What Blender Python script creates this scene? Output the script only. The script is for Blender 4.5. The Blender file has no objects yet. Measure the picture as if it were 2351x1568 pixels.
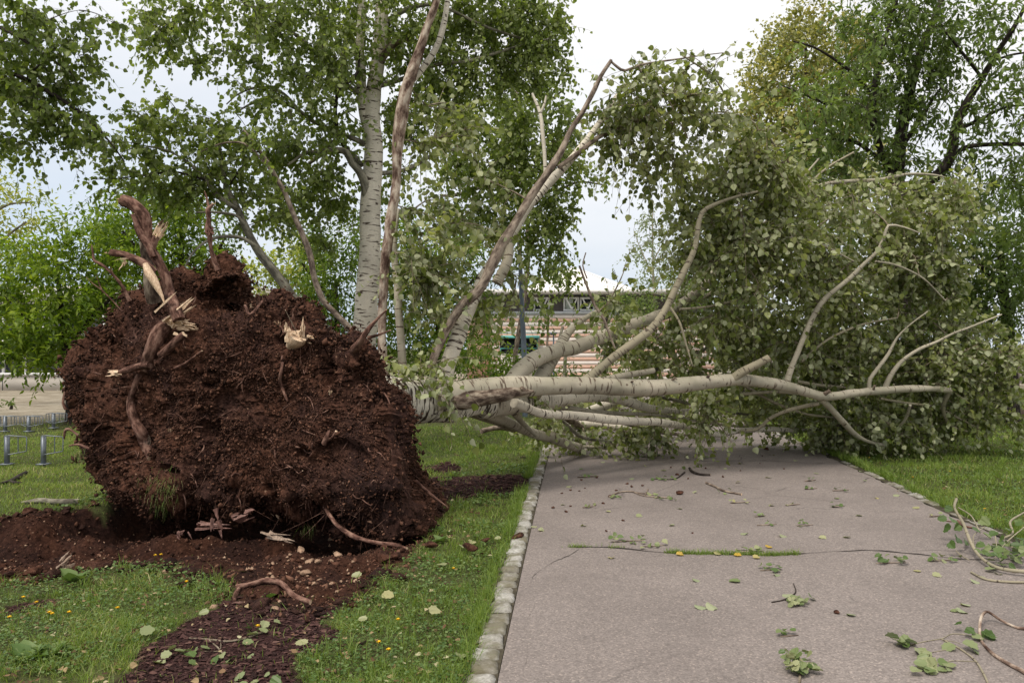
import bpy, math, random
import numpy as np
from mathutils import Vector

# ------------------------------------------------------------------ camera, sky, sun, exposure
sc = bpy.context.scene
COL = sc.collection
F, HOR, CX, EYE = 1828.0, 800.0, 1175.5, 1.6        # focal length and horizon in units of a 2351 px wide frame
cam = bpy.data.cameras.new('camera'); cam_o = bpy.data.objects.new('camera', cam); COL.objects.link(cam_o)
cam.sensor_width = 36.0; cam.lens = 36.0 * F / 2351.0
cam.shift_y = (HOR - 784.0) / 2351.0
cam.clip_start = 0.05; cam.clip_end = 3000
cam_o.location = (0, 0, EYE); cam_o.rotation_euler = (math.pi / 2, 0, 0)
sc.camera = cam_o

SUN_EL, SUN_AZ = 58.0, -40.0                         # azimuth: 0 = behind the camera, negative = from the left
world = bpy.data.worlds.new('World'); sc.world = world; world.use_nodes = True
wn = world.node_tree; wn.nodes.clear()
def N(nt, t, **kw):
    n = nt.nodes.new(t)
    for k, v in kw.items():
        if k in n.inputs.keys(): n.inputs[k].default_value = v
        else: setattr(n, k, v)
    return n
wo = N(wn, 'ShaderNodeOutputWorld')
sky = N(wn, 'ShaderNodeTexSky'); sky.sky_type = 'NISHITA'; sky.sun_disc = False
sky.sun_elevation = math.radians(SUN_EL); sky.sun_rotation = math.radians(180.0 + SUN_AZ)
sky.air_density = 1.0; sky.dust_density = 2.0
bg1 = N(wn, 'ShaderNodeBackground'); bg1.inputs['Strength'].default_value = 0.11
wn.links.new(sky.outputs[0], bg1.inputs[0])
tc = N(wn, 'ShaderNodeTexCoord'); sx = N(wn, 'ShaderNodeSeparateXYZ'); wn.links.new(tc.outputs['Generated'], sx.inputs[0])
nz = N(wn, 'ShaderNodeTexNoise'); nz.inputs['Scale'].default_value = 2.2; nz.inputs['Detail'].default_value = 5
mp = N(wn, 'ShaderNodeMapping'); mp.inputs['Scale'].default_value = (1, 1, 3.2)
wn.links.new(tc.outputs['Generated'], mp.inputs[0]); wn.links.new(mp.outputs[0], nz.inputs['Vector'])
# elevation + a little cloud structure + slightly brighter to the right
m1 = N(wn, 'ShaderNodeMath', operation='MULTIPLY_ADD'); m1.inputs[1].default_value = 0.55; wn.links.new(nz.outputs[0], m1.inputs[0]); wn.links.new(sx.outputs[2], m1.inputs[2])
m2 = N(wn, 'ShaderNodeMath', operation='MULTIPLY_ADD'); m2.inputs[1].default_value = 0.22; wn.links.new(sx.outputs[0], m2.inputs[0]); wn.links.new(m1.outputs[0], m2.inputs[2])
cr = N(wn, 'ShaderNodeValToRGB'); wn.links.new(m2.outputs[0], cr.inputs[0])
e = cr.color_ramp.elements; e[0].position = 0.26; e[0].color = (0.53, 0.605, 0.70, 1); e[1].position = 0.66; e[1].color = (0.86, 0.845, 0.83, 1)
q = cr.color_ramp.elements.new(0.42); q.color = (0.66, 0.69, 0.735, 1)
bg2 = N(wn, 'ShaderNodeBackground'); bg2.inputs['Strength'].default_value = 1.0
wn.links.new(cr.outputs[0], bg2.inputs[0])
mx = N(wn, 'ShaderNodeMixShader'); mx.inputs[0].default_value = 0.88
wn.links.new(bg1.outputs[0], mx.inputs[1]); wn.links.new(bg2.outputs[0], mx.inputs[2]); wn.links.new(mx.outputs[0], wo.inputs[0])

sl = bpy.data.lights.new('sun', 'SUN'); sl.energy = 2.3; sl.angle = math.radians(22); sl.color = (1.0, 0.93, 0.82)
so = bpy.data.objects.new('sun', sl); COL.objects.link(so)
el, az = math.radians(SUN_EL), math.radians(SUN_AZ)
sd = Vector((math.sin(az) * math.cos(el), -math.cos(az) * math.cos(el), math.sin(el)))   # towards the sun
so.rotation_euler = sd.to_track_quat('Z', 'Y').to_euler(); so.location = (0, 0, 30)

sc.view_settings.view_transform = 'Standard'; sc.view_settings.look = 'None'
sc.view_settings.exposure = 0.42; sc.view_settings.gamma = 1.0
sc.cycles.max_bounces = 7; sc.cycles.diffuse_bounces = 3; sc.cycles.transmission_bounces = 4; sc.cycles.transparent_max_bounces = 4
sc.cycles.use_denoising = True

# ------------------------------------------------------------------ helpers
R = np.random.default_rng(7)
def P(px, py, d): return np.array([(px - CX) / F * d, d, EYE - (py - HOR) / F * d])
def G(px, py):
    d = F * EYE / (py - HOR); return np.array([(px - CX) / F * d, d])
def hsh(ix, iy, iz, seed):
    h = (ix.astype(np.int64) * 374761393 + iy.astype(np.int64) * 668265263 + iz.astype(np.int64) * 2147483647 + seed * 1274126177) & 0xffffffff
    h = ((h ^ (h >> 13)) * 1274126177) & 0xffffffff
    h = ((h ^ (h >> 16)) * 2246822519) & 0xffffffff
    return ((h ^ (h >> 15)) & 0xffffff) / float(0xffffff) * 2 - 1
def vnoise(p, seed=0):
    i = np.floor(p).astype(np.int64); f = p - i; f = f * f * f * (f * (f * 6 - 15) + 10)
    o = 0
    for a in (0, 1):
        wx = f[:, 0] if a else 1 - f[:, 0]
        for b in (0, 1):
            wy = f[:, 1] if b else 1 - f[:, 1]
            for c in (0, 1):
                wz = f[:, 2] if c else 1 - f[:, 2]
                o = o + wx * wy * wz * hsh(i[:, 0] + a, i[:, 1] + b, i[:, 2] + c, seed)
    return o
def fbm(p, octv=4, gain=0.5, seed=0, ridge=False):
    a, o = 1.0, 0
    for k in range(octv):
        n = vnoise(p * 2.03 ** k + 17.3 * k, seed + k)
        if ridge: n = 1 - 2 * np.abs(n)
        o = o + a * n; a *= gain
    return o
def smooth(x, a, b):
    t = np.clip((x - a) / (b - a), 0, 1); return t * t * (3 - 2 * t)
def unit(v): return v / np.maximum(np.linalg.norm(v, axis=-1, keepdims=True), 1e-9)
def inpoly(x, y, poly):
    poly = np.asarray(poly); c = np.zeros(x.shape, bool); j = len(poly) - 1
    for i in range(len(poly)):
        xi, yi = poly[i]; xj, yj = poly[j]
        t = ((yi > y) != (yj > y)) & (x < (xj - xi) * (y - yi) / (yj - yi + 1e-12) + xi)
        c ^= t; j = i
    return c
def polydist(x, y, pl, closed=True):
    pl = np.asarray(pl, float); d = np.full(x.shape, 1e9)
    n = len(pl)
    for i in range(n if closed else n - 1):
        a, b = pl[i], pl[(i + 1) % n]; ab = b - a
        t = np.clip(((x - a[0]) * ab[0] + (y - a[1]) * ab[1]) / (ab @ ab + 1e-12), 0, 1)
        d = np.minimum(d, np.hypot(x - a[0] - t * ab[0], y - a[1] - t * ab[1]))
    return d

class Geo:
    """collects vertices, faces, one vector per vertex (bark space) and one number per face (colour variation)"""
    def __init__(s): s.V, s.B, s.F, s.n = [], [], [], 0
    def add(s, V, faces, mi=0, var=None, B=None):
        V = np.asarray(V, float).reshape(-1, 3); s.V.append(V)
        s.B.append(np.zeros_like(V) if B is None else np.asarray(B, float))
        for f in (faces if isinstance(faces, list) else [faces]):
            f = np.asarray(f, np.int64)
            if f.ndim == 1: f = f[None]
            if len(f) == 0: continue
            v = np.zeros(len(f)) if var is None else (np.full(len(f), var) if np.isscalar(var) else np.asarray(var)[:len(f)])
            s.F.append((f + s.n, np.full(len(f), mi), v))
        s.n += len(V)
    def build(s, name, mats, parent=None, smooth=True):
        me = bpy.data.meshes.new(name)
        V = np.concatenate(s.V); B = np.concatenate(s.B)
        me.vertices.add(len(V)); me.vertices.foreach_set('co', V.astype(np.float32).ravel())
        loops = np.concatenate([f.ravel() for f, _, _ in s.F]); tot = np.concatenate([np.full(len(f), f.shape[1]) for f, _, _ in s.F])
        mi = np.concatenate([m for _, m, _ in s.F]); var = np.concatenate([v for _, _, v in s.F])
        me.loops.add(len(loops)); me.loops.foreach_set('vertex_index', loops.astype(np.int32))
        me.polygons.add(len(tot)); st = np.concatenate([[0], np.cumsum(tot)[:-1]])
        me.polygons.foreach_set('loop_start', st.astype(np.int32)); me.polygons.foreach_set('loop_total', tot.astype(np.int32))
        me.polygons.foreach_set('material_index', mi.astype(np.int32))
        me.polygons.foreach_set('use_smooth', np.full(len(tot), smooth))
        me.update(calc_edges=True)
        a = me.attributes.new('bco', 'FLOAT_VECTOR', 'POINT'); a.data.foreach_set('vector', B.astype(np.float32).ravel())
        a = me.attributes.new('var', 'FLOAT', 'FACE'); a.data.foreach_set('value', var.astype(np.float32))
        for m in (mats if isinstance(mats, (list, tuple)) else [mats]): me.materials.append(m)
        o = bpy.data.objects.new(name, me); COL.objects.link(o)
        if parent is not None: o.parent = parent; o.matrix_parent_inverse = parent_inv(parent)
        return o
def world_of(p):
    from mathutils import Matrix
    m = Matrix.Translation(p.location)
    return m if p.parent is None else world_of(p.parent) @ p.matrix_parent_inverse @ m
def parent_inv(p): return world_of(p).inverted()
def tag(o, label=None, cat=None, group=None, kind=None):
    if label: o['label'] = label
    if cat: o['category'] = cat
    if group: o['group'] = group
    if kind: o['kind'] = kind
    return o
def thing(name, label, cat, loc, group=None):
    o = bpy.data.objects.new(name, None); COL.objects.link(o); o.location = tuple(float(v) for v in loc)
    o.empty_display_size = 0.1
    return tag(o, label, cat, group)

def spline(pts, step):
    """Catmull-Rom through rows (x, y, z, r)"""
    p = np.asarray(pts, float)
    if len(p) < 2: return p
    q = np.vstack([2 * p[0] - p[1], p, 2 * p[-1] - p[-2]]); out = []
    for i in range(1, len(q) - 2):
        L = np.linalg.norm(q[i + 1, :3] - q[i, :3]); k = max(2, int(L / step))
        t = np.arange(k)[:, None] / k
        out.append(0.5 * (2 * q[i] + (q[i + 1] - q[i - 1]) * t + (2 * q[i - 1] - 5 * q[i] + 4 * q[i + 1] - q[i + 2]) * t ** 2 + (3 * q[i] - q[i - 1] - 3 * q[i + 1] + q[i + 2]) * t ** 3))
    out.append(p[-1:]); return np.vstack(out)
def tube(g, pts, sides=12, step=0.06, mi=0, var=0.0, rough=0.0, lump=0.0, cap=None, jag=0.0, wob=0.0, raw=False, seed=0):
    """tapered tube; cap = material index of a closed (optionally jagged) end"""
    s = np.asarray(pts, float) if raw else spline(pts, step)
    c, r = s[:, :3].copy(), np.maximum(s[:, 3], 0.0008); n = len(c)
    if wob: c += wob * np.stack([vnoise(c * 3.0 + 5 * k + seed, 40 + k) for k in range(3)], 1)
    T = unit(np.gradient(c, axis=0)); ref = np.array([0.3, 0.2, 0.93]) if abs(T[0, 2]) < 0.8 else np.array([0.9, 0.3, 0.1])
    u = unit(np.cross(T[0], ref)); U = [u]
    for i in range(1, n):
        u = u - T[i] * (u @ T[i]); u = u / max(np.linalg.norm(u), 1e-9); U.append(u)
    U = np.array(U); W = np.cross(T, U)
    al = np.concatenate([[0], np.cumsum(np.linalg.norm(np.diff(c, axis=0), axis=1))])
    th = np.arange(sides) / sides * 2 * np.pi; cs, sn = np.cos(th), np.sin(th)
    rr = np.repeat(r[:, None], sides, 1)
    B = np.stack([rr * cs, rr * sn, np.repeat(al[:, None], sides, 1)], -1)
    if rough or lump:
        q = B.reshape(-1, 3) + seed * 3.7
        nn = rough * fbm(q * np.array([14, 14, 5]), 3, seed=3) + lump * vnoise(q * np.array([3, 3, 2.2]), 9)
        rr = rr * (1 + nn.reshape(rr.shape))
    V = c[:, None] + rr[..., None] * (cs[None, :, None] * U[:, None] + sn[None, :, None] * W[:, None])
    if jag and cap is not None:
        V[-1] += T[-1] * (np.abs(vnoise(np.stack([cs * 4, sn * 4, np.full(sides, seed + .5)], 1), 5))[:, None] * jag)
    V = V.reshape(-1, 3); B = B.reshape(-1, 3) + np.array([0, 0, seed * 1.37])
    i = np.arange(n - 1)[:, None] * sides; j = np.arange(sides)[None]; j2 = (j + 1) % sides
    q = np.stack([i + j, i + j2, i + sides + j2, i + sides + j], -1).reshape(-1, 4)
    g.add(V, q, mi, var, B)
    last = V[-sides:]
    if cap is not None:
        cc = last.mean(0) + T[-1] * 0.1 * r[-1]
        g.add(np.vstack([last, cc]), np.stack([np.arange(sides), (np.arange(sides) + 1) % sides, np.full(sides, sides)], 1), cap, var, np.zeros((sides + 1, 3)))
    f0 = V[:sides]
    g.add(f0, np.arange(sides)[None, ::-1], mi, var, B[:sides])
    return c, r
def pxline(L, d0, d1=None, wscale=1.0, off=0.0):
    """L rows (px, py, width_px[, depth]) -> rows x, y, z, r; depth runs d0..d1 along the line unless given"""
    d1 = d0 if d1 is None else d1; out = []
    lens = [0]
    for a, b in zip(L[:-1], L[1:]): lens.append(lens[-1] + math.hypot(b[0] - a[0], b[1] - a[1]))
    for k, row in enumerate(L):
        d = row[3] if len(row) > 3 else d0 + (d1 - d0) * lens[k] / max(lens[-1], 1e-6)
        out.append(list(P(row[0], row[1], d - off)) + [row[2] * 0.5 * d / F * wscale])
    return np.array(out)
def box(g, x0, x1, y0, y1, z0, z1, mi=0, var=0.0):
    V = [(x, y, z) for x in (x0, x1) for y in (y0, y1) for z in (z0, z1)]
    g.add(V, [[0, 1, 3, 2], [4, 6, 7, 5], [0, 4, 5, 1], [2, 3, 7, 6], [0, 2, 6, 4], [1, 5, 7, 3]], mi, var)

# ------------------------------------------------------------------ materials
def mat(name):
    m = bpy.data.materials.new(name); m.use_nodes = True; nt = m.node_tree; nt.nodes.clear()
    out = N(nt, 'ShaderNodeOutputMaterial'); b = N(nt, 'ShaderNodeBsdfPrincipled'); nt.links.new(b.outputs[0], out.inputs[0])
    return m, nt, b, out
def attr(nt, name): return N(nt, 'ShaderNodeAttribute', attribute_name=name)
def noise(nt, src, scale, detail=4, rough=0.55, vs=None, off=None):
    n = N(nt, 'ShaderNodeTexNoise'); n.inputs['Scale'].default_value = scale; n.inputs['Detail'].default_value = detail; n.inputs['Roughness'].default_value = rough
    if src is not None:
        if vs is not None or off is not None:
            m = N(nt, 'ShaderNodeMapping')
            if vs is not None: m.inputs['Scale'].default_value = vs
            if off is not None: m.inputs['Location'].default_value = off
            nt.links.new(src, m.inputs[0]); src = m.outputs[0]
        nt.links.new(src, n.inputs['Vector'])
    return n.outputs[0]
def ramp(nt, src, stops, interp='LINEAR'):
    r = N(nt, 'ShaderNodeValToRGB'); r.color_ramp.interpolation = interp; E = r.color_ramp.elements
    for k, (p, c) in enumerate(stops):
        el_ = E[k] if k < 2 else E.new(p)
        el_.position = p; el_.color = tuple(c) + (1,) if len(c) == 3 else c
    nt.links.new(src, r.inputs[0]); return r.outputs[0]
def mixc(nt, fac, a, b, mode='MIX'):
    m = N(nt, 'ShaderNodeMix', data_type='RGBA', blend_type=mode)
    for s, v in ((m.inputs[0], fac), (m.inputs[6], a), (m.inputs[7], b)):
        if hasattr(v, 'links') or hasattr(v, 'is_linked'): nt.links.new(v, s)
        elif isinstance(v, (int, float)): s.default_value = v
        else: s.default_value = tuple(v) + (1,)
    return m.outputs[2]
def math_(nt, op, a, b=None, c=None, clamp=False):
    m = N(nt, 'ShaderNodeMath', operation=op); m.use_clamp = clamp
    for k, v in enumerate((a, b, c)):
        if v is None: continue
        if isinstance(v, (int, float)): m.inputs[k].default_value = v
        else: nt.links.new(v, m.inputs[k])
    return m.outputs[0]
def bump(nt, b, h, strength=0.5, dist=0.01):
    bp = N(nt, 'ShaderNodeBump'); bp.inputs['Strength'].default_value = strength; bp.inputs['Distance'].default_value = dist
    nt.links.new(h, bp.inputs['Height']); nt.links.new(bp.outputs[0], b.inputs['Normal'])
def plain(name, col, rough=0.6, metal=0.0, var=0.15, scale=8.0, spec=0.3):
    m, nt, b, _ = mat(name)
    tcn = N(nt, 'ShaderNodeTexCoord'); n = noise(nt, tcn.outputs['Object'], scale, 5)
    c = np.array(col)
    nt.links.new(ramp(nt, n, [(0.3, c * (1 - var)), (0.7, np.minimum(c * (1 + var), 1))]), b.inputs['Base Color'])
    b.inputs['Roughness'].default_value = rough; b.inputs['Metallic'].default_value = metal
    b.inputs['Specular IOR Level'].default_value = spec
    return m

def leafmat(name, cols, back, trans=0.3, rough=0.45):
    m, nt, b, out = mat(name)
    v = attr(nt, 'var').outputs['Fac']
    top = ramp(nt, v, [(k / (len(cols) - 1), c) for k, c in enumerate(cols)])
    bk = mixc(nt, 0.25, back, top)
    geo = N(nt, 'ShaderNodeNewGeometry')
    c = mixc(nt, geo.outputs['Backfacing'], top, bk)
    nt.links.new(c, b.inputs['Base Color']); b.inputs['Roughness'].default_value = rough; b.inputs['Specular IOR Level'].default_value = 0.35
    tr = N(nt, 'ShaderNodeBsdfTranslucent'); nt.links.new(mixc(nt, 1.0, top, (1.5, 1.55, 0.7), 'MULTIPLY'), tr.inputs[0])
    mxs = N(nt, 'ShaderNodeMixShader'); mxs.inputs[0].default_value = trans
    nt.links.new(b.outputs[0], mxs.inputs[1]); nt.links.new(tr.outputs[0], mxs.inputs[2]); nt.links.new(mxs.outputs[0], out.inputs[0])
    return m
M = {}
M['poplar_leaf'] = leafmat('poplar_leaf', [(0.095, 0.135, 0.03), (0.165, 0.22, 0.052), (0.245, 0.305, 0.08), (0.35, 0.40, 0.13)], (0.35, 0.39, 0.19), 0.5)
M['wilt_leaf'] = leafmat('wilt_leaf', [(0.09, 0.12, 0.028), (0.165, 0.20, 0.052), (0.25, 0.285, 0.095), (0.38, 0.40, 0.18)], (0.51, 0.53, 0.34), 0.42)
M['maple_leaf'] = leafmat('maple_leaf', [(0.05, 0.095, 0.010), (0.11, 0.18, 0.015), (0.19, 0.27, 0.024), (0.29, 0.36, 0.04)], (0.20, 0.27, 0.06), 0.45)
M['yellow_leaf'] = leafmat('yellow_leaf', [(0.13, 0.17, 0.03), (0.25, 0.30, 0.05), (0.40, 0.41, 0.09), (0.55, 0.49, 0.13)], (0.40, 0.42, 0.14), 0.45)
M['lime_leaf'] = leafmat('lime_leaf', [(0.09, 0.12, 0.03), (0.20, 0.21, 0.06), (0.42, 0.385, 0.13), (0.60, 0.53, 0.2)], (0.36, 0.36, 0.15), 0.35)
M['cherry_leaf'] = leafmat('cherry_leaf', [(0.065, 0.10, 0.022), (0.105, 0.16, 0.034), (0.155, 0.22, 0.05), (0.23, 0.30, 0.085)], (0.20, 0.245, 0.11), 0.42)
M['far_leaf'] = leafmat('far_leaf', [(0.12, 0.15, 0.09), (0.19, 0.23, 0.13), (0.28, 0.32, 0.19)], (0.32, 0.36, 0.26), 0.35)
M['litter_leaf'] = leafmat('litter_leaf', [(0.045, 0.085, 0.02), (0.09, 0.14, 0.035), (0.19, 0.225, 0.10), (0.33, 0.33, 0.18), (0.46, 0.30, 0.04)], (0.30, 0.325, 0.20), 0.15)
M['grass'] = leafmat('grass_blade', [(0.06, 0.105, 0.018), (0.13, 0.205, 0.032), (0.22, 0.30, 0.055), (0.32, 0.37, 0.12), (0.50, 0.43, 0.24)], (0.15, 0.22, 0.05), 0.38, 0.5)
M['clover'] = leafmat('clover', [(0.05, 0.10, 0.025), (0.095, 0.16, 0.04), (0.17, 0.23, 0.08)], (0.13, 0.19, 0.07), 0.25)

def birch_bark(name, white=(0.62, 0.585, 0.50), dark=(0.045, 0.035, 0.028), grey=0.35, band=0.5, green=0.0):
    m, nt, b, _ = mat(name); co = attr(nt, 'bco').outputs['Vector']
    large = noise(nt, co, 2.2, 3, 0.6, off=(3, 1, 2))
    base = ramp(nt, large, [(0.3, np.array(white) * (1 - grey)), (0.62, np.array(white))])
    if green: base = mixc(nt, math_(nt, 'MULTIPLY', noise(nt, co, 5, 3), green), base, (0.22, 0.25, 0.13))
    fine = noise(nt, co, 60, 4, 0.6, vs=(0.5, 0.5, 1.6))
    base = mixc(nt, ramp(nt, fine, [(0.35, (0.35,) * 3), (0.6, (0,) * 3)]), base, (0.30, 0.26, 0.20))
    lent = noise(nt, co, 6 if band > .6 else 7, 2, 0.5, vs=(0.8, 0.8, 5.0))                      # marks that run round the stem
    lm = ramp(nt, lent, [(0.60 - 0.05 * band, (0,) * 3), (0.655 - 0.04 * band, (1,) * 3)])
    spots = noise(nt, co, 13, 2, 0.5, vs=(1, 1, 1.6), off=(9, 4, 1))
    lm2 = ramp(nt, spots, [(0.68, (0,) * 3), (0.72, (1,) * 3)])
    mk = math_(nt, 'MAXIMUM', lm, lm2)
    col = mixc(nt, mk, base, dark)
    nt.links.new(col, b.inputs['Base Color']); b.inputs['Roughness'].default_value = 0.72; b.inputs['Specular IOR Level'].default_value = 0.2
    h = math_(nt, 'SUBTRACT', math_(nt, 'MULTIPLY', fine, 0.5), math_(nt, 'MULTIPLY', mk, 0.7))
    bump(nt, b, h, 0.6, 0.006)
    return m
M['bark_trunk'] = birch_bark('bark_trunk', (0.78, 0.73, 0.64), (0.06, 0.045, 0.035), band=1.6, grey=0.25)
M['bark_white'] = birch_bark('bark_white', (0.70, 0.64, 0.53), (0.075, 0.055, 0.042), band=0.25, grey=0.3)
M['bark_cream'] = birch_bark('bark_cream', (0.50, 0.44, 0.355), (0.11, 0.08, 0.058), band=-0.1, grey=0.5, green=0.35)
M['bark_twig'] = birch_bark('bark_twig', (0.34, 0.29, 0.21), (0.08, 0.06, 0.045), band=0.2, grey=0.4, green=0.3)
def rough_bark(name, c0, c1, c2, sc_=14, st=1.0):
    m, nt, b, _ = mat(name); co = attr(nt, 'bco').outputs['Vector']
    n = noise(nt, co, sc_, 6, 0.65, vs=(1, 1, 0.45)); n2 = noise(nt, co, sc_ * 0.3, 3)
    c = ramp(nt, n, [(0.40, c0), (0.50, c1), (0.62, c2)]); c = mixc(nt, math_(nt, 'MULTIPLY', n2, 0.5), c, c0)
    nt.links.new(c, b.inputs['Base Color']); b.inputs['Roughness'].default_value = 0.85; b.inputs['Specular IOR Level'].default_value = 0.15
    bump(nt, b, n, st, 0.012); return m
M['bark_peel'] = rough_bark('bark_peel', (0.07, 0.04, 0.03), (0.30, 0.215, 0.165), (0.66, 0.56, 0.45), 13)
M['bark_brown'] = rough_bark('bark_brown', (0.09, 0.066, 0.052), (0.25, 0.195, 0.155), (0.43, 0.355, 0.28), 18)
M['bark_grey'] = rough_bark('bark_grey', (0.10, 0.09, 0.07), (0.24, 0.22, 0.17), (0.38, 0.35, 0.27), 16)
M['bark_dark'] = rough_bark('bark_dark', (0.018, 0.014, 0.012), (0.045, 0.035, 0.03), (0.09, 0.075, 0.065), 18)
M['bark_furrow'] = rough_bark('bark_furrow', (0.05, 0.034, 0.026), (0.17, 0.125, 0.095), (0.42, 0.35, 0.27), 16, 1.0)
M['root_bark'] = rough_bark('root_bark', (0.05, 0.024, 0.017), (0.165, 0.085, 0.064), (0.33, 0.20, 0.15), 24, 1.0)
M['twig_dark'] = rough_bark('twig_dark', (0.04, 0.03, 0.022), (0.085, 0.065, 0.05), (0.15, 0.12, 0.095), 40)
M['twig_pale'] = rough_bark('twig_pale', (0.13, 0.10, 0.07), (0.25, 0.205, 0.15), (0.38, 0.33, 0.25), 40)
def wood(name, a, b_):
    m, nt, b, _ = mat(name); tcn = N(nt, 'ShaderNodeTexCoord')
    n = noise(nt, tcn.outputs['Object'], 30, 4, 0.6, vs=(3, 3, 0.8))
    nt.links.new(ramp(nt, n, [(0.3, a), (0.65, b_)]), b.inputs['Base Color']); b.inputs['Roughness'].default_value = 0.65
    bump(nt, b, n, 0.7, 0.006); return m
M['wood'] = wood('split_wood', (0.38, 0.23, 0.135), (0.80, 0.61, 0.42))
M['wood_old'] = wood('weathered_wood', (0.13, 0.085, 0.06), (0.40, 0.29, 0.21))
M['wood_red'] = wood('torn_bark', (0.07, 0.03, 0.022), (0.22, 0.11, 0.085))

def soilnodes(nt, vec):
    n1 = noise(nt, vec, 1.7, 4, 0.55); n2 = noise(nt, vec, 28, 6, 0.7); n3 = noise(nt, vec, 120, 3, 0.6, off=(2, 5, 1))
    c = ramp(nt, n2, [(0.28, (0.018, 0.0085, 0.006)), (0.45, (0.072, 0.031, 0.019)), (0.60, (0.125, 0.057, 0.036)), (0.8, (0.23, 0.125, 0.08))])
    c2 = ramp(nt, n2, [(0.28, (0.013, 0.007, 0.006)), (0.5, (0.045, 0.022, 0.017)), (0.75, (0.115, 0.057, 0.043))])
    c = mixc(nt, ramp(nt, n1, [(0.42, (0,) * 3), (0.58, (1,) * 3)]), c2, c)
    vo = N(nt, 'ShaderNodeTexVoronoi'); vo.inputs['Scale'].default_value = 30; nt.links.new(vec, vo.inputs['Vector'])
    vc = N(nt, 'ShaderNodeSeparateColor'); nt.links.new(vo.outputs['Color'], vc.inputs[0])
    peb = math_(nt, 'MULTIPLY', ramp(nt, vo.outputs['Distance'], [(0.22, (1,) * 3), (0.34, (0,) * 3)]), ramp(nt, vc.outputs[0], [(0.90, (0,) * 3), (0.93, (1,) * 3)]))
    c = mixc(nt, peb, c, mixc(nt, vc.outputs[1], (0.12, 0.06, 0.04), (0.30, 0.18, 0.12)))
    h = math_(nt, 'ADD', n2, math_(nt, 'MULTIPLY', n3, 0.5)); return c, h
def soilmat():
    m, nt, b, _ = mat('soil'); tcn = N(nt, 'ShaderNodeTexCoord'); c, h = soilnodes(nt, tcn.outputs['Object'])
    sb = N(nt, 'ShaderNodeSeparateXYZ'); nt.links.new(attr(nt, 'bco').outputs['Vector'], sb.inputs[0]); c = mixc(nt, sb.outputs[0], c, mixc(nt, 1.0, c, (0.42, 0.45, 0.52), 'MULTIPLY'))
    nt.links.new(c, b.inputs['Base Color']); b.inputs['Roughness'].default_value = 0.95; b.inputs['Specular IOR Level'].default_value = 0.12
    bump(nt, b, h, 1.0, 0.02); return m
M['soil'] = soilmat()
def varmat(name, stops, rough=0.9):
    m, nt, b, _ = mat(name)
    nt.links.new(ramp(nt, attr(nt, 'var').outputs['Fac'], stops), b.inputs['Base Color']); b.inputs['Roughness'].default_value = rough
    b.inputs['Specular IOR Level'].default_value = 0.15
    return m
M['crumb'] = varmat('soil_crumb', [(0.0, (0.022, 0.010, 0.0065)), (0.55, (0.095, 0.043, 0.027)), (0.88, (0.18, 0.092, 0.06)), (1.0, (0.42, 0.29, 0.20))])
M['chip'] = varmat('mulch_chip', [(0.0, (0.022, 0.011, 0.010)), (0.6, (0.062, 0.03, 0.027)), (0.95, (0.115, 0.06, 0.05)), (1.0, (0.17, 0.10, 0.08))])
M['stone'] = plain('stone', (0.27, 0.175, 0.115), 0.85, 0, 0.45, 12)
M['petal'] = plain('petal', (0.80, 0.52, 0.02), 0.6, 0, 0.1)

def groundmat():
    m, nt, b, _ = mat('ground'); tcn = N(nt, 'ShaderNodeTexCoord'); v = tcn.outputs['Object']
    rg = attr(nt, 'reg'); sp = N(nt, 'ShaderNodeSeparateColor'); nt.links.new(rg.outputs['Color'], sp.inputs[0])
    cs_, hs = soilnodes(nt, v); cs_ = mixc(nt, 1.0, cs_, (0.52, 0.50, 0.50), 'MULTIPLY')
    g1 = noise(nt, v, 0.9, 4); g2 = noise(nt, v, 35, 5, 0.7)
    grass = mixc(nt, g1, (0.06, 0.085, 0.024), (0.11, 0.115, 0.045))
    grass = mixc(nt, ramp(nt, g2, [(0.35, (0.75,) * 3), (0.62, (0,) * 3)]), grass, (0.045, 0.036, 0.02))
    mu = ramp(nt, noise(nt, v, 55, 3, 0.7), [(0.3, (0.010, 0.005, 0.005)), (0.55, (0.045, 0.021, 0.02)), (0.75, (0.10, 0.05, 0.045))])
    gr = ramp(nt, noise(nt, v, 1.2, 6, 0.7), [(0.3, (0.16, 0.13, 0.09)), (0.5, (0.30, 0.26, 0.20)), (0.7, (0.42, 0.37, 0.30))])
    asph = ramp(nt, noise(nt, v, 3, 5), [(0.3, (0.085, 0.075, 0.07)), (0.7, (0.13, 0.115, 0.11))])
    c = mixc(nt, sp.outputs[0], grass, cs_); c = mixc(nt, sp.outputs[1], c, mu); c = mixc(nt, sp.outputs[2], c, gr)
    nt.links.new(c, b.inputs['Base Color']); b.inputs['Roughness'].default_value = 0.95; b.inputs['Specular IOR Level'].default_value = 0.1
    bump(nt, b, hs, 1.0, 0.015); return m
M['ground'] = groundmat()
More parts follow.
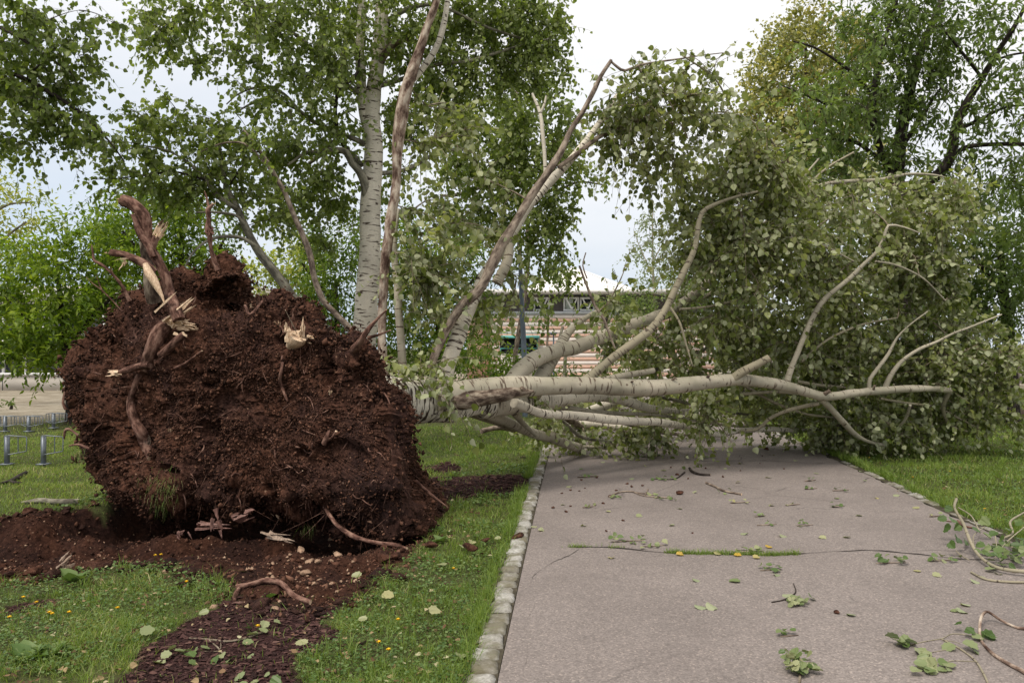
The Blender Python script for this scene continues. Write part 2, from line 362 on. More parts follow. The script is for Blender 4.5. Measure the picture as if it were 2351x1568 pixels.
def asphalt():
    m, nt, b, _ = mat('asphalt'); tcn = N(nt, 'ShaderNodeTexCoord'); v = tcn.outputs['Object']
    n1 = noise(nt, v, 0.8, 5, 0.6); n2 = noise(nt, v, 130, 2, 0.6)
    c = ramp(nt, n1, [(0.3, (0.183, 0.156, 0.144)), (0.7, (0.245, 0.210, 0.194))])
    vo = N(nt, 'ShaderNodeTexVoronoi'); vo.inputs['Scale'].default_value = 110; nt.links.new(v, vo.inputs['Vector'])
    vc = N(nt, 'ShaderNodeSeparateColor'); nt.links.new(vo.outputs['Color'], vc.inputs[0])
    agg = ramp(nt, vc.outputs[0], [(0.0, (0.66,) * 3), (0.5, (0.95,) * 3), (0.9, (1.15,) * 3), (1.0, (1.6, 1.56, 1.5))])
    c = mixc(nt, 0.85, c, agg, 'MULTIPLY')
    stain = noise(nt, v, 4.5, 5, 0.65, off=(5, 3, 0)); c = mixc(nt, ramp(nt, stain, [(0.55, (0,) * 3), (0.75, (0.35,) * 3)]), c, (0.11, 0.095, 0.09))
    # hair cracks near the left edge and here and there
    w = noise(nt, v, 3.0, 3, 0.6); vv = mixc(nt, 0.22, v, w)
    vk = N(nt, 'ShaderNodeTexVoronoi', feature='DISTANCE_TO_EDGE'); vk.inputs['Scale'].default_value = 1.1; nt.links.new(vv, vk.inputs['Vector'])
    ck = math_(nt, 'MULTIPLY', ramp(nt, vk.outputs[0], [(0.003, (1,) * 3), (0.010, (0,) * 3)]), ramp(nt, noise(nt, v, 0.55, 2, off=(1, 7, 0)), [(0.52, (0,) * 3), (0.62, (0.8,) * 3)]))
    c = mixc(nt, ck, c, (0.05, 0.042, 0.04))
    nt.links.new(c, b.inputs['Base Color']); b.inputs['Roughness'].default_value = 0.88; b.inputs['Specular IOR Level'].default_value = 0.25
    bump(nt, b, math_(nt, 'ADD', vo.outputs['Distance'], n2), 0.35, 0.004); return m
M['asphalt'] = asphalt()
M['crack'] = plain('crack', (0.035, 0.028, 0.025), 0.95)
def kerbm():
    m, nt, b, _ = mat('kerb_granite'); tcn = N(nt, 'ShaderNodeTexCoord'); v = tcn.outputs['Object']
    n = noise(nt, v, 60, 5, 0.7); a = ramp(nt, n, [(0.3, (0.20, 0.19, 0.175)), (0.7, (0.44, 0.43, 0.40))])
    a = mixc(nt, 1.0, a, ramp(nt, attr(nt, 'var').outputs['Fac'], [(0, (0.62, 0.58, 0.52)), (0.5, (0.95, 0.93, 0.90)), (1, (1.25, 1.25, 1.25))]), 'MULTIPLY')
    d = noise(nt, v, 7, 4, 0.6); a = mixc(nt, ramp(nt, d, [(0.42, (0,) * 3), (0.62, (0.85,) * 3)]), a, (0.12, 0.105, 0.06))
    nt.links.new(a, b.inputs['Base Color']); b.inputs['Roughness'].default_value = 0.85; bump(nt, b, n, 0.5, 0.006); return m
M['kerb'] = kerbm(); M['joint'] = plain('kerb_joint', (0.055, 0.046, 0.03), 0.95, 0, 0.4, 20)

# ------------------------------------------------------------------ ground regions (world metres, from points on the ground)
def gp(*pts): return np.array([G(x, y) for x, y in pts])
SOIL = gp((-400, 1185), (0, 1192), (150, 1172), (240, 1160), (400, 1080), (700, 1060), (960, 1080), (1005, 1150), (1015, 1200), (965, 1250), (915, 1300), (880, 1335), (825, 1372), (720, 1402), (640, 1400), (545, 1385), (500, 1345), (420, 1318), (380, 1300), (290, 1305), (150, 1318), (0, 1340), (-400, 1350))
MULCHES = [gp((560, 1372), (700, 1402), (825, 1372), (800, 1400), (765, 1425), (740, 1480), (705, 1530), (655, 1640), (620, 1800), (250, 1800), (285, 1600), (330, 1500), (425, 1440), (450, 1405)),
           gp((980, 1100), (1120, 1089), (1235, 1097), (1225, 1112), (1140, 1134), (1050, 1155), (1010, 1190), (960, 1200), (940, 1150)),
           gp((975, 1078), (1035, 1061), (1062, 1066), (1010, 1088)), gp((2285, 945), (2600, 925), (2600, 955), (2300, 962)),
           gp((25, 1392), (60, 1376), (115, 1374), (110, 1396), (60, 1404))]
GRAVEL = [gp((-3000, 985), (0, 980), (150, 962), (500, 950), (900, 948), (900, 870), (-3000, 870)), np.array([(-14, 34), (30, 34), (30, 60), (-14, 60)])]
LEFT_EDGE = np.array([(-0.16, 0.5), (-0.07, 3.8), (0.10, 6.1), (0.32, 9.0), (0.58, 12.2), (0.95, 16), (1.6, 23), (2.6, 34)])
RIGHT_EDGE = np.array([(4.30, 0.5), (4.22, 3.8), (4.13, 6.65), (4.22, 7.9), (4.45, 9.6), (4.72, 12.4), (5.0, 16), (5.7, 23), (6.7, 34)])
def ex(E, y): return np.interp(y, E[:, 1], E[:, 0])
PITL = gp((-500, 1250), (0, 1240), (240, 1222), (500, 1225), (700, 1215), (850, 1200))
def height(x, y):
    p = np.stack([x, y, np.zeros_like(x)], 1)
    d = polydist(x, y, PITL, False)
    near = (np.abs(x) < 15) & (y < 30)
    d = np.minimum(d, polydist(x, y, gp((330, 1165), (560, 1150), (820, 1165)), False))
    ins = inpoly(x, y, SOIL); de = polydist(x, y, SOIL)
    s = np.where(ins, 1.0, 0.0)
    z = 0.02 * vnoise(p * 0.7, 3) * near
    n = fbm(p * 3.1, 4, seed=21)
    z = z - 0.50 * (1 - smooth(d, 0.15, 1.05)) * s * smooth(de, 0.0, 0.16)
    z = z + s * smooth(de, 0, 0.2) * (0.075 * n + 0.022 * fbm(p * 14, 3, 0.6, seed=25))
    pile = G(720, 1350); z = z + 0.10 * np.exp(-(((x - pile[0]) / 0.45) ** 2 + ((y - pile[1]) / 0.28) ** 2))
    off = np.minimum(np.abs(x - ex(LEFT_EDGE, y)), np.abs(x - ex(RIGHT_EDGE, y)))
    onp = (x > ex(LEFT_EDGE, y) - 0.13) & (x < ex(RIGHT_EDGE, y) + 0.09) & (y < 36)
    z = z + 0.022 * fbm(p * 1.9, 3, seed=5) * near * (~onp)
    return np.where(onp, -0.06, z + 0.0)
def region(x, y):
    p = np.stack([x, y, np.zeros_like(x)], 1)
    wx = 0.09 * fbm(p * 2.7, 4, seed=31); wy = 0.12 * fbm(p * 2.7 + 9, 4, seed=35)
    xs, ys = x + wx * np.clip(y / 6, 1, 3), y + wy * np.clip(y / 6, 1, 3)
    s = inpoly(x + wx * .6, y + wy * .6, SOIL)
    m = np.zeros_like(s)
    for q in MULCHES: m |= inpoly(xs, ys, q)
    g = np.zeros_like(s)
    for q in GRAVEL: g |= inpoly(xs, ys, q)
    return s, m & ~s, g
def axis(lo, hi, fine, far0, far1):
    a = list(np.arange(lo, hi + 1e-6, fine)); st = fine; v = hi
    while v < far1: st *= 1.22; v += st; a.append(v)
    st = fine; v = lo; b = []
    while v > far0: st *= 1.22; v -= st; b.append(v)
    return np.array(b[::-1] + a)
gx, gy = axis(-5.6, 6.5, 0.035, -900, 900), axis(3.3, 12.0, 0.035, -300, 1400)
X, Y = np.meshgrid(gx, gy); X, Y = X.ravel(), Y.ravel()
s_, m_, g_ = region(X, Y)
g = Geo(); nx, ny = len(gx), len(gy)
i = np.arange(ny - 1)[:, None] * nx + np.arange(nx - 1)[None]
g.add(np.stack([X, Y, height(X, Y)], 1), np.stack([i, i + 1, i + nx + 1, i + nx], -1).reshape(-1, 4))
ground = g.build('ground', M['ground']); tag(ground, kind='structure')
ra = ground.data.attributes.new('reg', 'FLOAT_COLOR', 'POINT')
ra.data.foreach_set('color', np.stack([s_, m_, g_, np.ones_like(s_)], 1).astype(np.float32).ravel())

# path
g = Geo(); ys = np.concatenate([np.arange(0.5, 14, 0.12), np.arange(14, 34, 0.5)]); k = 34; V = []
for y in ys:
    a, b = ex(LEFT_EDGE, y), ex(RIGHT_EDGE, y); ja = 0.012 * math.sin(y * 9) + 0.01 * math.sin(y * 23); xs_ = np.linspace(a, b + ja * 1.6, k)
    crown_ = 0.02 * (1 - ((xs_ - (a + b) / 2) / ((b - a) / 2)) ** 2)
    V.append(np.stack([xs_, np.full(k, y), crown_ + 0.004], 1))
V = np.vstack(V); i = np.arange(len(ys) - 1)[:, None] * k + np.arange(k - 1)[None]
g.add(V, np.stack([i, i + 1, i + k + 1, i + k], -1).reshape(-1, 4))
tag(g.build('path', M['asphalt']), kind='structure')
def pathz(x, y):
    a, b = ex(LEFT_EDGE, y), ex(RIGHT_EDGE, y); return 0.004 + 0.02 * (1 - ((x - (a + b) / 2) / ((b - a) / 2)) ** 2)
def crack(pts, w, seed):
    pl = spline([(x, y, 0, 0) for x, y in gp(*pts)], 0.03)[:, :2]; n = len(pl)
    j = 0.022 * fbm(np.stack([np.arange(n) * 0.13, np.zeros(n) + seed, np.zeros(n)], 1), 4, 0.6); pl[:, 1] += j
    ww = w * (0.6 + 0.5 * vnoise(np.stack([np.arange(n) * 0.3, np.zeros(n) + seed * 7, np.zeros(n)], 1), 3))
    z = pathz(pl[:, 0], pl[:, 1]) + 0.004
    V = np.concatenate([np.column_stack([pl[:, 0], pl[:, 1] - ww, z]), np.column_stack([pl[:, 0], pl[:, 1] + ww, z])])
    g = Geo(); i = np.arange(n - 1); g.add(V, np.stack([i, i + 1, i + n + 1, i + n], -1)); return g, pl
g, CRACK = crack([(1305, 1258), (1400, 1262), (1500, 1272), (1620, 1278), (1780, 1281), (1860, 1276), (1960, 1270), (2080, 1275), (2180, 1286), (2260, 1290)], 0.016, 1)
tag(g.build('path_crack', M['crack']), kind='structure')
g, _ = crack([(1420, 1058), (1520, 1060), (1640, 1062), (1760, 1061), (1860, 1066), (1905, 1063)], 0.012, 2)
tag(g.build('path_crack', M['crack']), kind='structure')
g, _ = crack([(1200, 1560), (1212, 1500), (1205, 1440), (1228, 1390), (1222, 1330), (1260, 1300), (1300, 1282), (1330, 1264)], 0.006, 3)
tag(g.build('path_crack', M['crack']), kind='structure')

def kerb(edge, side, y0, y1, w, L, zt, name, seed, hidefrac=0.0):
    rr = random.Random(seed); g = Geo(); y = y0
    while y < y1:
        l = L * rr.uniform(0.8, 1.2); a = ex(edge, y + l / 2) + side * (0.012 + rr.uniform(-0.008, 0.012)); ww = w * rr.uniform(0.88, 1.10)
        if rr.random() > hidefrac:
            n = 7; u = np.linspace(-1, 1, n); uu, vv = np.meshgrid(u, u); r = 0.12
            e_ = lambda t: np.sign(t) * (1 - np.clip(1 - np.abs(t), 0, r) * 0) 
            edge_d = np.minimum(1 - np.abs(uu), 1 - np.abs(vv)); zz = zt * 1.0 - 0.016 * (1 - smooth(edge_d, 0, 0.30)) + rr.uniform(-0.010, 0.008) + rr.uniform(-.006, .006) * uu + rr.uniform(-.005, .005) * vv
            cornr = 1 - 0.05 * (np.abs(uu) * np.abs(vv)) ** 3
            xx = a + side * ww / 2 + uu * ww / 2 * cornr; yy = y + l / 2 + vv * (l / 2 - 0.012) * cornr
            pts = np.stack([xx.ravel(), yy.ravel(), zz.ravel()], 1)
            pts += 0.004 * np.stack([fbm(pts * 25 + q, 2, seed=50 + q) for q in range(3)], 1) + np.array([0, 0, 1]) * 0.004 * fbm(pts * 60, 2, seed=4)[:, None]
            i = (np.arange(n - 1)[:, None] * n + np.arange(n - 1)[None]); q = np.stack([i, i + 1, i + n + 1, i + n], -1).reshape(-1, 4)
            bord = list(range(n)) + [n * k_ + n - 1 for k_ in range(1, n)] + list(range(n * n - 2, n * (n - 1) - 1, -1)) + [n * k_ for k_ in range(n - 2, 0, -1)]
            low = pts[bord].copy(); low[:, 2] = -0.09; m_ = len(bord); bi = np.array(bord)
            ring = np.stack([bi, n * n + np.arange(m_), n * n + (np.arange(m_) + 1) % m_, np.roll(bi, -1)], 1)
            g.add(np.vstack([pts, low]), [q, ring], 0, rr.random())
        y += l
    return tag(g.build(name, M['kerb']), kind='structure')
kerb(LEFT_EDGE, -1, 2.5, 20, 0.135, 0.185, 0.030, 'kerb', 1, 0.0)
kerb(RIGHT_EDGE, 1, 2.5, 20, 0.10, 0.34, 0.018, 'kerb', 2, 0.12)
# bedding between the stones
for E, sgn in ((LEFT_EDGE, -1), (RIGHT_EDGE, 1)):
    g = Geo(); ys = np.arange(0.5, 30, 0.3); a = ex(E, ys) + sgn * 0.003; b = ex(E, ys) + sgn * 0.175; n = len(ys); i = np.arange(n - 1)
    lo, hi = (b, a) if sgn < 0 else (a, b)
    g.add(np.concatenate([np.column_stack([lo, ys, np.full(n, 0.006)]), np.column_stack([hi, ys, np.full(n, 0.006)])]), np.stack([i, i + n, i + n + 1, i + 1], -1))
    tag(g.build('kerb_bed', M['joint']), kind='structure')

# ------------------------------------------------------------------ leaves, crowns
LEAF8 = np.array([(0, 0, 0), (.36, .10, .07), (.49, .42, .09), (.24, .80, .03), (0, 1.08, -.10), (-.24, .80, .03), (-.49, .42, .09), (-.36, .10, .07)])
LF8 = [[0, 1, 2, 3, 4], [0, 4, 5, 6, 7]]
LEAFL = np.array([(0, 0, 0), (.17, .22, .06), (.24, .5, .07), (.14, .82, 0), (0, 1.15, -.14), (-.14, .82, 0), (-.24, .5, .07), (-.17, .22, .06)])
_a = np.linspace(0, 2 * np.pi, 19)[:-1]
_r = 0.5 * (1 + 0.09 * np.where(np.arange(18) % 2 == 0, 1, -1)); _lx, _ly = np.sin(_a) * _r * 1.02, 0.5 - np.cos(_a) * _r * 1.0
_ly[9] += 0.10; _ly[0] += 0.06
LEAFB = np.stack([_lx, _ly, 0.16 * np.abs(_lx) + 0.10 * (_ly - .5) * np.sin(_lx * 7) - 0.12 * _ly ** 3], 1)
LFB = [list(range(0, 10)), [0] + list(range(9, 18))]
LEAF4 = np.array([(0, 0, 0), (.42, .45, .08), (0, 1, -.06), (-.42, .45, .08)]); LF4 = [[0, 1, 2], [0, 2, 3]]
def put_leaves(g, pos, d, nrm, size, var, kind='8', mi=0):
    T, FF = {'8': (LEAF8, LF8), 'L': (LEAFL, LF8), '4': (LEAF4, LF4), 'B': (LEAFB, LFB)}[kind]
    d = unit(d); nrm = unit(nrm - d * (nrm * d).sum(1, keepdims=True)); s = np.cross(d, nrm)
    sz = np.asarray(size)[:, None, None] if not np.isscalar(size) else size
    curl = R.uniform(0.2, 1.9, len(pos))[:, None, None]
    V = pos[:, None] + sz * (T[None, :, 0:1] * s[:, None] + T[None, :, 1:2] * d[:, None] + curl * T[None, :, 2:3] * nrm[:, None])
    n, k = len(pos), len(T); base = np.arange(n)[:, None] * k
    q = np.concatenate([base + np.array(f)[None] for f in FF]); g.add(V.reshape(-1, 3), q, mi, np.tile(var, len(FF)))
def fasttubes(g, C, Rr, sides=3, mi=0):
    """many thin tubes at once: C (n, k, 3), Rr (n, k)"""
    n, k, _ = C.shape
    if n == 0: return
    T = unit(np.gradient(C, axis=1)); ref = np.where(np.abs(T[..., 2:3]) < 0.8, np.array([0, 0, 1.0]), np.array([1.0, 0, 0]))
    U = unit(np.cross(T, ref)); W = np.cross(T, U); th = np.arange(sides) / sides * 2 * np.pi
    V = C[:, :, None] + Rr[:, :, None, None] * (np.cos(th)[None, None, :, None] * U[:, :, None] + np.sin(th)[None, None, :, None] * W[:, :, None])
    b = np.arange(n)[:, None, None] * k * sides + np.arange(k - 1)[None, :, None] * sides; j = np.arange(sides)[None, None]; j2 = (j + 1) % sides
    q = np.stack([b + j, b + j2, b + sides + j2, b + sides + j], -1).reshape(-1, 4)
    g.add(V.reshape(-1, 3), q, mi, 0.0, V.reshape(-1, 3))
def crown(parent, skel, blobs, size, lm, tm, kind='8', droop=0.8, up=0.5, lpc=48, cover=1.0, twigs=True, name='crown', flip=0.0, floor=0.02, tl=6.0, arch=0.12, vbias=0.0, tw_r=1.0, cvar=0.15, hole=0.0):
    """blobs: rows px, py, rx_px, ry_px, depth, depth_radius, cover. Branchlets grow from the nearest limb to every clump, twigs and leaves off them."""
    C, Lc = [], []
    for bx, by, rx, ry, d, rd, cv in blobs:
        lp = size * F / d; n = cv * cover * math.pi * rx * ry / (0.30 * lp * lp); nc = max(1, int(n / lpc))
        u = unit(R.normal(size=(nc, 3))) * (R.random(nc) ** (1 / 2.4))[:, None]
        c = P(bx, by, d) + u * np.array([rx * d / F, rd, ry * d / F]); C.append(c); Lc += [n / nc] * nc
    C = np.vstack(C); ok = C[:, 2] > min(0.12, np.max(C[:, 2]) - 0.05); C = C[ok]; Lc = np.array(Lc)[ok]
    if hole:
        hk = (vnoise(C * 1.7, 123) > -0.75 + hole) | (C[:, 2] < 1.5); C, Lc = C[hk], Lc[hk] * (1 + 0.5 * hole)
    S = np.asarray(skel)[:, :3]; dd = np.array([np.min(((S - c) ** 2).sum(1)) for c in C]); o = np.argsort(dd); C, Lc = C[o], Lc[o]
    nodes = np.vstack([S, C]); cnt = len(S); starts = []
    for k_, c in enumerate(C):
        j = np.argmin(((nodes[:cnt] - c) ** 2).sum(1) + 0.0); starts.append(nodes[j]); cnt += 1
    A = np.array(starts); L = np.linalg.norm(C - A, axis=1); t = np.linspace(0, 1, 7)[None, :, None]
    mid = (A + C) / 2 + np.array([0, 0, 1]) * (arch * L)[:, None] + R.normal(size=C.shape) * (0.09 * L)[:, None]
    curve = (1 - t) ** 2 * A[:, None] + 2 * t * (1 - t) * mid[:, None] + t ** 2 * C[:, None]
    r0 = np.clip(0.0045 + 0.007 * L, 0.004, 0.022) * tw_r; rr = r0[:, None] * np.linspace(1, 0.35, 7)[None]
    tg = Geo(); fasttubes(tg, curve, rr, 4)
    nt = np.maximum(1, np.round(Lc / 8 * R.uniform(0.6, 1.4, len(Lc)))).astype(int); idx = np.repeat(np.arange(len(C)), nt); n = len(idx)
    tt = R.uniform(0.35, 1.0, n); a = A[idx]; b = mid[idx]; c = C[idx]; q = tt[:, None]
    st = (1 - q) ** 2 * a + 2 * q * (1 - q) * b + q * q * c
    dirn = unit(unit(c - a) * 0.55 + R.normal(size=(n, 3)) * 0.75 + np.array([0, 0, -0.30 * droop]))
    TL = size * tl * R.uniform(0.5, 1.35, n); w = np.linspace(0, 1, 4)[None, :, None]
    tw = st[:, None] + dirn[:, None] * w * TL[:, None, None] + np.array([0, 0, -1.0]) * (w ** 2) * (0.35 * droop * TL)[:, None, None]
    if twigs: fasttubes(tg, tw, np.full((n, 4), 0.0022 * tw_r) * np.array([1.2, 1, .8, .5])[None], 3)
    m = 8; f = (np.arange(m)[None] + R.uniform(0.1, 0.9, (n, m))) / m
    lp = st[:, None] + dirn[:, None] * (f * TL[:, None])[..., None] + np.array([0, 0, -1.0]) * (f ** 2 * (0.35 * droop * TL)[:, None])[..., None]
    lp = lp.reshape(-1, 3); k_ = len(lp); rnd = R.normal(size=(k_, 3))
    ld = unit(np.repeat(dirn, m, 0) * 0.35 + rnd * 0.6 + np.array([0, 0, -0.9 * droop]))
    lp = lp + ld * (size * R.uniform(0.1, 0.5, k_))[:, None] * 0.6
    nm = R.normal(size=(k_, 3)) * 0.75 + np.array([0, -0.25, up]) ; nm = np.where((R.random(k_) < flip)[:, None], -nm, nm)
    cl = R.normal(size=len(C))[idx].repeat(m) * cvar
    var = np.clip(0.42 + vbias + cl + R.normal(size=k_) * 0.2, 0, 1)
    keep = lp[:, 2] > floor; lg = Geo()
    put_leaves(lg, lp[keep], ld[keep], nm[keep], (size * R.uniform(0.5, 1.3, k_))[keep], var[keep], kind)
    lo = lg.build(name, lm, parent); to = tag(tg.build('twigs', tm, parent), kind='stuff')
    return lo, to, C
def limb(parent, rows, material, name='branch', sides=12, step=0.07, cap=None, jag=0.0, rough=0.075, lump=0.09, mats=None, label=None, seed=None, wob=0.0):
    g = Geo(); seed = R.integers(1, 999) if seed is None else seed
    c, r = tube(g, rows, sides, step, rough=rough, lump=lump, cap=cap, jag=jag, seed=float(seed), wob=wob)
    o = g.build(name, mats or [material], parent)
    if label: o['label'] = label
    return o, c

OCT = np.array([(1, 0, 0), (-1, 0, 0), (0, 1, 0), (0, -1, 0), (0, 0, 1), (0, 0, -1)], float)
OF = np.array([(0, 2, 4), (2, 1, 4), (1, 3, 4), (3, 0, 4), (2, 0, 5), (1, 2, 5), (3, 1, 5), (0, 3, 5)])
def chunks(g, pos, size, var, flat=1.0, mi=0):
    n = len(pos); J = OCT[None] * R.uniform(0.55, 1.15, (n, 6, 3)) ; J = J + R.normal(size=(n, 6, 3)) * 0.16
    q = unit(R.normal(size=(n, 3))); q[:, 2] *= flat; q = unit(q); h = unit(np.cross(q, R.normal(size=(n, 3)))); w = np.cross(q, h)
    V = pos[:, None] + size[:, None, None] * (J[..., 0:1] * q[:, None] + J[..., 1:2] * h[:, None] * 0.8 + J[..., 2:3] * w[:, None] * 0.65)
    g.add(V.reshape(-1, 3), (np.arange(n)[:, None, None] * 6 + OF[None]).reshape(-1, 3), mi, np.repeat(var, 8))
ICO = None
def rock(p, s, seed, sq=(1, .8, .6)):
    """one irregular stone as a closed mesh round p"""
    import bmesh
    bm = bmesh.new(); bmesh.ops.create_icosphere(bm, subdivisions=3, radius=1.0)
    V = np.array([v.co[:] for v in bm.verts]); Fc = np.array([[v.index for v in f.verts] for f in bm.faces]); bm.free()
    V = V * (1 + 0.30 * vnoise(V * 1.1 + seed * 3.1, 2) + 0.10 * fbm(V * 3 + seed, 3, seed=7))[:, None]
    for k in range(8):                                   # knock flat facets off it
        nrm = unit(np.array([math.sin(seed * 2.1 + k * 2), math.cos(seed * 1.3 + k * 3.1), math.sin(seed + k * 1.7)])); h = V @ nrm
        V = V - nrm[None] * np.maximum(h - 0.55, 0)[:, None] * 0.95
    a = seed * 1.9; M_ = np.array([[math.cos(a), -math.sin(a), 0], [math.sin(a), math.cos(a), 0], [0, 0, 1]])
    return (V * np.array(sq)) @ M_.T * s + p, Fc
def top(g, name, mats, label, cat, group=None, loc=None, smooth=True, kind=None):
    V = np.concatenate(g.V); loc = np.array([V[:, 0].mean(), V[:, 1].mean(), V[:, 2].min()]) if loc is None else loc
    g.V = [v - loc for v in g.V]; o = g.build(name, mats, None, smooth); o.location = tuple(float(v) for v in loc)
    return tag(o, label, cat, group, kind)

# ================================================================== the uprooted poplar
FT = thing('fallen_poplar', 'uprooted white-barked poplar lying across the path with its soil-caked root plate raised', 'tree', (-1.6, 7.6, 0))
OUT = [(140, 905), (143, 865), (150, 822), (185, 792), (215, 768), (243, 735), (270, 708), (300, 674), (322, 662), (345, 652), (390, 640), (405, 628), (432, 632), (455, 640), (478, 648), (488, 625), (492, 604), (503, 592), (516, 592), (535, 612), (556, 636), (562, 668),
       (590, 690), (620, 688), (655, 670), (690, 682), (722, 700), (740, 728), (752, 768), (775, 790), (800, 780), (822, 762), (846, 770), (862, 792), (872, 822), (896, 872), (915, 920), (936, 968), (958, 1025), (975, 1062), (992, 1100), (1010, 1148), (1008, 1185),
       (985, 1215), (955, 1235), (900, 1238), (850, 1240), (800, 1225), (770, 1222), (735, 1205), (700, 1212), (660, 1190), (620, 1180), (575, 1168), (520, 1166), (470, 1180), (430, 1172), (385, 1190), (345, 1195), (310, 1160), (268, 1148), (240, 1128), (205, 1092), (192, 1050), (182, 1012), (168, 980), (155, 955)]
def D0(px, py):
    """depth of the earth face behind an image point"""
    px = np.asarray(px, float); py = np.asarray(py, float)
    d = 8.35 - 1.45 * (px - 150) / 750 + 0.55 * np.clip((1100 - py) / 500, 0, 1.2)
    xr = 850 + (py - 790) * 0.20; d = d + 1.5 * np.clip((px - xr) / 110, 0, 2) ** 1.15
    d = d + 1.0 * smooth(py, 1130, 1205) * smooth(px, 800, 720) * smooth(px, 300, 400)
    d = d - 0.30 * np.exp(-(((px - 855) / 95) ** 2 + ((py - 1125) / 85) ** 2))          # dark boulder-like bulge, lower right
    d = d - 0.35 * np.exp(-(((px - 400) / 130) ** 2 + ((py - 820) / 120) ** 2))        # earth round the broken root
    d = d - 0.18 * np.exp(-(((px - 340) / 110) ** 2 + ((py - 1120) / 60) ** 2))
    d = d + 0.30 * np.exp(-(((px - 520) / 60) ** 2 + ((py - 700) / 32) ** 2))          # hollow under the upper mound
    d = d - 0.15 * np.exp(-(((px - 525) / 30) ** 2 + ((py - 640) / 40) ** 2))
    d = d - 0.20 * np.exp(-(((px - 835) / 45) ** 2 + ((py - 800) / 50) ** 2))
    d = d + 0.12 * np.exp(-(((px - 600) / 150) ** 2 + ((py - 920) / 120) ** 2))
    return d
c0 = np.array([560.0, 930.0]); NT = 760
op = np.array(OUT, float); op = c0 + (op - c0) * (1 - 9.0 / np.linalg.norm(op - c0, axis=1, keepdims=True)); opn = spline(np.column_stack([np.vstack([op, op[:1]]), np.zeros((len(op) + 1, 2))]), 4.0)[:-1, :2]
an = np.unwrap(np.arctan2(opn[:, 1] - c0[1], opn[:, 0] - c0[0])); per = np.linspace(0, 1, len(opn), endpoint=False)
sel = opn[(np.arange(NT) * len(opn) / NT).astype(int)]
RH = np.concatenate([np.linspace(0.0, 0.9, 190), np.linspace(0.905, 1.0, 26)]); Vb = []
tang = np.array([0.34, 0.94, 0.0])
for rho in RH:
    pp = c0 + (sel - c0) * (rho ** 0.92)
    dd = D0(pp[:, 0], pp[:, 1]) - 0.22 * (1 - rho ** 4) + 0.16 * smooth(rho, 0.93, 1.0) ** 2 * np.ones(NT)
    Vb.append(np.stack([(pp[:, 0] - CX) / F * dd, dd, EYE - (pp[:, 1] - HOR) / F * dd], 1))
rim = Vb[-1]; cen = P(905, 925, 8.35)
for k in range(1, 34):                                     # the back narrows towards the foot of the trunk
    t = k / 33; sh = (1 - t) ** 1.15
    b = cen + (rim - rim.mean(0)) * np.array([sh, sh, sh]) + (rim.mean(0) - cen) * (1 - smooth(t, 0.0, 1.0))
    b = b + np.array([-0.16, 0.7, 0.0]) * math.sin(t * math.pi) * 0.5 ; Vb.append(b)
Vb = np.array(Vb); nr = len(Vb); Pb = Vb.reshape(-1, 3)
du = np.roll(Vb, -1, 1) - np.roll(Vb, 1, 1); dv = np.gradient(Vb, axis=0); nn = unit(np.cross(du, dv)).reshape(-1, 3)
ctr = Pb.mean(0); nn = np.where(((Pb - ctr) * nn).sum(1, keepdims=True) < 0, -nn, nn)
ridges = np.clip(fbm(Pb * np.array([2.6, 2.6, 2.6]), 3, seed=61, ridge=True), -1, 1.6)
disp = 0.085 * fbm(Pb * 2.1, 3, seed=60) + 0.035 * ridges + 0.036 * fbm(Pb * 6.0, 3, 0.6, seed=66) * (0.55 + 0.9 * smooth(np.repeat(np.arange(nr), NT) * 1.0, 120, 190)) + 0.030 * np.abs(fbm(Pb * 13.0, 3, 0.55, seed=69)) + 0.008 * vnoise(Pb * 48, 90)
pits = np.clip(vnoise(Pb * np.array([4.2, 4.2, 6.0]), 77) - 0.50, 0, 1) * np.clip(1.2 - np.exp(-(((Pb[:, 0] + 2.6) / 0.9) ** 2 + ((Pb[:, 2] - 1.15) / 0.6) ** 2)), 0, 1); disp = disp - 0.45 * pits
sm = np.exp(-(((Pb[:, 0] - P(845, 1110, 6.8)[0]) / 0.30) ** 2 + ((Pb[:, 2] - P(845, 1110, 6.8)[2]) / 0.26) ** 2)); disp *= (1 - 0.75 * sm)
Vb2 = Pb + nn * disp[:, None]
Vb2[:, 2] = np.maximum(Vb2[:, 2], -0.55)
g = Geo(); i = np.arange(nr - 1)[:, None] * NT; j = np.arange(NT)[None]; j2 = (j + 1) % NT
hum = np.clip(1.25 * np.exp(-(((Pb[:, 0] - P(850, 1130, 6.8)[0]) / 0.42) ** 2 + ((Pb[:, 2] - P(845, 1130, 6.8)[2]) / 0.42) ** 2)) + 0.35 * fbm(Pb * 3.3, 3, seed=91) - 0.1, 0, 1)
g.add(Vb2, np.stack([i + j, i + NT + j, i + NT + j2, i + j2], -1).reshape(-1, 4), B=np.stack([hum, hum * 0, hum * 0], 1))
plate = g.build('root_plate', M['soil'], FT); plate['label'] = 'upright plate of dark reddish brown soil and stones'
# crumbs and small stones stuck in the earth
front = np.arange(190 * NT); pk = R.choice(front[NT * 30:], 34000); g = Geo()
jit = R.normal(size=(len(pk), 3)) * 0.012
chunks(g, Vb2[pk] + nn[pk] * 0.004 + jit, R.gamma(1.5, 0.0048, len(pk)).clip(0.003, 0.04), np.clip(R.random(len(pk)) ** 1.9 * 0.9, 0, 1))
pk = R.choice(np.arange(185 * NT, 226 * NT), 15000)
chunks(g, Vb2[pk] + nn[pk] * 0.01 + R.normal(size=(len(pk), 3)) * 0.035, R.gamma(2.2, 0.0065, len(pk)).clip(0.004, 0.05), np.clip(R.random(len(pk)) ** 2 * 0.85, 0, 1))
tag(g.build('soil_crumbs', M['crumb'], plate), kind='stuff')
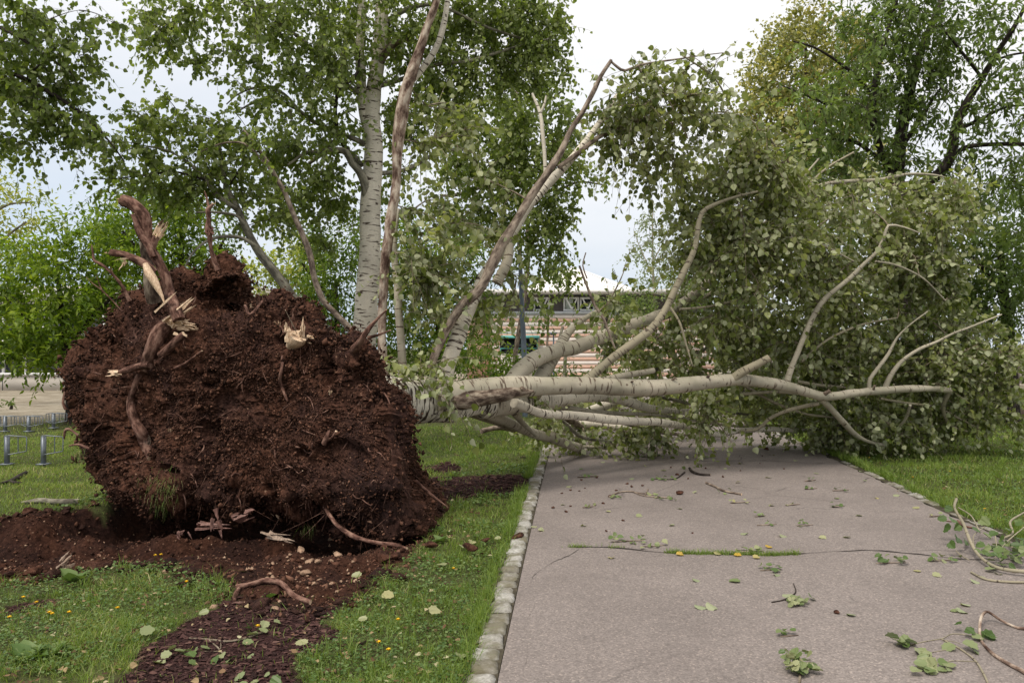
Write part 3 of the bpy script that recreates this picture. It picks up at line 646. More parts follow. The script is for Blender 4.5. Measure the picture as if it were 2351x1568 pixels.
# hair roots
pk = R.choice(np.arange(40 * NT, 226 * NT), 3000); pk = pk[(pk > 150 * NT) | (R.random(3000) < .3)]; n = len(pk); L = R.gamma(2, 0.035, n).clip(0.02, 0.35); w = np.linspace(0, 1, 6)[None, :, None]
dn = unit(nn[pk] * 0.8 + R.normal(size=(n, 3)) * 0.7 + np.array([0, 0, -0.25])); bd = R.normal(size=(n, 3)) * 0.35 + np.array([0, 0, -0.35])
Cc = Vb2[pk][:, None] - nn[pk][:, None] * 0.01 + (dn[:, None] * w + bd[:, None] * w ** 2) * L[:, None, None]
g = Geo(); fasttubes(g, Cc, np.full((n, 6), 0.0018) * np.linspace(1, 0.4, 6)[None] * R.uniform(0.6, 1.8, (n, 1)), 4)
tag(g.build('hair_roots', M['root_bark'], FT), kind='stuff')

_fv = Vb2[:190 * NT:3]; _fpx = np.stack([_fv[:, 0] / _fv[:, 1] * F + CX, (EYE - _fv[:, 2]) / _fv[:, 1] * F + HOR], 1)
def fdepth(px, py, out=0.0):
    k = np.argsort(((_fpx - np.array([px, py])) ** 2).sum(1))[:12]; return float(np.median(_fv[k, 1])) - out
def roots(rows, out=0.0, sides=14, cap=True, jag=0.02, rough=0.12, lump=0.18, mt='root_bark', name='root', parent=FT, d=None, step=0.035, label=None):
    L = [(x, y, w_, (fdepth(x, y, out) if d is None else d) if len(r) == 0 else r[0]) for x, y, w_, *r in rows]
    g = Geo(); tube(g, pxline(L, 0), sides, step, rough=rough, lump=lump, cap=1 if cap else None, jag=jag, seed=float(R.integers(1, 99)), wob=0.015)
    o = g.build(name, [M[mt], M['wood']], parent)
    if label: o['label'] = label
    return o
def splinters(parent, base, dirs, w, name='splintered_wood', seed=1, mt='wood', n=9, L=0.14):
    """a bunch of flat pointed slivers from one break"""
    g = Geo(); rr = np.random.default_rng(seed); dirs = np.asarray(dirs, float)
    for k in range(n):
        d_ = unit(unit(dirs) + rr.normal(size=3) * 0.13); l = L * rr.uniform(0.45, 1.2); b = base + rr.normal(size=3) * w * 0.42
        s = unit(np.cross(d_, rr.normal(size=3))); t = np.cross(d_, s); a = w * rr.uniform(0.12, 0.30); th = a * rr.uniform(0.3, 0.6)
        st = 5; V = []
        for q in range(st):
            f = q / (st - 1); sc_ = (1 - f ** 2.2) * (1 + 0.2 * rr.normal()) + 0.06; c = b + d_ * l * f + s * rr.normal() * 0.004
            V += [c + s * a * sc_ + t * th * sc_, c - s * a * sc_ + t * th * sc_ * 0.6, c - s * a * sc_ - t * th * sc_, c + s * a * sc_ * 0.9 - t * th * sc_]
        V = np.array(V); i = np.arange(st - 1)[:, None] * 4; j = np.arange(4)[None]; j2 = (j + 1) % 4
        g.add(V, [np.stack([i + j, i + j2, i + 4 + j2, i + 4 + j], -1).reshape(-1, 4), np.array([[3, 2, 1, 0]]), np.array([[0, 1, 2, 3]]) + (st - 1) * 4])
    return g.build(name, M[mt], parent, smooth=False)

dR = 7.75
r1 = roots([(412, 735, 30, 7.55), (403, 705, 27, 7.6), (392, 682, 26, dR), (381, 648, 25, dR), (366, 612, 24, dR), (350, 578, 25, dR), (342, 556, 25, dR), (338, 530, 27, dR), (331, 500, 29, dR), (311, 478, 29, dR), (296, 467, 27, dR), (281, 461, 24, dR)], mt='root_bark', jag=0.015, label='thickest root, standing up and broken off at its bent tip')
splinters(r1, P(279, 461, dR), (-1, 0, 0.1), 0.04, seed=2, n=7, L=0.05)
roots([(352, 590, 14, 7.68), (340, 562, 15, 7.68), (325, 543, 15, 7.68), (316, 520, 14, 7.68), (313, 505, 12, 7.68), (308, 494, 10, 7.68)], jag=0.02)
roots([(352, 690, 34, 8.1), (347, 660, 30, 8.05), (343, 620, 26, 8.0), (338, 580, 24, 7.95), (334, 552, 20, 7.9)], mt='bark_furrow', cap=False)
r = roots([(346, 572, 17, 7.72), (351, 558, 16, 7.72), (356, 543, 14, 7.72)])
splinters(r, P(356, 545, 7.72), (0.75, 0, 1.5), 0.055, seed=3, n=10, L=0.16)
splinters(r, P(366, 522, 7.72), (0.5, 0, 0.5), 0.03, seed=4, n=5, L=0.10, mt='root_bark', name='torn_rootlet')
r2 = roots([(350, 628, 20, 7.62), (335, 611, 20, 7.6), (318, 600, 19, 7.6), (300, 592, 18, 7.6), (286, 587, 17, 7.6), (270, 584, 17, 7.6), (257, 581, 17, 7.6)], jag=0.01)
g = Geo(); tube(g, pxline([(333, 606, 12), (340, 622, 20), (350, 640, 22), (362, 660, 16), (372, 680, 9), (376, 694, 3)], 7.56, 7.52), 10, 0.03, rough=0.25, lump=0.2, seed=3.0)
g.build('split_face', M['wood'], r2)
splinters(r2, P(288, 600, 7.58), (-0.4, 0, -0.9), 0.03, seed=5, n=4, L=0.08); splinters(r2, P(295, 595, 7.55), (-1, 0, -0.15), 0.02, seed=6, n=3, L=0.13); splinters(r2, P(255, 581, 7.6), (-1, 0, 0.1), 0.035, seed=7, n=6, L=0.03)
roots([(300, 690, 9, 7.9), (289, 669, 8, 7.9), (276, 650, 7.5, 7.9), (262, 634, 7, 7.9), (242, 614, 7, 7.9), (226, 604, 6.5, 7.9), (217, 599, 6, 7.9), (215, 583, 5, 7.9), (213, 566, 3, 7.9)], sides=8)
roots([(280, 715, 5, 7.85), (262, 693, 4, 7.85), (245, 675, 4, 7.85), (233, 663, 3.5, 7.85), (215, 650, 2.5, 7.85), (201, 637, 1.5, 7.85)], sides=6)
roots([(238, 672, 3, 7.85), (230, 655, 2.5, 7.85), (224, 637, 1.5, 7.85)], sides=6)
roots([(279, 650, 4, 7.88), (262, 630, 3, 7.88), (258, 617, 2, 7.88)], sides=6)
r5 = roots([(497, 622, 18, 7.95), (490, 602, 15, 7.95), (484, 579, 13, 7.95), (482, 562, 13, 7.95), (480, 544, 15, 7.95), (478, 525, 18, 7.95), (481, 509, 12, 7.95), (482, 492, 13, 7.95), (481, 482, 13, 7.95), (487, 476, 9, 7.95), (492, 470, 8, 7.95)], rough=0.3)
roots([(481, 484, 8, 7.95), (477, 470, 6, 7.95), (474, 455, 5, 7.95), (470, 442, 2, 7.95)], sides=8, parent=r5, name='side_root')
splinters(r5, P(492, 470, 7.95), (0.1, 0, 1), 0.02, seed=8, n=4, L=0.03)
splinters(r5, P(480, 530, 7.93), (0.3, -.3, -0.4), 0.05, seed=28, n=14, L=0.06, mt='root_bark', name='torn_rootlet')
r6 = roots([(338, 845, 40, fdepth(338, 845) - -0.02), (346, 815, 38, fdepth(346, 815) - 0.03), (352, 795, 36, fdepth(352, 795) - 0.08), (358, 772, 35, fdepth(358, 772) - 0.14), (368, 755, 33, fdepth(368, 755) - 0.2), (382, 742, 30, fdepth(382, 742) - 0.27), (392, 737, 26, fdepth(392, 737) - 0.32)], jag=0.03, label='broken root stub with pale splintered end')
D6 = fdepth(392, 737) - 0.34
splinters(r6, P(392, 736, D6), (1, 0, 0.85), 0.09, seed=9, n=10, L=0.24)
splinters(r6, P(412, 722, D6 - .02), (0.25, 0, 1), 0.045, seed=10, n=5, L=0.14)
splinters(r6, P(408, 752, D6), (1, -.2, -0.15), 0.09, seed=11, n=9, L=0.13)
roots([(370, 815, 20, fdepth(370, 815) - 0), (392, 795, 20, fdepth(392, 795) - 0.08), (412, 778, 18, fdepth(412, 778) - 0.14), (424, 768, 15, fdepth(424, 768) - 0.2)], jag=0.02)
r8 = roots([(322, 862, 16, fdepth(322, 862) - 0.0), (313, 881, 17, fdepth(313, 881) - 0.03), (304, 902, 18, fdepth(304, 902) - 0.05), (299, 922, 20, fdepth(299, 922) - 0.05), (302, 947, 20, fdepth(302, 947) - 0.05), (312, 972, 20, fdepth(312, 972) - 0.05), (325, 992, 24, fdepth(325, 992) - 0.05), (334, 1008, 30, fdepth(334, 1008) - 0.05), (341, 1030, 26, fdepth(341, 1030) - 0.03), (346, 1050, 16, fdepth(346, 1050) - -0.02)], label='long root curving down the earth face to a knotted end')
g = Geo(); th = np.linspace(0, 2 * np.pi, 40)
for q, rr_ in enumerate((0.050, 0.036, 0.022)):
    pc = P(337, 1012, fdepth(337, 1012) - 0.125 - 0.004 * q); ring = np.stack([pc[0] + np.cos(th) * rr_ * 0.72, np.full(40, pc[1]), pc[2] + np.sin(th) * rr_ * 1.25, np.full(40, 0.006)], 1)
    tube(g, ring, 6, raw=True, rough=0.4)
g.build('knot', M['bark_furrow'], r8)
r9 = roots([(345, 838, 16, fdepth(345, 838) - 0.08), (325, 842, 16, fdepth(325, 842) - 0.1), (305, 847, 16, fdepth(305, 847) - 0.13), (288, 853, 15, fdepth(288, 853) - 0.16), (276, 857, 13, fdepth(276, 857) - 0.19)], jag=0.02)
splinters(r9, P(274, 857, fdepth(276, 857) - 0.2), (-1, 0, 0.0), 0.05, seed=12, n=9, L=0.09)
roots([(649, 818, 6, fdepth(649, 818) - 0), (647, 835, 7, fdepth(647, 835) - 0.03), (643, 855, 7, fdepth(643, 855) - 0.04), (641, 873, 8, fdepth(641, 873) - 0.04), (646, 890, 8, fdepth(646, 890) - 0.04), (651, 905, 7, fdepth(651, 905) - 0.04), (657, 920, 5, fdepth(657, 920) - 0.06)], sides=8)
roots([(748, 1016, 12, fdepth(748, 1016) - 0), (752, 1004, 10, fdepth(752, 1004) - 0.05), (757, 992, 8, fdepth(757, 992) - 0.08)], sides=8); roots([(750, 1012, 9, fdepth(750, 1012) - 0.02), (764, 1008, 7, fdepth(764, 1008) - 0.06), (773, 993, 5, fdepth(773, 993) - 0.1)], sides=8)
roots([(812, 806, 20, fdepth(812, 806)), (830, 775, 16, 6.95), (848, 752, 12, 6.95), (868, 732, 8, 6.95), (887, 714, 4, 6.95)], rough=0.3)
roots([(846, 778, 8, 7.0), (872, 768, 6, 7.0), (895, 757, 3, 7.05)], sides=8)
roots([(745, 1165, 8, fdepth(745, 1165)), (768, 1200, 11, 6.75), (792, 1219, 12, 6.6), (831, 1239, 13, 6.45), (870, 1246, 11, 6.38), (905, 1250, 10, 6.3), (930, 1259, 7, 6.25)], rough=0.25)
roots([(955, 1102, 8, 7.3), (970, 1116, 7, 7.25), (986, 1130, 7, 7.2), (1004, 1145, 6, 7.2), (1025, 1163, 4, 7.2)], sides=8)
roots([(400, 845, 7, fdepth(400, 845) - 0.02), (425, 832, 7, fdepth(425, 832) - 0.05), (445, 818, 6, fdepth(445, 818) - 0.05), (462, 806, 4, fdepth(462, 806) - 0.06)], sides=8)
roots([(562, 700, 6, 7.55), (575, 722, 6, 7.4), (600, 690, 5, 7.6)], sides=6)
roots([(150, 940, 8, 8.1), (143, 925, 7, 8.1), (147, 900, 5, 8.12)], sides=6); roots([(180, 1000, 8, 8.0), (158, 985, 6, 8.0), (148, 990, 5, 8.0), (146, 1005, 3, 8.0)], sides=7, rough=0.4)
roots([(205, 1030, 6, 7.8), (178, 1023, 5, 7.85), (158, 1026, 3, 7.9)], sides=6)
for k, (x, y, dx, dy, ww) in enumerate([(700, 905, 22, 40, 3), (560, 860, -18, 26, 3), (830, 880, 26, 34, 3), (620, 1010, 10, 40, 3), (470, 1020, -20, 30, 3), (520, 820, 34, -12, 3.5), (690, 1110, 24, 30, 5), (880, 900, 24, 60, 3.5), (800, 1000, -14, 36, 3), (440, 700, 8, -30, 3), (630, 740, 20, 26, 3), (230, 860, -30, -8, 3), (240, 960, -22, 26, 3), (660, 980, 60, 18, 3), (540, 1130, 12, 44, 3.5), (700, 1160, -8, 40, 8), (420, 1130, 4, 60, 4)]):
    roots([(x, y, ww, fdepth(x, y) - 0.0), (x + dx * .4 + 5, y + dy * .35, ww, fdepth(x + dx * .4, y + dy * .4) - 0.03), (x + dx, y + dy, ww * 0.6, fdepth(x + dx, y + dy) - 0.05)], sides=6, jag=0.01)
_in = np.array(OUT, float)
for k in range(40):
    x, y = R.uniform(190, 900), R.uniform(700, 1180)
    if not inpoly(np.array([x]), np.array([y]), c0 + (_in - c0) * 0.9)[0]: continue
    a, ww, rws = R.uniform(0, 6.28), R.uniform(2.0, 5.0), []
    for q in range(5):
        rws.append((x, y, ww * (1 - .15 * q), fdepth(x, y) + (0.01 if q in (0, 2) else -0.02 - .015 * q))); a += R.normal() * .5; l_ = R.uniform(7, 17); x += math.cos(a) * l_; y += abs(math.sin(a)) * l_ * (1 if R.random() < .75 else -1)
    roots(rws, sides=6, jag=0.01, rough=.25)
# pale torn chunk high on the earth face
DC = fdepth(680, 775) - 0.08
ch = roots([(672, 792, 34, DC + .1), (678, 780, 40, DC + .03), (683, 770, 36, DC)], mt='wood', name='broken_root_stump', jag=0.02, rough=0.2, label='pale torn stump of a root')
splinters(ch, P(664, 768, DC - .02), (-0.05, -0.1, 1), 0.09, seed=14, n=8, L=0.07); splinters(ch, P(690, 768, DC - .02), (0.1, -0.1, 1), 0.055, seed=15, n=6, L=0.13); splinters(ch, P(706, 775, DC - .02), (0.3, -0.3, -0.1), 0.05, seed=16, n=8, L=0.05)
roots([(678, 770, 2.5, DC - .05), (668, 745, 2.5, DC - .08), (655, 715, 2, DC - .1)], mt='twig_pale', sides=6, name='rootlet')
for k, (x, y) in enumerate([(575, 706), (637, 745), (452, 757), (760, 905), (392, 990), (635, 1185)]):
    splinters(plate, P(x, y, fdepth(x, y, 0.0) - 0.02), (0.4 - 0.3 * (k % 3), -0.5, 0.5), 0.03, seed=30 + k, n=4, L=0.045)
# grass still growing on the plate
g = Geo()
for (bx, by, nb, sp) in ((372, 1105, 200, 24), (378, 1160, 60, 12), (708, 1205, 24, 8), (185, 1035, 30, 10)):
    for q in range(nb):
        x = bx + R.normal() * sp; y = by + R.normal() * sp * 0.7; b = P(x, y, fdepth(x, y) + 0.02); l = R.uniform(0.04, 0.11); dv_ = unit(np.array([R.normal() * .6, -0.6, -0.5 + R.normal() * .5])); s = unit(np.cross(dv_, [0, 0, 1])) * 0.0018
        tip = b + dv_ * l + np.array([0, 0, -0.05]); md = b + dv_ * l * 0.5
        g.add([b - s, b + s, md + s * .8, md - s * .8, tip], [np.array([[0, 1, 2, 3]]), np.array([[3, 2, 4]])], 0, R.uniform(0.0, 0.4) if R.random() < .8 else 0.9)
tag(g.build('turf', M['grass'], FT), kind='stuff', label='tuft of grass hanging from the earth face')

# trunk and limbs -------------------------------------------------
ft_nodes = []
def fl(rows, d0, d1, mt='bark_cream', sides=14, cap=None, jag=0.0, node=True, **kw):
    L = pxline(rows, d0, d1); o, c = limb(FT, L, M[mt], sides=sides, mats=[M[mt], M['wood']], cap=cap, jag=jag, **kw)
    if node: ft_nodes.append(c)
    return o
fl([(850, 922, 130), (895, 922, 112), (940, 922, 102), (990, 922, 94), (1040, 924, 86), (1080, 922, 66), (1130, 925, 48)], 7.9, 8.9, 'bark_trunk', 34, name='trunk', step=0.03, rough=0.05, lump=0.05, label='thick white trunk with dark bands')
TR = P(985, 925, 8.2)
g = Geo(); th = np.linspace(0, 2 * np.pi, 50)
for q, rr_ in enumerate((0.155, 0.125, 0.095, 0.065, 0.035)):
    pc = P(918, 933, 7.66 - 0.012 * q); ring = np.stack([pc[0] + np.cos(th) * rr_ * 0.62, pc[1] + np.cos(th) * 0.03, pc[2] + np.sin(th) * rr_, np.full(50, 0.016)], 1); tube(g, ring, 8, raw=True, rough=0.35)
g.build('knot', M['bark_furrow'], FT)
A = fl([(1000, 912, 60), (1040, 905, 56), (1110, 895, 52), (1180, 888, 47), (1260, 887, 42), (1350, 885, 40), (1430, 889, 38), (1500, 890, 36), (1560, 884, 34), (1600, 880, 34), (1660, 874, 29), (1700, 872, 28), (1760, 878, 27), (1810, 888, 25), (1860, 902, 23), (1888, 910, 22), (1925, 908, 20), (1960, 902, 19), (2060, 894, 17), (2130, 892, 15), (2182, 896, 13)], 8.2, 11.2, 'bark_cream', 22, step=0.04, label='longest limb, level above the path, with a furrowed lower side near the trunk')
g = Geo(); tube(g, pxline([(1036, 922, 34), (1060, 920, 40), (1110, 911, 40), (1160, 904, 33), (1195, 900, 20), (1225, 898, 6)], 8.19, 8.66), 14, 0.03, rough=0.22, lump=0.1, seed=4.0); g.build('furrowed_bark', M['bark_furrow'], A)
g = Geo(); tube(g, pxline([(1195, 890, 12, 8.65), (1200, 893, 10, 8.5), (1203, 895, 9, 8.42)], 0), 10, 0.02, rough=0.4, cap=0, seed=2.); g.build('branch_stub', M['bark_furrow'], A)
for k, (x, y, w_, dx, dy) in enumerate([(1893, 903, 12, 12, -6), (2005, 893, 8, 3, -8), (1540, 873, 8, 10, -6), (1445, 880, 7, 8, -5), (1620, 868, 8, 9, -6)]):
    g = Geo(); d = 8.2 + (x - 1000) / 1180 * 3.0; tube(g, pxline([(x - dx * .6, y - dy, w_, d - 0.02), (x + dx, y + dy, w_ * 0.7, d - 0.10)], 0), 10, 0.02, cap=0, rough=0.2, seed=k * 1.); g.build('branch_stub', M['bark_furrow'], A)
fl([(1130, 905, 40), (1165, 888, 40), (1195, 852, 38), (1230, 825, 37), (1280, 806, 35), (1330, 795, 35), (1380, 775, 32), (1440, 752, 30), (1500, 730, 28), (1545, 712, 26), (1600, 672, 22), (1630, 640, 20), (1660, 600, 17), (1690, 560, 13), (1730, 520, 9)], 8.9, 12.2, 'bark_cream', 20, step=0.05, label='thick pale limb arching up behind the level limb')
fl([(1225, 905, 38), (1240, 870, 36), (1262, 832, 33), (1285, 800, 28), (1300, 770, 20), (1330, 740, 14), (1370, 715, 9)], 9.4, 10.4, 'bark_cream', 18)
fl([(1330, 882, 24), (1352, 868, 22), (1400, 827, 20), (1450, 790, 20), (1495, 755, 19), (1525, 715, 17), (1550, 665, 16), (1575, 615, 14), (1595, 570, 13), (1603, 520, 12), (1612, 488, 11), (1640, 470, 9), (1690, 452, 6), (1740, 440, 4)], 9.1, 9.6, 'bark_twig', 16, label='slender limb rising to the right, kinked near its top')
fl([(1806, 882, 15), (1815, 850, 14), (1835, 800, 13), (1852, 760, 13), (1875, 712, 13), (1895, 685, 12), (1925, 660, 11), (1955, 635, 11), (1985, 605, 9), (2012, 580, 8), (2030, 545, 7), (2040, 518, 6), (2075, 522, 4), (2110, 535, 3)], 10.3, 10.1, 'bark_cream', 12)
fl([(2033, 888, 13), (2045, 862, 11), (2072, 828, 9), (2110, 802, 8), (2150, 785, 7), (2190, 765, 6), (2218, 755, 5), (2260, 738, 4), (2300, 722, 3)], 10.9, 10.5, 'bark_cream', 10)
fl([(1995, 890, 10), (1998, 870, 9), (2020, 840, 9), (2040, 812, 8), (2060, 775, 5), (2090, 745, 3), (2130, 715, 3)], 10.8, 10.7, 'bark_cream', 10)
fl([(1680, 872, 20), (1700, 856, 19), (1735, 838, 18), (1765, 822, 17)], 9.9, 9.8, 'bark_twig', 12, cap=1, jag=0.03)
fl([(1885, 915, 14), (1905, 935, 13), (1935, 968, 13), (1962, 996, 12), (1985, 1010, 9), (2010, 1018, 8), (2030, 1022, 8)], 10.5, 11.6, 'bark_cream', 12, cap=1, jag=0.03)
fl([(1880, 926, 10), (1845, 933, 9), (1800, 945, 8), (1765, 962, 8), (1740, 985, 8), (1700, 988, 9)], 10.5, 11.0, 'bark_twig', 10)
fl([(1035, 940, 34), (1060, 934, 32), (1100, 944, 26), (1140, 958, 24), (1180, 976, 23), (1225, 995, 24), (1260, 1003, 25), (1300, 1018, 22), (1332, 1029, 21)], 8.4, 11.6, 'bark_cream', 18, cap=1, jag=0.04, label='lower limb reaching down to the path edge')
fl([(1330, 1024, 8), (1360, 1026, 8), (1392, 1028, 8)], 11.6, 11.7, 'bark_cream', 8)
fl([(1180, 925, 24), (1200, 932, 22), (1240, 948, 20), (1300, 953, 20), (1350, 957, 20), (1420, 965, 20), (1480, 968, 18), (1520, 970, 17), (1600, 985, 15), (1650, 998, 14), (1690, 990, 12), (1760, 985, 12), (1830, 988, 9), (1880, 985, 7)], 8.9, 12.6, 'bark_white', 16)
fl([(1100, 935, 50), (1130, 930, 56), (1190, 925, 50), (1260, 918, 40), (1330, 910, 30), (1390, 910, 26), (1430, 918, 24), (1480, 935, 20), (1530, 942, 16), (1600, 948, 13)], 9.0, 12.0, 'bark_white', 18)
fl([(1330, 955, 22), (1360, 943, 24), (1400, 926, 22), (1440, 912, 18), (1500, 900, 14), (1570, 902, 10)], 11.2, 12.6, 'bark_white', 14)
fl([(1265, 1000, 20), (1290, 985, 22), (1315, 978, 22), (1350, 975, 18), (1420, 982, 15), (1480, 990, 12)], 12.0, 12.6, 'bark_white', 14, cap=1)
fl([(1260, 915, 26), (1280, 935, 24), (1300, 958, 18), (1340, 985, 14)], 11.0, 12.2, 'bark_brown', 12)
fl([(1180, 945, 20), (1195, 965, 14), (1215, 985, 10), (1230, 1000, 8)], 9.6, 10.2, 'bark_cream', 10)
fl([(1105, 990, 12), (1140, 982, 12), (1170, 986, 10), (1200, 998, 8)], 12.0, 12.6, 'bark_brown', 10)
fl([(1385, 872, 15), (1420, 865, 15), (1470, 856, 14), (1500, 851, 13)], 10.0, 10.4, 'bark_cream', 12, cap=1, jag=0.02)
fl([(1830, 875, 8), (1880, 884, 7), (1950, 890, 6)], 11, 11.3, 'bark_twig', 8)
fl([(1700, 905, 8), (1780, 900, 8), (1860, 905, 6)], 11, 11.3, 'bark_twig', 8)
fl([(2020, 915, 6), (2080, 925, 6), (2150, 935, 5), (2200, 960, 5), (2250, 985, 4)], 11, 11.8, 'bark_twig', 8)
fl([(2090, 930, 6), (2080, 960, 6), (2060, 985, 6), (2038, 1005, 5)], 11, 11.6, 'bark_cream', 8)
fl([(2180, 900, 10), (2165, 935, 9), (2180, 975, 6), (2220, 990, 4)], 11.2, 11.7, 'bark_twig', 8)
fl([(1800, 462, 7), (1840, 440, 8), (1900, 422, 9), (1960, 416, 9), (2020, 413, 8), (2090, 400, 6), (2160, 405, 4), (2200, 425, 3)], 11.0, 11.4, 'bark_cream', 10)
fl([(1745, 520, 6), (1780, 490, 7), (1800, 462, 7), (1850, 400, 5), (1880, 365, 4)], 11.0, 11.0, 'bark_cream', 8); fl([(1850, 430, 6), (1900, 385, 5), (1960, 350, 4)], 11.0, 11.2, 'bark_twig', 8)
fl([(1660, 600, 14), (1700, 560, 10), (1745, 520, 7)], 12, 11.0, 'bark_cream', 8)
fl([(1610, 690, 10), (1680, 640, 9), (1760, 590, 7), (1840, 560, 5), (1920, 540, 4)], 11.3, 11.8, 'bark_twig', 8)
fl([(1560, 710, 6), (1620, 705, 5), (1700, 690, 5), (1760, 700, 3)], 10.0, 10.3, 'bark_twig', 8)
# broken-off crown stems that stand up from the trunk
fl([(884, 885, 22), (880, 840, 20), (876, 760, 18), (880, 680, 20), (884, 610, 24), (893, 540, 24), (903, 470, 24), (910, 410, 23), (913, 350, 25), (917, 300, 30), (925, 240, 32), (935, 195, 26), (952, 150, 22), (968, 100, 20), (985, 50, 18), (1002, 5, 16), (1012, -50, 13), (1025, -110, 9)], 8.5, 8.3, 'bark_peel', 18, step=0.04, rough=0.16, lump=0.1, label='upright stem with peeling reddish bark')
fl([(938, 195, 13), (965, 165, 13), (990, 130, 14), (1008, 95, 13), (1020, 50, 12), (1028, 0, 11), (1036, -50, 9)], 8.45, 8.4, 'bark_white', 12)
fl([(930, 905, 24), (925, 850, 20), (921, 790, 19), (916, 720, 19), (912, 650, 18), (906, 600, 16), (905, 545, 12), (915, 480, 8)], 8.7, 8.9, 'bark_cream', 14)
fl([(1012, 905, 34), (1028, 840, 34), (1045, 790, 36), (1065, 735, 34), (1085, 690, 30), (1115, 630, 28), (1150, 575, 24), (1185, 520, 22), (1215, 470, 22), (1260, 420, 22), (1295, 385, 18), (1330, 345, 17), (1365, 300, 15), (1395, 255, 13), (1420, 215, 10), (1440, 190, 8)], 8.6, 9.6, 'bark_white', 20, label='pale stem leaning right from the trunk')
O4 = fl([(985, 850, 18), (1005, 800, 19), (1035, 740, 20), (1062, 700, 22), (1095, 672, 22), (1115, 640, 22), (1130, 605, 22), (1150, 565, 22), (1175, 525, 21), (1205, 475, 20), (1230, 435, 20), (1262, 390, 19), (1290, 345, 16), (1310, 300, 13), (1335, 262, 12), (1358, 220, 11), (1380, 175, 9), (1403, 140, 8)], 8.4, 9.0, 'bark_brown', 16, cap=1, jag=0.03, label='brown-barked stem leaning right, snapped at the top')
fl([(1403, 142, 5), (1418, 155, 6), (1435, 163, 6), (1470, 150, 5), (1510, 143, 4.5), (1560, 136, 4), (1610, 128, 3), (1660, 122, 2)], 9.0, 9.2, 'bark_brown', 8)
fl([(1466, 152, 4), (1485, 190, 4), (1520, 205, 4), (1550, 260, 3), (1580, 320, 3)], 9.05, 9.2, 'bark_brown', 8)
fl([(1252, 395, 10), (1250, 350, 9), (1245, 300, 9), (1240, 260, 8), (1222, 215, 5)], 8.9, 9.0, 'bark_white', 10); fl([(1240, 262, 6), (1250, 240, 6), (1254, 220, 4)], 9.0, 9.0, 'bark_white', 8)
fl([(1282, 385, 10), (1330, 350, 11), (1375, 315, 10), (1420, 292, 9), (1470, 275, 8), (1530, 262, 6), (1600, 262, 4)], 9.2, 9.6, 'bark_brown', 10)
fl([(1600, 262, 4), (1660, 258, 5), (1720, 275, 5), (1770, 320, 4), (1800, 380, 3)], 9.6, 10.2, 'bark_cream', 8)
fl([(1170, 560, 18), (1165, 600, 24), (1140, 650, 24)], 8.9, 8.8, 'bark_cream', 12, node=False)
fl([(1330, 610, 5), (1345, 650, 6), (1365, 700, 7), (1385, 730, 7), (1400, 770, 6), (1412, 800, 5)], 9.2, 9.3, 'bark_brown', 8)
fl([(1345, 580, 2.5), (1338, 610, 3), (1348, 640, 3)], 9.2, 9.2, 'bark_brown', 6)
fl([(1535, 700, 6), (1560, 740, 6), (1575, 790, 5), (1590, 840, 3)], 9.7, 9.6, 'bark_twig', 8)
for rows, d0, d1, mt in (
    ([(1060, 945, 12), (1120, 965, 11), (1180, 985, 9), (1240, 992, 8), (1300, 1000, 6)], 8.8, 11.6, 'bark_twig'), ([(1180, 930, 12), (1260, 930, 12), (1330, 940, 11), (1400, 948, 10), (1500, 952, 8), (1600, 965, 6)], 9.6, 12.0, 'bark_cream'),
    ([(1350, 905, 10), (1430, 898, 10), (1520, 912, 9), (1600, 930, 8), (1700, 950, 6), (1790, 955, 4)], 11.2, 12.4, 'bark_grey'), ([(1420, 968, 9), (1500, 990, 8), (1570, 998, 7), (1640, 1004, 5)], 12, 12.6, 'bark_brown'),
    ([(1240, 948, 9), (1290, 965, 8), (1330, 1000, 7), (1380, 1012, 5), (1450, 1018, 4)], 10.8, 11.9, 'bark_grey'), ([(1540, 975, 8), (1620, 970, 8), (1700, 978, 7), (1800, 975, 5)], 12.2, 12.8, 'bark_cream'),
    ([(1120, 985, 8), (1170, 978, 8), (1240, 985, 7), (1300, 978, 5)], 12.4, 13.0, 'bark_grey'), ([(1700, 880, 8), (1780, 925, 7), (1850, 950, 6), (1930, 960, 4)], 11, 12, 'bark_twig'),
    ([(1470, 860, 9), (1560, 830, 8), (1640, 790, 7), (1720, 740, 5), (1790, 700, 3)], 11, 11.6, 'bark_grey'), ([(1620, 760, 8), (1700, 700, 7), (1780, 660, 5), (1860, 640, 4), (1940, 650, 3)], 11.6, 11.4, 'bark_twig'),
    ([(1700, 560, 7), (1790, 545, 6), (1880, 560, 5), (1960, 600, 3)], 10.2, 10.4, 'bark_cream'), ([(1840, 830, 7), (1900, 780, 6), (1980, 745, 5), (2060, 730, 3)], 10.6, 10.9, 'bark_twig'), ([(2010, 600, 5), (2060, 610, 5), (2120, 640, 4), (2170, 690, 3)], 10.4, 10.8, 'bark_cream'), ([(1570, 130, 4), (1640, 180, 4), (1680, 250, 3)], 9.1, 9.4, 'bark_twig')):
    fl(rows, d0, d1, mt, 8)
ft_nodes = np.vstack(ft_nodes)
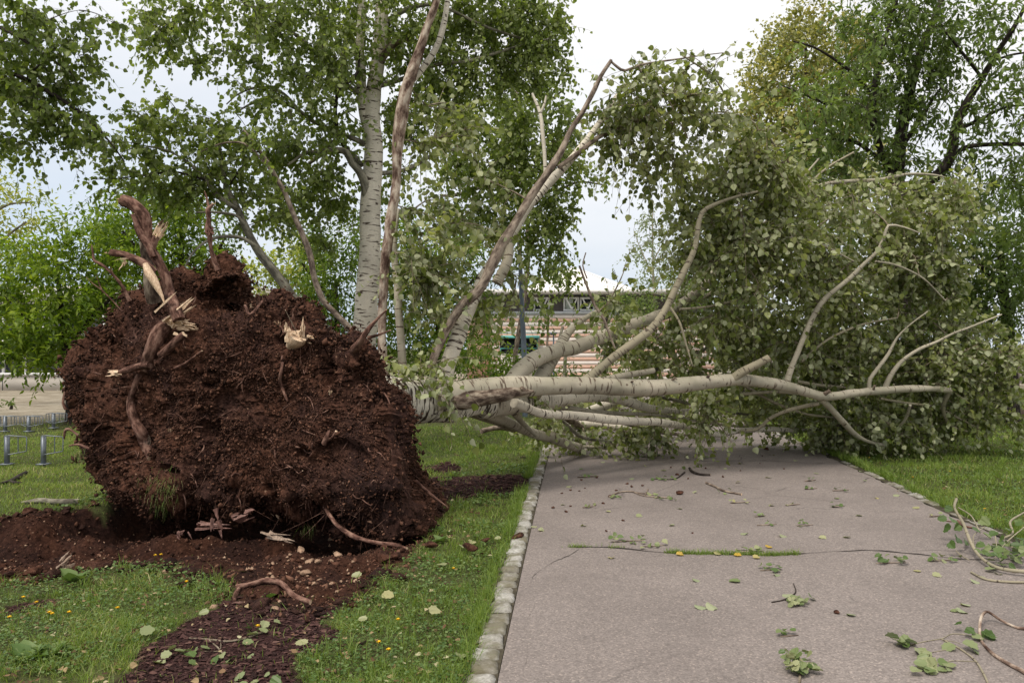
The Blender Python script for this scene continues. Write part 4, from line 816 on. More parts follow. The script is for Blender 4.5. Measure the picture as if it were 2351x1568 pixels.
FB = [  # px, py, rx, ry, depth, depth radius, cover
 (1500, 210, 110, 60, 9.2, .35, 1.5), (1600, 150, 60, 22, 9.2, .3, .9), (1660, 125, 25, 20, 9.2, .2, .6), (1490, 290, 110, 80, 9.4, .5, 1.7), (1590, 260, 90, 100, 9.5, .6, 1.7), (1690, 330, 90, 80, 9.9, .6, 1.5),
 (1560, 390, 110, 50, 9.9, .5, 1.3), (1660, 420, 130, 50, 10.4, .6, 1.5), (1780, 420, 80, 90, 10.4, .7, 1.5), (1480, 130, 40, 22, 9.1, .2, .4), (1330, 290, 16, 18, 9.0, .2, .3),
 (1700, 520, 150, 80, 10.2, .8, 1.9), (1850, 500, 130, 100, 10.9, .8, 2.0), (2010, 490, 130, 90, 11.3, .8, 1.9), (2120, 500, 90, 100, 11.4, .8, 1.8), (2180, 450, 50, 60, 11.4, .6, 1.2),
 (1680, 640, 130, 90, 10.4, .9, 2.0), (1830, 640, 130, 90, 11.0, .9, 2.1), (1990, 640, 130, 90, 11.4, .9, 2.1), (2110, 640, 100, 100, 11.5, .9, 2.0), (2170, 590, 40, 80, 11.5, .6, 1.0),
 (1560, 700, 60, 60, 10.6, .6, 1.2), (1620, 770, 140, 70, 11.0, .9, 2.1), (1780, 780, 140, 80, 11.4, .9, 2.2), (1940, 790, 130, 80, 11.6, .9, 2.2), (2080, 800, 120, 80, 11.6, .9, 2.1), (2210, 790, 90, 70, 11.6, .7, 1.7), (2290, 770, 60, 60, 11.5, .5, 1.1), (2300, 850, 60, 60, 11.6, .5, 1.3),
 (1460, 820, 90, 50, 11.0, .6, 1.3), (1520, 760, 60, 40, 10.8, .5, 1.0), (1400, 790, 50, 50, 10.3, .5, .8), (1380, 690, 40, 50, 9.4, .3, .8), (1440, 640, 30, 30, 9.8, .3, .2), (1350, 750, 30, 20, 9.3, .2, .4),
 (1560, 850, 110, 30, 11.5, .7, 1.2), (1620, 935, 60, 45, 10.6, .4, 1.6), (1650, 980, 36, 32, 10.5, .3, 1.0), (1690, 1015, 10, 18, 10.5, .1, .5), (1540, 930, 50, 30, 12.2, .5, 1.2), (1480, 1000, 62, 30, 11.4, .35, 2.5), (1400, 1012, 52, 22, 11.6, .3, 2.0), (1245, 990, 46, 26, 10.8, .3, 1.4), (1330, 1002, 40, 18, 11.8, .3, 1.4), (1310, 1005, 40, 20, 12.0, .4, .8), (1280, 975, 60, 22, 11.6, .5, .8), (1240, 950, 40, 30, 9.5, .3, .6), (1500, 965, 70, 25, 12.4, .5, 1.0),
 (1740, 900, 90, 50, 12.0, .7, 1.7), (1300, 945, 60, 22, 13.4, .5, 1.3), (1400, 945, 70, 24, 13.6, .6, 1.6), (1500, 925, 70, 34, 13.6, .6, 1.6), (1600, 925, 80, 40, 13.6, .6, 1.5), (1440, 880, 70, 18, 13, .5, .9), (1760, 960, 80, 26, 12.6, .6, 1.1), (1880, 870, 80, 40, 12.2, .7, 1.5), (1870, 960, 80, 40, 12.4, .6, 2.0), (1990, 950, 100, 45, 12.0, .7, 2.2), (2100, 940, 110, 50, 12.0, .7, 2.2), (2220, 930, 90, 50, 12.0, .7, 2.1), (2300, 930, 40, 40, 12.0, .5, 1.3), (1880, 1000, 60, 25, 12.2, .5, 1.7), (2050, 985, 110, 20, 12.0, .5, 1.8), (2180, 980, 90, 22, 12.1, .5, 1.6), (2090, 860, 110, 40, 12.2, .7, 1.8), (2220, 870, 80, 40, 12.2, .6, 1.8), (2000, 1010, 80, 12, 11.8, .4, 1.0),
 (990, 400, 70, 60, 8.7, .35, 1.1), (1010, 500, 70, 80, 8.8, .35, 1.3), (980, 600, 60, 70, 8.8, .35, 1.3), (1000, 690, 50, 60, 8.8, .35, 1.1), (1010, 300, 70, 60, 8.8, .4, .9), (950, 560, 40, 120, 8.5, .3, .7), (1050, 220, 60, 50, 8.8, .4, .7), (985, 845, 50, 26, 8.0, .15, 1.6), (1026, 888, 18, 30, 7.75, .1, 1.5), (925, 855, 28, 18, 7.9, .1, 1.1), (1036, 935, 8, 20, 7.75, .06, .9), (940, 850, 30, 20, 8.2, .15, .8), (1060, 770, 26, 30, 8.7, .2, .4),
 (1150, 690, 50, 50, 9.0, .3, 1.1), (1180, 640, 40, 30, 9.0, .3, .7), (1130, 740, 40, 30, 9.1, .3, .7), (1090, 420, 50, 80, 8.9, .3, .9), (1100, 320, 50, 60, 9.0, .3, .8), (1120, 520, 30, 50, 9.0, .3, .8), (1180, 560, 24, 30, 9.0, .2, .3)]
crown(FT, ft_nodes, FB, 0.070, M['wilt_leaf'], M['twig_pale'], '8', droop=0.85, up=0.35, lpc=54, cover=1.25, flip=0.45, name='crown', floor=0.03, tw_r=1.5, cvar=0.22, tl=7.5, hole=0.34)

# ================================================================== standing trees
def tree(name, label, cat, base, limbs, blobs, size, lm, tm, kind='8', group=None, trunk_mt='bark_cream', **kw):
    """limbs: list of (rows, d0, d1, material, sides[, part name]); the first is the trunk"""
    t = thing(name, label, cat, base, group); nodes = []
    for k, (rows, d0, d1, mt, sides, *nm) in enumerate(limbs):
        if not (0 < sides): continue
        L = pxline(rows, d0, d1)
        o, c = limb(t, L, M[mt], nm[0] if nm else ('trunk' if k == 0 else 'branch'), sides, 0.07, rough=0.06, lump=0.06)
        nodes.append(c)
    crown(t, np.vstack(nodes), blobs, size, M[lm], M[tm], kind, **kw)
    return t
def gb(px, d): return (float((px - CX) / F * d), float(d), 0.0)

# the big white poplar behind the root plate
S1 = [([(838, 1050, 66), (836, 900, 62), (834, 800, 58), (839, 740, 55), (842, 690, 52), (848, 620, 50), (850, 560, 48), (850, 500, 47), (852, 440, 46), (856, 380, 43), (857, 330, 41), (852, 280, 40), (856, 230, 36), (864, 170, 33), (872, 110, 31), (876, 50, 30), (878, -20, 27), (885, -120, 22), (880, -260, 14), (870, -380, 6)], 12, 12, 'bark_white', 28),
      ([(852, 310, 24), (838, 270, 26), (831, 220, 23), (828, 160, 23), (826, 110, 20), (829, 60, 19), (830, 0, 18), (822, -90, 14), (815, -200, 8)], 12, 11.7, 'bark_white', 16),
      ([(845, 470, 26), (838, 425, 20), (826, 395, 17), (808, 375, 16), (795, 350, 16), (770, 343, 11), (735, 348, 9), (700, 352, 7), (660, 380, 4)], 12, 11.2, 'bark_grey', 12),
      ([(808, 372, 13), (795, 342, 12), (780, 318, 10), (772, 280, 9), (770, 240, 9), (780, 205, 9), (800, 188, 9), (822, 165, 6), (824, 120, 7)], 11.9, 11.5, 'bark_dark', 10),
      ([(830, 380, 12), (800, 350, 13), (750, 350, 11), (710, 375, 8)], 12, 12.6, 'bark_grey', 10),
      ([(868, 150, 20), (890, 115, 18), (915, 95, 14), (938, 90, 12)], 12, 11.6, 'bark_brown', 12),
      ([(850, 225, 14), (800, 200, 12), (740, 140, 10), (690, 90, 8), (620, 40, 6), (560, 5, 5), (500, -40, 4)], 12, 10.5, 'bark_grey', 10),
      ([(838, 330, 14), (790, 310, 11), (720, 280, 9), (680, 250, 8), (630, 232, 7), (580, 238, 5), (540, 260, 3)], 12, 11, 'bark_grey', 10),
      ([(690, 258, 8), (650, 215, 7), (600, 200, 6), (550, 215, 4), (520, 240, 3)], 11.4, 11, 'bark_grey', 8),
      ([(862, 200, 14), (930, 180, 11), (1000, 150, 9), (1080, 140, 8), (1180, 110, 6), (1260, 90, 3)], 12, 12.4, 'bark_grey', 10),
      ([(872, 60, 14), (940, 20, 11), (1010, 15, 8), (1110, 60, 7), (1200, 90, 5)], 12, 12.2, 'bark_grey', 10),
      ([(855, 400, 12), (930, 390, 9), (1010, 350, 7), (1080, 340, 5)], 12, 13, 'bark_grey', 8),
      ([(876, 0, 14), (950, -70, 10), (1050, -120, 7), (1150, -140, 4)], 12, 12, 'bark_grey', 8),
      ([(828, -40, 12), (740, -90, 9), (620, -130, 6), (500, -140, 4)], 11.7, 11, 'bark_grey', 8)]
B1 = [(480, 30, 190, 50, 10.5, .8, 1.3), (380, 80, 90, 70, 10.2, .5, .9), (560, 110, 90, 60, 10.5, .6, 1.0), (600, 190, 60, 40, 10.6, .5, .6), (540, 180, 40, 50, 10.4, .4, .5), (330, 40, 50, 50, 10, .4, .8), (440, 150, 50, 40, 10.2, .3, .6), (560, 250, 28, 40, 10.4, .3, .5),
      (680, 60, 120, 90, 11.3, .9, 1.5), (720, 180, 120, 90, 11.4, .9, 1.5), (640, 280, 90, 70, 11.2, .7, 1.2), (760, 300, 90, 60, 11.8, .8, 1.2), (700, 380, 110, 60, 11.8, .8, 1.4), (600, 350, 70, 50, 11.5, .6, .9), (760, 450, 80, 60, 12.2, .7, 1.4), (660, 460, 80, 60, 12.0, .7, 1.3), (720, 540, 60, 40, 12.4, .6, .9), (790, 120, 60, 110, 11.6, .7, 1.1),
      (930, 50, 110, 80, 12, .9, 1.8), (1060, 40, 110, 90, 12.4, .9, 2.0), (1180, 40, 110, 90, 12.6, .9, 2.1), (1270, 60, 55, 70, 12.6, .6, 1.5), (960, 170, 80, 70, 12.4, .8, 1.5), (1080, 170, 100, 70, 12.6, .8, 1.9), (1200, 160, 100, 70, 12.8, .8, 2.0), (930, 290, 70, 80, 12.6, .7, 1.4), (1030, 270, 70, 60, 12.8, .7, 1.4), (760, 60, 70, 70, 12.4, .7, 1.2), (1300, 140, 24, 50, 12.6, .3, .7), (900, 420, 50, 60, 12.8, .6, .9),
      (500, -110, 250, 90, 11, 1.2, .8), (850, -150, 260, 110, 12, 1.5, .8), (1150, -110, 180, 90, 12.4, 1.2, .8), (720, -40, 200, 50, 11.6, 1, 1.1)]
tree('white_poplar', 'tall standing poplar with thick white banded trunk just behind the root plate', 'tree', gb(838, 12), S1, B1, 0.060, 'poplar_leaf', 'twig_dark', droop=1.0, up=0.6, lpc=40, flip=0.2, cover=1.05)

# grey stem leaning left
S2 = [([(905, 1010, 34), (850, 900, 30), (800, 815, 27), (772, 782, 26), (740, 752, 25), (700, 715, 24), (672, 684, 23), (650, 650, 22), (620, 612, 21), (595, 580, 20), (570, 535, 18), (552, 495, 17), (535, 460, 15), (520, 430, 12), (512, 390, 9), (505, 340, 6)], 11.2, 10.4, 'bark_grey', 16),
      ([(545, 480, 13), (515, 462, 12), (495, 445, 12), (470, 412, 9), (445, 385, 7), (420, 365, 5), (380, 345, 4), (330, 335, 3)], 10.5, 10.2, 'bark_grey', 10),
      ([(585, 565, 10), (560, 548, 9), (530, 543, 8), (495, 546, 8), (465, 560, 6), (440, 585, 5), (425, 612, 3)], 10.5, 10.2, 'bark_grey', 8),
      ([(568, 530, 8), (550, 500, 7), (520, 490, 6), (480, 487, 5), (450, 488, 4)], 10.5, 10.3, 'bark_grey', 8),
      ([(470, 412, 6), (400, 395, 5), (340, 402, 4), (270, 410, 3), (215, 412, 2)], 10.3, 10.0, 'bark_dark', 8),
      ([(520, 430, 7), (560, 380, 6), (600, 340, 4)], 10.4, 10.6, 'bark_dark', 8)]
B2 = [(330, 250, 55, 40, 10.2, .4, .9), (390, 240, 50, 40, 10.3, .4, .9), (350, 310, 90, 40, 10.3, .5, 1.1), (300, 350, 90, 36, 10.1, .4, 1.0), (230, 400, 50, 22, 10, .3, .8), (320, 410, 90, 36, 10.2, .5, 1.4), (410, 380, 90, 50, 10.4, .5, 1.5), (500, 340, 80, 60, 10.6, .6, 1.4), (440, 290, 80, 50, 10.5, .5, 1.2), (480, 430, 90, 40, 10.6, .5, 1.5), (570, 420, 70, 50, 10.8, .5, 1.3), (400, 450, 70, 30, 10.4, .4, 1.1), (620, 500, 50, 50, 11, .5, 1.0), (540, 500, 40, 30, 10.7, .3, .5), (250, 440, 30, 14, 10, .2, .4)]
tree('leaning_poplar', 'slender grey poplar leaning left over the root plate', 'tree', gb(905, 11.2), S2, B2, 0.062, 'poplar_leaf', 'twig_dark', droop=0.9, up=0.6, lpc=40, flip=0.15, cover=1.1)
S3 = [([(860, 900, 18), (830, 800, 16), (800, 752, 15), (770, 720, 14), (742, 690, 14), (722, 640, 14), (713, 590, 14), (697, 545, 13), (675, 495, 12), (655, 445, 11), (632, 405, 10), (612, 370, 9), (585, 330, 7), (560, 300, 5)], 10.6, 10.2, 'bark_brown', 12),
      ([(625, 395, 6), (590, 355, 5), (560, 330, 5), (520, 328, 4), (480, 340, 3), (450, 355, 2)], 10.2, 10.0, 'bark_brown', 8)]
tree('leaning_sapling', 'thin reddish brown sapling leaning left between grey stem and white trunk', 'tree', gb(860, 10.6), S3, [(560, 300, 50, 40, 10.3, .4, .9), (600, 340, 50, 40, 10.3, .4, .8), (500, 330, 50, 26, 10, .3, .6), (660, 430, 40, 40, 10.3, .3, .6)], 0.062, 'poplar_leaf', 'twig_dark', droop=0.9, lpc=36)

# second standing poplar, right of the big one, behind the lamp post
S4 = [([(1180, 960, 12), (1181, 880, 12), (1183, 815, 11), (1190, 770, 11), (1197, 730, 11), (1204, 690, 10), (1209, 640, 10), (1213, 590, 9), (1211, 520, 9), (1205, 440, 9), (1195, 360, 8), (1190, 280, 7), (1185, 180, 5)], 15, 15, 'bark_brown', 10),
      ([(1205, 430, 10), (1150, 405, 12), (1110, 425, 12), (1075, 440, 10), (1035, 450, 8), (1010, 448, 5)], 15, 14, 'bark_grey', 10),
      ([(1195, 340, 8), (1130, 300, 9), (1080, 260, 8), (1030, 235, 6), (1000, 225, 5)], 15, 14.4, 'bark_dark', 8),
      ([(1190, 300, 7), (1240, 250, 6), (1290, 210, 4)], 15, 15, 'bark_dark', 8), ([(1208, 520, 7), (1260, 460, 6), (1320, 420, 5), (1390, 425, 3)], 15, 15, 'bark_dark', 8)]
B4 = [(1240, 230, 80, 60, 14.8, .9, 1.4), (1280, 290, 60, 50, 15, .8, 1.2), (1160, 260, 100, 60, 15, 1, 1.5), (1070, 280, 80, 60, 15, 1, 1.2), (1180, 350, 120, 50, 15, 1, 1.9), (1290, 370, 60, 60, 15, .8, 1.3), (1350, 400, 60, 30, 15, .6, 1.0), (1210, 420, 90, 50, 15, 1, 2.0), (1100, 400, 90, 60, 15.3, 1, 1.5), (1290, 450, 50, 50, 15, .7, 1.1), (1240, 510, 70, 50, 15, .8, 1.8), (1160, 490, 90, 50, 15.3, .9, 1.5), (1290, 540, 36, 40, 15, .5, .8), (1260, 590, 50, 50, 15, .7, 1.6), (1180, 560, 50, 50, 15.4, .7, .8), (1280, 640, 36, 34, 15, .5, 1.2), (1240, 680, 30, 30, 14.8, .4, 1.0), (1230, 640, 24, 40, 15, .4, 1.0), (1050, 350, 60, 60, 15, .8, 1.0), (1030, 480, 60, 60, 15.5, .8, 1.2), (1300, 300, 20, 90, 15, .4, .5), (1240, 740, 30, 24, 14, .3, .6)]
S4 = [(r_, a_ + 4.5, b_ + 4.5, *q_) for r_, a_, b_, *q_ in S4]; B4 = [(x_, y_, rx_, ry_, d_ + 2.0, rd_, c_) for x_, y_, rx_, ry_, d_, rd_, c_ in B4]
tree('slender_poplar', 'slender-stemmed poplar with drooping dark crown beside the lamp post', 'tree', gb(1180, 19.5), S4, B4, 0.082, 'poplar_leaf', 'twig_dark', droop=1.1, lpc=40, vbias=-0.08)

# overhanging branches from a poplar standing left of the frame
S5 = [([(-560, 1130, 80), (-550, 700, 70), (-540, 300, 62), (-535, 0, 50), (-530, -300, 30)], 9.2, 9.2, 'bark_cream', 20),
      ([(-540, 160, 26), (-300, 90, 20), (-120, 100, 15), (-20, 150, 12), (50, 178, 10), (110, 210, 9), (165, 245, 8), (215, 285, 6), (255, 330, 4), (285, 370, 3)], 9.2, 9.0, 'bark_dark', 10),
      ([(-540, 60, 22), (-300, 0, 16), (-120, 20, 12), (-10, 60, 8), (50, 90, 7), (100, 125, 5), (160, 165, 3)], 9.2, 8.8, 'bark_dark', 10),
      ([(-540, 220, 22), (-300, 190, 14), (-120, 185, 11), (0, 208, 9), (50, 240, 8), (90, 275, 6), (140, 310, 4), (190, 350, 3)], 9.2, 9.2, 'bark_dark', 10),
      ([(60, 182, 5), (90, 150, 5), (120, 130, 3)], 9, 9, 'bark_dark', 6),
      ([(-530, -100, 20), (-250, -120, 14), (0, -90, 9), (180, -60, 6), (300, -40, 4)], 9.2, 8.8, 'bark_dark', 8)]
B5 = [(60, 30, 110, 50, 8.9, .5, 1.3), (180, 30, 80, 34, 8.9, .5, 1.0), (60, 110, 100, 50, 9, .5, 1.3), (170, 110, 70, 44, 9, .5, 1.1), (40, 190, 90, 60, 9.1, .5, 1.3), (140, 200, 90, 50, 9.1, .5, 1.3), (200, 170, 34, 40, 9, .3, .7), (60, 270, 90, 50, 9.1, .5, 1.3), (170, 270, 80, 40, 9.1, .5, 1.4), (240, 320, 50, 36, 9, .3, 1.2), (100, 320, 70, 30, 9.1, .4, .7), (30, 330, 50, 30, 9.1, .4, .8), (40, 375, 36, 14, 9, .2, .5), (280, 350, 26, 16, 9, .2, .6), (-80, 200, 100, 160, 9.1, .8, .8), (120, -90, 240, 60, 9, 1.0, .7), (-350, 0, 200, 200, 9.2, 1.5, .5)]
tree('overhanging_poplar', 'poplar whose leafy branches hang in from the upper left against the sky', 'tree', gb(-560, 9.2), S5, B5, 0.062, 'poplar_leaf', 'twig_dark', droop=1.0, up=0.6, lpc=36, cover=1.25, vbias=-0.18)  # vbias darkens the leaf colour, painting in their backlit look against the sky

# maples and shrubs at the left
tree('maple_tree', 'bushy bright green maple at the far left in front of the low building', 'tree', gb(150, 17),
     [([(160, 975, 20), (160, 900, 18), (150, 800, 16), (140, 700, 12), (130, 600, 8)], 17, 17, 'bark_dark', 10), ([(150, 850, 12), (100, 780, 9), (50, 720, 6), (10, 680, 4)], 17, 16.5, 'bark_dark', 8), ([(150, 800, 12), (210, 730, 9), (260, 680, 6)], 17, 16.5, 'bark_dark', 8)],
     [(60, 620, 100, 70, 17, 1.4, 2.4), (170, 600, 90, 90, 17, 1.4, 2.6), (220, 560, 70, 60, 17, 1.2, 2.2), (50, 720, 120, 80, 16.6, 1.5, 2.6), (170, 720, 110, 80, 16.6, 1.5, 2.6), (260, 660, 70, 80, 17, 1.2, 2.2), (60, 800, 110, 50, 16.5, 1.3, 2.2), (160, 800, 90, 50, 16.5, 1.3, 2.4), (215, 830, 60, 40, 16.4, 1, 1.6), (110, 840, 60, 14, 16.2, .6, .9), (-80, 700, 120, 180, 17, 1.6, 1.4), (30, 560, 40, 20, 17, .8, .8), (120, 520, 50, 16, 17, .6, .8), (200, 870, 40, 14, 16, .4, .5)],
     0.12, 'maple_leaf', 'twig_dark', 'L', droop=0.2, up=1.6, lpc=60, twigs=False, cover=1.3, vbias=0.12)
tree('maple_tree', 'taller green maple whose crown shows behind the upright roots', 'tree', gb(420, 19),
     [([(430, 950, 20), (425, 800, 18), (420, 650, 14), (415, 520, 8)], 19, 19, 'bark_dark', 10), ([(422, 680, 12), (340, 600, 9), (280, 530, 6)], 19, 18.6, 'bark_dark', 8), ([(422, 660, 12), (490, 590, 9), (520, 540, 5)], 19, 18.6, 'bark_dark', 8)],
     [(330, 490, 90, 60, 19, 1.5, 2.4), (410, 470, 90, 50, 19, 1.5, 2.2), (270, 540, 60, 60, 19, 1.2, 2.2), (360, 580, 120, 70, 19, 1.6, 2.6), (460, 560, 70, 70, 19, 1.3, 2.4), (330, 660, 110, 60, 19, 1.5, 2.4), (430, 650, 90, 60, 19, 1.5, 2.4), (510, 590, 36, 36, 19, .8, 1.6), (520, 640, 30, 30, 19, .7, 1.0), (340, 750, 140, 60, 19, 1.5, 1.5), (230, 500, 30, 14, 19, .5, .8), (440, 500, 50, 40, 19, .8, 1.6)],
     0.12, 'maple_leaf', 'twig_dark', 'L', droop=0.2, up=1.6, lpc=60, twigs=False, cover=1.2, vbias=0.0)
tree('yellow_maple', 'pale yellow-green tree at the far left edge under open sky', 'tree', gb(-40, 22),
     [([(-40, 930, 18), (-35, 750, 16), (-30, 600, 12), (-20, 480, 8)], 22, 22, 'bark_grey', 8), ([(-30, 600, 10), (20, 540, 6), (60, 510, 4)], 22, 21.8, 'bark_grey', 8), ([(-30, 500, 8), (20, 470, 5), (80, 465, 3)], 22, 21.8, 'bark_grey', 8)],
     [(20, 430, 50, 40, 22, 1.2, 1.5), (60, 470, 40, 18, 22, .7, 1.2), (10, 500, 60, 40, 22, 1.2, 1.6), (60, 530, 34, 20, 22, .7, 1.0), (10, 570, 60, 36, 22, 1, 1.4), (-60, 500, 80, 140, 22, 2, 1.2), (20, 390, 26, 16, 22, .6, .8)],
     0.12, 'yellow_leaf', 'bark_grey', 'L', droop=0.2, up=1.2, lpc=50, twigs=False)
tree('golden_tree', 'distant golden-green tree seen between the mound and the leaning stem', 'tree', gb(660, 27),
     [([(665, 920, 12), (665, 760, 11), (660, 640, 7)], 27, 27, 'bark_grey', 8)],
     [(640, 620, 70, 40, 27, 1.6, 2.0), (700, 590, 60, 50, 27, 1.6, 2.0), (610, 660, 50, 30, 27, 1.4, 2.0), (690, 660, 80, 40, 27, 1.6, 2.2), (670, 560, 40, 24, 27, 1.2, 1.2), (660, 740, 100, 60, 27, 1.6, 1.6)],
     0.12, 'yellow_leaf', 'twig_dark', '4', droop=0.3, up=1.0, lpc=60, twigs=False, vbias=-0.15)
tree('dark_maple', 'dark green shady tree between the leaning stem and the white trunk', 'tree', gb(770, 20),
     [([(775, 950, 18), (775, 800, 16), (770, 650, 10)], 20, 20, 'bark_dark', 8), ([(772, 700, 9), (720, 640, 6), (690, 600, 4)], 20, 20, 'bark_dark', 8)],
     [(770, 560, 80, 60, 20, 1.4, 2.4), (760, 650, 90, 70, 20, 1.5, 2.6), (780, 730, 80, 50, 20, 1.4, 2.6), (730, 700, 50, 50, 20, 1, 2.0), (820, 520, 50, 50, 20, 1, 1.6), (780, 790, 80, 40, 20, 1.3, 2.0)],
     0.10, 'maple_leaf', 'twig_dark', 'L', droop=0.4, up=1.0, lpc=60, twigs=False, vbias=-0.25)
tree('field_maple', 'round green tree behind the pale stems left of the brick building', 'tree', gb(1010, 22),
     [([(1010, 930, 20), (1010, 820, 18), (1005, 700, 12), (1000, 580, 7)], 22, 22, 'bark_dark', 8), ([(1008, 720, 10), (1070, 660, 7), (1110, 620, 4)], 22, 22, 'bark_dark', 8)],
     [(960, 560, 80, 70, 22, 1.6, 2.4), (1050, 570, 80, 60, 22, 1.6, 2.4), (990, 650, 100, 70, 22, 1.8, 2.6), (1080, 660, 60, 60, 22, 1.4, 2.4), (960, 740, 90, 60, 22, 1.6, 2.4), (1060, 760, 80, 50, 22, 1.5, 2.4), (1110, 790, 50, 36, 21.6, 1, 2.2), (1090, 720, 40, 40, 22, 1, 2.0), (1000, 820, 110, 40, 22, 1.6, 2.0), (900, 660, 50, 120, 22, 1.4, 1.6), (1150, 830, 40, 24, 21.6, .8, 1.8), (920, 500, 40, 50, 22, 1, 1.4), (1110, 560, 26, 40, 22, .7, 1.2), (900, 770, 70, 70, 22, 1.4, 2.2), (940, 850, 90, 40, 21.5, 1.2, 2.2), (860, 720, 40, 60, 22, 1, 1.6)],
     0.115, 'maple_leaf', 'twig_dark', 'L', droop=0.3, up=1.2, lpc=60, twigs=False, vbias=-0.1)
def shrub(label, px, d, blobs, size=0.09, lm='maple_leaf', group=None, vb=-0.1, cat='shrub', nm='shrub'):
    base = (F * EYE / d) + HOR
    return tree(nm, label, cat, gb(px, d), [([(px, base, 8), (px + 2, base - 8, 6), (px - 2, base - 18, 3)], d, d, 'bark_dark', 6, 'stem')], blobs, size, lm, 'twig_dark', 'L', group=group, droop=0.3, up=1.0, lpc=50, twigs=False, vbias=vb)
shrub('low leafy shrub behind the fallen trunk, in front of the brick building', 1100, 19, [(1090, 840, 60, 30, 19, .8, 2.2), (1160, 850, 50, 26, 18.6, .8, 2.2), (1120, 870, 80, 18, 18.6, .8, 1.8), (1210, 865, 30, 16, 18.4, .5, 1.2), (1185, 838, 50, 18, 19, .6, 1.5), (1060, 800, 50, 40, 19, .8, 1.8), (1255, 850, 40, 22, 19.4, .6, 1.6)], 0.09, 'maple_leaf')
shrub('low green bush seen through the gap under the leaning limbs', 1340, 20, [(1320, 862, 40, 16, 20, .6, 1.5), (1290, 850, 36, 20, 20, .6, 1.6), (1400, 860, 50, 20, 20, .8, 1.8), (1460, 840, 50, 40, 20, .9, 1.8)], 0.09, 'cherry_leaf', vb=0.1)
shrub('small dark shrub lying on the forecourt by the low building', 25, 21, [(20, 928, 40, 10, 21, .5, 2.2), (50, 931, 26, 7, 21, .4, 1.4)], 0.08, 'cherry_leaf', vb=-0.1)
shrub('dark rounded evergreen on the flat roof line beside the tent roof', 1440, 34, [(1410, 695, 60, 22, 34, 1.2, 2.2), (1470, 690, 40, 30, 34, 1, 2.0), (1440, 740, 60, 30, 34, 1.2, 2.0), (1440, 790, 60, 40, 34, 1.2, 1.6)], 0.13, 'cherry_leaf', vb=-0.05, cat='tree', nm='dark_evergreen')

# right side: cherry, lime, dense far trees
S6 = [([(2105, 960, 54), (2100, 800, 48), (2085, 640, 42), (2075, 520, 38), (2060, 420, 34), (2066, 330, 28), (2085, 230, 24), (2110, 130, 18), (2150, 30, 14), (2190, -80, 8)], 15, 15, 'bark_dark', 18),
      ([(2045, 400, 18), (2020, 340, 16), (2008, 280, 15), (2005, 220, 14), (2018, 150, 12), (2035, 80, 9), (2060, 0, 7), (2080, -70, 4)], 14.8, 14, 'bark_dark', 12),
      ([(2070, 470, 30), (2110, 430, 26), (2160, 395, 24), (2185, 350, 22), (2195, 290, 19), (2220, 235, 17), (2255, 180, 14), (2290, 120, 12), (2330, 60, 10), (2370, -20, 7)], 14.6, 13.4, 'bark_dark', 12),
      ([(2185, 360, 12), (2220, 338, 11), (2280, 332, 10), (2351, 332, 9), (2430, 340, 6)], 14.3, 13.8, 'bark_dark', 8),
      ([(2008, 290, 10), (1960, 260, 9), (1900, 240, 7), (1840, 215, 5), (1790, 195, 3)], 14.6, 13.6, 'bark_dark', 8),
      ([(2010, 235, 9), (1970, 180, 8), (1920, 140, 6), (1870, 110, 5), (1820, 95, 3)], 14.6, 13.6, 'bark_dark', 8),
      ([(2012, 360, 9), (1960, 325, 8), (1900, 320, 6), (1830, 330, 4)], 14.6, 13.8, 'bark_dark', 8),
      ([(2196, 300, 10), (2250, 275, 8), (2300, 250, 6), (2351, 240, 4)], 14.4, 13.6, 'bark_dark', 8),
      ([(2075, 330, 12), (2110, 280, 9), (2140, 230, 7), (2170, 190, 5)], 15, 15, 'bark_dark', 8), ([(2255, 180, 8), (2200, 110, 6), (2160, 60, 4)], 14, 13.8, 'bark_dark', 8), ([(2280, 140, 6), (2330, 125, 5), (2380, 120, 3)], 13.8, 13.6, 'bark_dark', 8)]
B6 = [(1860, 120, 70, 22, 13.6, .8, .5), (1900, 190, 90, 30, 13.8, .8, .9), (1850, 240, 80, 30, 13.8, .8, 1.0), (1920, 280, 90, 40, 14, .9, 1.8), (1880, 340, 110, 40, 14, .9, 1.8), (1985, 120, 50, 60, 14, .9, 1.3), (2030, 60, 110, 60, 14.2, 1, 1.7), (2140, 50, 110, 70, 14.4, 1, 1.8), (2090, 140, 90, 60, 14.6, 1, 1.7), (2200, 130, 80, 60, 14.2, .9, 1.6), (2290, 60, 80, 50, 13.8, .8, 1.1), (1990, 220, 60, 60, 14.4, .8, 1.6), (2060, 230, 80, 60, 15, .9, 1.6), (2140, 240, 70, 50, 14.6, .8, 1.5), (2290, 180, 60, 36, 13.6, .7, 1.1), (2260, 250, 70, 40, 13.8, .8, 1.6), (2330, 270, 50, 40, 13.6, .7, 1.4), (1990, 330, 80, 50, 14.6, .9, 1.8), (1940, 400, 90, 40, 14.6, .9, 1.8), (2060, 400, 60, 60, 15, .9, 1.3), (2240, 350, 90, 36, 14, .8, 1.4), (2320, 380, 60, 40, 13.8, .8, 1.3), (2290, 450, 80, 40, 14, .9, 1.0), (2340, 500, 40, 50, 14, .7, 1.2), (2220, 480, 50, 40, 14.4, .7, .8), (2110, 460, 40, 40, 14.8, .7, 1.0), (2350, 150, 30, 60, 13.6, .5, .8), (2150, -60, 260, 60, 14.2, 1.4, .9), (2420, 250, 60, 200, 13.8, 1, 1.0), (1790, 205, 36, 14, 13.6, .5, .4)]
tree('cherry_tree', 'large dark-trunked cherry spreading green branches over the right of the path', 'tree', gb(2105, 15), S6, B6, 0.105, 'cherry_leaf', 'twig_dark', 'L', droop=0.6, up=1.0, lpc=40, cover=1.6, vbias=0.08)
